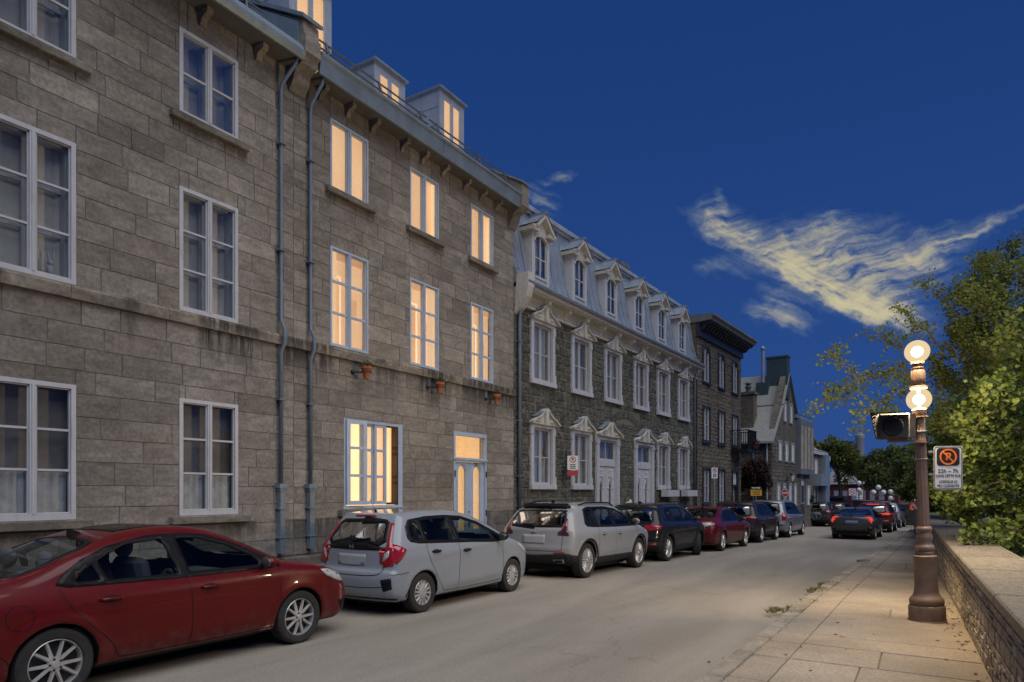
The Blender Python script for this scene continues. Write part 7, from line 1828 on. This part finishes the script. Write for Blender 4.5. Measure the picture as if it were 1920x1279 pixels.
# ------------------------------------------------------------------ other signs
def post_sign(name, label, px, Zc, zsign, faces, zg=None, poleh=None, rz=None):
    x, y = fpt(px, Zc); z0 = gz(y) + .1 if zg is None else zg
    e = empty(name, (x, y, z0), TH if rz is None else rz, label, 'sign'); mb = MB(); mb.tube([(0, .03, 0), (0, .03, (poleh or zsign) - z0 + .3)], .03, 8); mb.build('pole', 'galvanised', e); faces(e, zsign - z0); return e
# small restriction plate on the green stone front
e = empty('parking_sign', mw2 @ Vector((2.45, -.35, 2.62)), TH, 'small white no parking sign with red ring bracketed to the green stone front', 'sign')
MB().prism(rounded(.30, .40, .03), 'y', 0, .006).build('face', 'sign_face', e); no_parking(e, 0, .09, .09, -.001, 'sign_red', 'sign_black')
for z in (-.05, -.10, -.15): MB().box(-.08, .08, -.002, 0, z - .012, z + .012).build('text_line', 'sign_black', e)
MB().box(-.15, .15, .0, .006, -.36, -.22).build('lower_plate', 'sign_red', e); mb = MB(); mb.box(-.2, -.16, .0, .06, -.5, .35); mb.box(-.18, 0, .01, .04, .1, .14); mb.build('bracket', 'black_iron', e)
def f_p(e, z):
    MB().prism(rounded(.26, .46, .03), 'y', 0, .006).build('face', 'sign_face', e).location = (0, 0, z)
    no_parking(e, 0, z + .11, .09, -.001, 'sign_red', 'sign_black'); mb = MB(); ring_prism(mb, .035, .075, -.002, 0, 20, 0, z - .10); mb.build('symbol_ring', 'copper_green', e)
post_sign('parking_sign', 'narrow white parking sign on a pole before the navy framed windows', 1340, 29.0, 2.6, f_p)
def f_stop(e, z):
    oc = [(.23 * cos(radians(22.5 + 45 * k)), z + .23 * sin(radians(22.5 + 45 * k))) for k in range(8)]; oi = [(.208 * cos(radians(22.5 + 45 * k)), z + .208 * sin(radians(22.5 + 45 * k))) for k in range(8)]
    MB().prism(oc, 'y', 0, .006).build('plate', 'sign_face', e); MB().prism(oi, 'y', -.003, 0).build('face', 'sign_red', e); text_mesh('lettering', 'ARRÊT', .125, 'sign_face', e, (0, -.004, z), (pi / 2, 0, 0), .001, bold=.003)
post_sign('stop_sign', 'red octagonal ARRÊT stop sign at the corner of the gabled house', 1472, 39.5, 1.72, f_stop)
def f_20(e, z):
    MB().prism(rounded(.62, .76, .04), 'y', 0, .006).build('face', 'sign_face', e).location = (0, 0, z); text_mesh('lettering', '20', .46, 'sign_black', e, (0, -.002, z - .02), (pi / 2, 0, 0), .001, bold=.012); MB().box(-.22, .22, -.002, 0, z + .26, z + .30).build('text_line', 'sign_black', e)
    MB().box(-.31, .31, 0, .006, z - .56, z - .42).build('lower_plate', 'sign_face', e)
post_sign('speed_sign', 'white speed sign reading 20 below the far lamp globes', 1612, 66, 1.6, f_20)
def f_no(e, z):
    MB().prism(rounded(.66, .66, .04), 'y', 0, .006).build('face', 'sign_face', e).location = (0, 0, z); mb = MB(); ring_prism(mb, .22, .29, -.003, 0, 24, 0, z); mb.prism([(-.20, z + .15), (-.15, z + .20), (.20, z - .15), (.15, z - .20)], 'y', -.004, 0); mb.build('prohibition_ring', 'sign_red', e); MB().box(-.12, .12, -.002, 0, z - .04, z + .04).build('symbol', 'sign_black', e)
post_sign('prohibition_sign', 'white square prohibition sign with red ring beside the speed sign', 1598, 65, 1.75, f_no)
def f_arrow(e, z):
    MB().box(-.30, .30, 0, .006, z + .12, z + .29).build('arrow_plate', 'sign_black', e); MB().prism([(-.24, z + .18), (.11, z + .18), (.11, z + .145), (.26, z + .205), (.11, z + .265), (.11, z + .23), (-.24, z + .23)], 'y', -.003, 0).build('arrow', 'sign_face', e)
    MB().box(-.30, .30, 0, .006, z - .22, z + .11).build('face', 'sign_yellow', e)
    for dz_ in (.04, -.05, -.14): MB().box(-.20, .20, -.002, 0, z + dz_ - .015, z + dz_ + .015).build('text_line', 'sign_black', e)
post_sign('notice_sign', 'yellow notice board under a white arrow in the yard', 1418, 36.5, 1.80, f_arrow, poleh=1.7)
# lantern bracket on a black pole by the gabled house
x, y = fpt(1469, 40.2); e = empty('lantern_post', (x, y, gz(y) + .1), TH, 'black iron pole with hanging lantern before the gabled house', 'street lamp')
mb = MB(); mb.tube([(0, 0, 0), (0, 0, 3.6)], .035, 8); mb.build('pole', 'black_iron', e); mb = MB(); mb.bar((0, 0, 2.95), (.62, 0, 2.95), .04); mb.bar((.05, 0, 2.7), (.3, 0, 2.93), .025); mb.build('arm', 'black_iron', e)
mb = MB(); mb.lathe([(.07, 2.72), (.15, 2.98), (.16, 3.0), (.02, 3.15), (.02, 3.2)], (.52, 0, .05), 6); mb.build('lantern', 'net_curtain', e); mb = MB(); mb.lathe([(.17, 3.03), (.10, 3.14), (.02, 3.22)], (.52, 0, .05), 6); mb.build('lantern_roof', 'black_iron', e)
# globe lamps far along the rampart
plain('globe_white', (.62, .62, .60), .4, var=.03)
def far_lamp(px, py, Zc, kind, label):
    x, y = fpt(px, Zc); zt = 1.83 + (921 - py) * Zc / 1280; e = empty('globe_lamp', (x, y, gz(y)), TH, label, 'street lamp', 'globe lamps at the far bend'); zt -= gz(y)
    gl = {'stack': [(0, 0), (0, -.62)], 'three': [(0, 0), (-.42, -.42), (.42, -.42)], 'five': [(0, 0), (.38, -.2), (-.1, -.5), (.42, -.55)]}[kind]
    mb = MB(); mb.lathe([(.16, 0), (.12, .5), (.06, .7), (.05, zt)], (0, 0, 0), 10)
    for (a, b_) in gl:
        if a: mb.tube([(0, 0, zt - .6), (a * .6, 0, zt + b_ - .35), (a, 0, zt + b_ - .2)], .03, 6)
    mb.build('post', 'rail_iron', e)
    for (a, b_) in gl: mb = MB(); mb.sphere((a, 0, zt + b_), .22, 14, 10); mb.build('globe', 'globe_white', e, smooth=True)
far_lamp(1610.5, 906, 62, 'stack', 'white two globe lamp standing behind the 20 sign'); far_lamp(1647, 914, 58, 'three', 'white three globe lamp above the red utility vehicle'); far_lamp(1669.5, 922, 66, 'stack', 'white two globe lamp right of the three globe one'); far_lamp(1704, 928, 62, 'five', 'white cluster globe lamp nearest the flagged marker')
# orange marker on a white post
x, y = fpt(1713, 44); e = empty('marker_post', (x, y, gz(y)), TH, 'white marker post topped by an orange flag at the road end', 'marker'); mb = MB(); mb.tube([(.08, 0, 0), (.08, 0, 1.5)], .04, 8); mb.build('post', 'sign_face', e); zt = 1.83 - 30 * 44 / 1280 - gz(y)
mb = MB(); mb.prism([(-.28, zt - .14), (-.1, zt - .2), (.12, zt - .12), (.16, zt + .1), (-.02, zt + .24), (-.24, zt + .08)], 'y', -.06, .02); mb.build('flag', 'orange_cloth', e, auto=30)
# ------------------------------------------------------------------ weeds in the kerb joint and fallen leaves
leaf_mat('weed', (.07, .075, .03), (.19, .19, .07))
rw_ = random.Random(77)
for k, (s, dx_, r, n, lab) in enumerate(((20.4, .02, .20, 110, 'green weed tuft farthest up the kerb joint'), (14.25, .02, .24, 130, 'flat green weed tuft in the kerb joint left of the lamp base'), (13.2, -.04, .20, 110, 'dry green weed tuft just before the flat one on the kerb'), (11.6, .05, .17, 70, 'thin dry weed tuft in the middle of the kerb row'), (10.7, .0, .20, 120, 'bushy weed tuft nearest the viewer on the kerb'), (10.55, -.25, .12, 50, 'small weed tuft on the road beside the kerb'), (12.3, 1.9, .12, 60, 'dry weed tuft at the foot of the parapet wall'))):
    x = KR(s) + dx_ + .05; e = empty('weed_tuft', (x, s, gz(s) + .07), 0, lab, 'weeds', 'weeds growing in the pavement edge'); mb = MB()
    r *= 1.35
    for i in range(n * 3):
        a = rw_.uniform(0, 2 * pi); q = r * sqrt(rw_.random()); b0 = Vector((q * cos(a) * .6, q * sin(a) * 1.5, 0)); t = b0 + Vector((rw_.gauss(0, .035), rw_.gauss(0, .035), rw_.uniform(.02, .06))); u = Vector((rw_.gauss(0, 1), rw_.gauss(0, 1), 0)).normalized() * .008
        mb.cur = rw_.random(); mb.add([b0 - u, b0 + u, t], [(0, 1, 2)])
    mb.build('blades', 'weed', e, rnd=True)['kind'] = 'stuff'
mb = MB()
for i in range(110):
    s = rw_.uniform(5, 16); x = WL(s) - abs(rw_.gauss(.0, .16)) - .03 if rw_.random() < .7 else rw_.uniform(KR(s) - .4, WL(s)); z = (gz(s) + .104) if x > KR(s) + .02 else gz(s) + .006
    a = rw_.uniform(0, 6.28); l_ = rw_.uniform(.015, .04); mb.cur = rw_.random(); mb.add([(x + l_ * cos(a), s + l_ * sin(a), z + .006), (x - l_ * .4 * sin(a), s + l_ * .4 * cos(a), z + .012), (x - l_ * cos(a), s - l_ * sin(a), z + .004), (x + l_ * .4 * sin(a), s - l_ * .4 * cos(a), z)], [(0, 1, 2, 3)])
plain('dead_leaf', (.10, .065, .035), .9, var=.3, scale=20)
tag(mb.build('leaf_litter', 'dead_leaf'), 'small dead leaves scattered on the pavement along the parapet', 'litter', kind='stuff')
# yard between the houses: low fence and shrub
a = Vector((*fpt(1392, 35.5), 0)); b_ = Vector((*fpt(1450, 38.0), 0)); d = b_ - a
e = empty('yard_fence', (a.x, a.y, gz(a.y)), math.atan2(d.y, d.x), 'low grey green board fence across the yard below the red leaved tree', 'fence'); n = int(d.length / .16)
for k in range(n): MB().box(k * .16, k * .16 + .13, 0, .03, .1, 1.3).build('board', 'copper_green' if k % 5 == 0 else 'galvanised', e)
mb = MB(); mb.box(0, d.length, .03, .07, .35, .42); mb.box(0, d.length, .03, .07, 1.1, 1.17); mb.build('rail', 'galvanised', e)
mb = MB()
for i in range(500):      # grit washed along the kerb
    q = rw_.uniform(4.5, 24); x = KR(q) - abs(rw_.gauss(0, .10)) - .005 if rw_.random() < .6 else KR(q) + rw_.gauss(.19, .03); z = gz(q) + (.003 if x < KR(q) else .100); r = rw_.uniform(.003, .011)
    mb.cur = rw_.random(); mb.add([(x - r, q, z), (x + r * .6, q - r, z), (x + r * .5, q + r, z), (x, q, z + r * 1.1)], [(0, 1, 3), (1, 2, 3), (2, 0, 3)])
tag(mb.build('kerb_grit', 'kerb_stone', rnd=True), 'loose grit washed along the kerb edge of the pavement', 'grit', kind='stuff')
# ------------------------------------------------------------------ trees
def W3(px, py, Zc):
    x, y = fpt(px, Zc); return Vector((x, y, 1.83 + (921 - py) * Zc / 1280))
def leaves_mesh(pts, size, rg, shape, vary=.35):
    """many small leaf shaped faces; shape = outline in the leaf plane"""
    n = len(pts); k = len(shape); P_ = np.array([tuple(p) for p in pts]); rs = np.random.RandomState(rg.randint(0, 99999))
    nrm = rs.normal(0, 1, (n, 3)); nrm[:, 2] = np.abs(nrm[:, 2]) + .35; nrm /= np.linalg.norm(nrm, axis=1)[:, None]
    u = np.cross(nrm, rs.normal(0, 1, (n, 3))); u /= np.linalg.norm(u, axis=1)[:, None]; v = np.cross(nrm, u)
    sc = size * (1 + vary * rs.uniform(-1, 1, n))
    S = np.array(shape); fold = np.abs(S[:, 0]) * .35
    V = P_[:, None, :] + sc[:, None, None] * (S[None, :, 0, None] * u[:, None, :] + S[None, :, 1, None] * v[:, None, :] + fold[None, :, None] * nrm[:, None, :])
    F = (np.arange(n) * k)[:, None] + np.arange(k)[None, :]
    return V.reshape(-1, 3), F, rs.uniform(0, 1, n)
OVAL = [(0, -.6), (.38, -.15), (.30, .25), (0, .6), (-.30, .25), (-.38, -.15)]
MAPLE = [(0, -.5), (.16, -.32), (.44, -.34), (.40, -.08), (.56, .16), (.36, .22), (.24, .40), (0, .68), (-.24, .40), (-.36, .22), (-.56, .16), (-.40, -.08), (-.44, -.34), (-.16, -.32)]
QUAD = [(0, -.6), (.42, 0), (0, .6), (-.42, 0)]
def crown(name, pts, size, mat, parent, rg, shape, tint=None):
    V, F, r = leaves_mesh(pts, size, rg, shape); me = bpy.data.meshes.new(name); me.from_pydata(V.tolist(), [], F.tolist()); me.materials.append(MATS[mat])
    if tint is not None: r = np.clip(r * .6 + np.array(tint) * .5, 0, 1)
    at = me.attributes.new('rnd', 'FLOAT', 'FACE'); at.data.foreach_set('value', r.astype(np.float32)); return link(name, me, parent)
def path(pts, n=6):
    P_ = [Vector(p) for p in pts]; out = []
    for i in range(len(P_) - 1):
        p0, p1, p2, p3 = P_[max(i - 1, 0)], P_[i], P_[i + 1], P_[min(i + 2, len(P_) - 1)]
        for k in range(n): t = k / n; out.append(.5 * ((2 * p1) + (p2 - p0) * t + (2 * p0 - 5 * p1 + 4 * p2 - p3) * t * t + (-p0 + 3 * p1 - 3 * p2 + p3) * t ** 3))
    return out + [P_[-1]]
def limb_tree(name, label, base, limbs, rg, leaf, mat, shape, twig=(.25, .7), per=(16, 26), dens=2.2, r0=.09, spread=.10, droop=.0, cat='tree', along=.12, tw_r=.006):
    """limbs given as rough paths; twigs grow from them and carry the leaves"""
    e = empty(name, base, 0, label, cat); b0 = Vector(base); wood = MB(); tw = MB(); pts = []; tint = []
    for (lp, ra, rb, dn) in limbs:
        P_ = path([Vector(q) - b0 for q in lp]); m = len(P_)
        for q in range(1, m - 1): P_[q] += Vector((rg.gauss(0, .02), rg.gauss(0, .02), rg.gauss(0, .02)))
        wood.tube(P_, [ra + (rb - ra) * i / (m - 1) for i in range(m)], 7)
        L_ = sum((P_[i + 1] - P_[i]).length for i in range(m - 1)); k = max(1, int(L_ * dn * dens))
        for q in range(k):
            t = along + (1 - along) * (q + rg.random()) / k; i = min(int(t * (m - 1)), m - 2); s = P_[i].lerp(P_[i + 1], t * (m - 1) - i); d = (P_[i + 1] - P_[i]).normalized()
            dr = (d * .75 + Vector((rg.gauss(0, .6), rg.gauss(0, .6), rg.gauss(.12, .5)))).normalized(); ln = rg.uniform(*twig) * (1.1 - .5 * t); mid = s + dr * ln * .5 + Vector((0, 0, rg.uniform(-.03, .06))); en = s + dr * ln + Vector((0, 0, -droop * ln)); tw.tube([s, mid, en], [tw_r, tw_r * .7, tw_r * .35], 4, False)
            nl = rg.randint(*per); tt = rg.random()
            for _ in range(nl):
                f = rg.uniform(.15, 1.08); c = s.lerp(mid, f * 2) if f < .5 else mid.lerp(en, f * 2 - 1)
                pts.append(c + Vector((rg.gauss(0, spread), rg.gauss(0, spread), rg.gauss(0, spread)))); tint.append(tt)
    wood.build('trunk', 'bark', e, smooth=True); tw.build('twigs', 'bark', e)['kind'] = 'stuff'; crown('crown', pts, leaf, mat, e, rg, shape, tint); return e
rt = random.Random(101)
def pxs(lst, Z0, Z1): n = len(lst); return [W3(x, y, Z0 + (Z1 - Z0) * i / max(1, n - 1)) for i, (x, y) in enumerate(lst)]
Zp = 15.0; bx_, by_ = fpt(1905, Zp)
base = Vector((bx_, by_, -1.6))
tr = [base] + pxs([(1902, 1000), (1890, 850), (1878, 700), (1880, 560), (1893, 462)], Zp, Zp)
L1 = [(tr, .10, .012, .9),
  (pxs([(1880, 745), (1821, 678), (1773, 655), (1723, 610), (1692, 580)], 15, 14), .028, .006, 1.0),
  (pxs([(1885, 830), (1840, 790), (1780, 765), (1709, 724), (1678, 707), (1634, 708), (1598, 720), (1559, 744), (1529, 768)], 15, 13), .032, .005, 1.15),
  (pxs([(1612, 714), (1585, 690), (1568, 675), (1553, 661)], 13.3, 13), .010, .004, 1.2), (pxs([(1700, 720), (1692, 690), (1690, 655), (1697, 612)], 13.8, 14), .010, .004, .9), (pxs([(1690, 655), (1668, 645), (1647, 628)], 13.8, 13.6), .007, .004, 1.3),
  (pxs([(1709, 724), (1668, 742), (1635, 765), (1603, 805)], 13.8, 13), .012, .004, 1.2), (pxs([(1668, 742), (1655, 770), (1640, 800)], 13.8, 13.4), .008, .004, 1.2),
  (pxs([(1878, 690), (1840, 640), (1800, 595), (1765, 560), (1737, 535)], 15, 14.6), .02, .005, 1.5), (pxs([(1880, 640), (1862, 590), (1840, 550), (1828, 520)], 15, 15.3), .016, .004, 1.6),
  (pxs([(1880, 600), (1905, 560), (1930, 520)], 15, 15.5), .016, .004, 1.0), (pxs([(1886, 520), (1880, 490), (1872, 470)], 15, 15), .01, .004, 1.0), (pxs([(1886, 510), (1900, 470), (1903, 450)], 15, 15), .01, .004, 1.0)]
for q in [[(1880, 720), (1850, 690), (1820, 640), (1800, 620)], [(1884, 800), (1840, 740), (1790, 710), (1760, 690)], [(1886, 860), (1840, 830), (1790, 810), (1755, 790)], [(1890, 900), (1850, 880), (1810, 860), (1770, 850)], [(1892, 930), (1850, 930), (1800, 910), (1760, 900)], [(1880, 680), (1910, 640), (1940, 620)], [(1884, 780), (1915, 720), (1945, 690)], [(1870, 700), (1850, 660), (1845, 620)], [(1880, 760), (1850, 740), (1835, 700)], [(1888, 840), (1870, 790), (1850, 760)], [(1885, 560), (1862, 515), (1850, 480)], [(1888, 540), (1915, 505), (1930, 480)], [(1880, 600), (1840, 575), (1805, 548)], [(1880, 640), (1920, 600), (1945, 575)], [(1884, 590), (1860, 555), (1845, 535)], [(1880, 660), (1830, 625), (1790, 600)]]:
    for k in range(2):
        z0 = 15 + rt.uniform(-.3, .3); L1.append(([W3(q[0][0], q[0][1], 15)] + [W3(a + rt.uniform(-18, 18), b_ + rt.uniform(-18, 18), z0 + rt.uniform(-1.4, 1.6)) for (a, b_) in q[1:]], .018, .005, 1.9))
limb_tree('poplar_tree', 'airy poplar tree with small yellow green leaves reaching over the street lamp', base, L1, rt, .062, 'leaf_poplar', OVAL, (.22, .6), (22, 34), 5.0, .1, .075)
# maple that spills over the coping at the right edge
Zm = 11.5; bx_, by_ = fpt(1985, Zm); base = Vector((bx_, by_, -1.6)); L2 = [([base] + pxs([(1985, 1100), (1980, 950), (1965, 800), (1950, 660)], Zm, Zm), .12, .03, .3)]
rm_ = random.Random(55)
for q in [[(1980, 1000), (1930, 985), (1870, 1000), (1815, 1005)], [(1980, 960), (1920, 950), (1860, 955), (1800, 965)], [(1978, 920), (1920, 900), (1850, 905), (1790, 925)], [(1975, 880), (1910, 850), (1850, 850), (1800, 870)], [(1970, 830), (1910, 800), (1860, 790), (1825, 800)], [(1965, 780), (1915, 750), (1880, 735), (1850, 740)], [(1960, 740), (1920, 700), (1895, 690)], [(1955, 700), (1925, 660), (1900, 640)], [(1950, 660), (1925, 630), (1905, 615)], [(1985, 1010), (1940, 1030), (1890, 1035)], [(1980, 980), (1930, 960), (1890, 970)], [(1975, 860), (1930, 850), (1890, 860)]]:
    for k in range(2): dz_ = rm_.uniform(-1.2, 2.2); L2.append(([W3(q[0][0], q[0][1], Zm)] + [W3(a + rm_.uniform(-14, 14), b_ + rm_.uniform(-12, 12), Zm + dz_ * (i + 1) / 3) for i, (a, b_) in enumerate(q[1:])], .022, .006, 1.6))
limb_tree('maple_tree', 'dense maple with broad bright green leaves spilling over the parapet coping', base, L2, rm_, .074, 'leaf_maple', MAPLE, (.25, .6), (20, 30), 4.8, .12, .10, .2)
# shrubs rising behind the wall farther along
def blob_points(c, r, n, rg, lumps=14, hollow=.45):
    """leaf positions on uneven clumps inside an ellipsoid"""
    cl = []
    for _ in range(lumps):
        d = Vector((rg.gauss(0, 1), rg.gauss(0, 1), rg.gauss(0, .9))).normalized(); k = rg.uniform(.35, .86); cl.append((Vector((d.x * r[0] * k, d.y * r[1] * k, d.z * r[2] * k)), rg.uniform(.26, .48) * min(r), rg.random()))
    pts, tint = [], []
    for _ in range(n):
        q, s, t = rg.choice(cl); d = Vector((rg.gauss(0, 1), rg.gauss(0, 1), rg.gauss(0, 1))).normalized() * s * (hollow + (1 - hollow) * rg.random()) ; pts.append(Vector(c) + q + d); tint.append(t)
    return pts, tint
def round_tree(name, label, px, Zc, pyt, pyb, wpx, n, leaf, mat, rg, zg=None, cat='tree', lumps=26, shape=QUAD, trunk=True):
    x, y = fpt(px, Zc); zg = gz(y) if zg is None else zg; zt = 1.83 + (921 - pyt) * Zc / 1280; zb = 1.83 + (921 - pyb) * Zc / 1280; r = wpx * Zc / 2560
    e = empty(name, (x, y, zg), 0, label, cat); c = (0, 0, (zt + zb) / 2 - zg); pts, tint = blob_points(c, (r, r, (zt - zb) / 2), n, rg, lumps)
    crown('crown', pts, leaf, mat, e, rg, shape, tint)
    if trunk:
        mb = MB(); h = c[2]; mb.tube([(0, 0, -.2), (.05 * h, 0, h * .4), (0, .03 * h, h * .8), (0, 0, h * 1.25)], [max(.05, r * .09), r * .065, r * .05, r * .02], 8)
        for k in range(7): a = rg.uniform(0, 6.28); z = h * rg.uniform(.55, .95); mb.tube([(0, .02 * h, z), (cos(a) * r * .4, sin(a) * r * .4, z + r * .35), (cos(a) * r * .75, sin(a) * r * .75, z + r * .55)], [r * .035, r * .022, r * .01], 6)
        mb.build('trunk', 'bark', e, smooth=True)
    return e
rf_ = random.Random(8)
round_tree('rampart_tree', 'broad dense green tree filling the right edge behind the poplar', 1900, 21, 640, 1010, 330, 26000, .115, 'leaf_maple', rf_, -2.0, 'tree', 60, OVAL)
round_tree('rampart_tree', 'lighter green tree between the street lamp and the broad tree', 1800, 29, 760, 990, 150, 13000, .12, 'leaf_poplar', rf_, -2.1, 'tree', 34, OVAL)
round_tree('rampart_shrub', 'bright shrub just behind the parapet where it meets the lamp', 1762, 27, 880, 975, 80, 5200, .11, 'leaf_maple', rf_, -1.9, 'shrub', 18)
round_tree('rampart_shrub', 'yellow green bush behind the parapet right of the parking sign', 1806, 20, 905, 1000, 90, 5200, .10, 'leaf_maple', rf_, -1.8, 'shrub', 18)
round_tree('rampart_shrub', 'leafy bush beyond the parapet left of the street lamp', 1722, 46, 885, 945, 70, 4200, .14, 'leaf_maple', rf_, -2.2, 'shrub', 16)
round_tree('street_tree', 'round dark green tree beside the pale end house', 1570, 95, 818, 906, 92, 8000, .30, 'leaf_far', rf_, -1.5)
round_tree('street_tree', 'broad green tree hiding the right end of the brick row', 1660, 88, 832, 930, 98, 9000, .28, 'leaf_far', rf_, -1.5)
round_tree('street_tree', 'yellowing green tree behind the flashing signal', 1702, 70, 826, 945, 78, 7000, .22, 'leaf_poplar', rf_, -1.5)
round_tree('street_tree', 'green treetop showing above the pale end house roof', 1527, 110, 812, 880, 46, 3000, .34, 'leaf_far', rf_, -1.5)
round_tree('street_tree', 'lower dark tree filling the gap below the smokestack', 1614, 105, 856, 902, 64, 4500, .30, 'leaf_far', rf_, -1.5)
round_tree('plum_tree', 'purple leaved tree in the yard before the gabled house', 1416, 37.2, 842, 945, 62, 6500, .10, 'leaf_red', rf_, None, 'tree', 20)
round_tree('conifer_shrub', 'small bright green conical shrub beside the yellow notice', 1427, 36.9, 896, 948, 17, 1800, .05, 'leaf_maple', rf_, None, 'shrub', 8, QUAD, False)
round_tree('climbing_plant', 'ochre green creeper climbing the pale house front', 1511, 46.5, 845, 930, 14, 2200, .09, 'leaf_poplar', rf_, None, 'plant', 14, QUAD, False)
round_tree('clipped_shrub', 'dark round shrub at the foot of the pale house', 1515, 45.5, 920, 955, 26, 1600, .07, 'leaf_dark', rf_, None, 'shrub', 10, QUAD, False)
for n_, s_ in enumerate((9.12 - SB, 11.27 - SB, 13.42 - SB)): flower_pot(s_, n_)
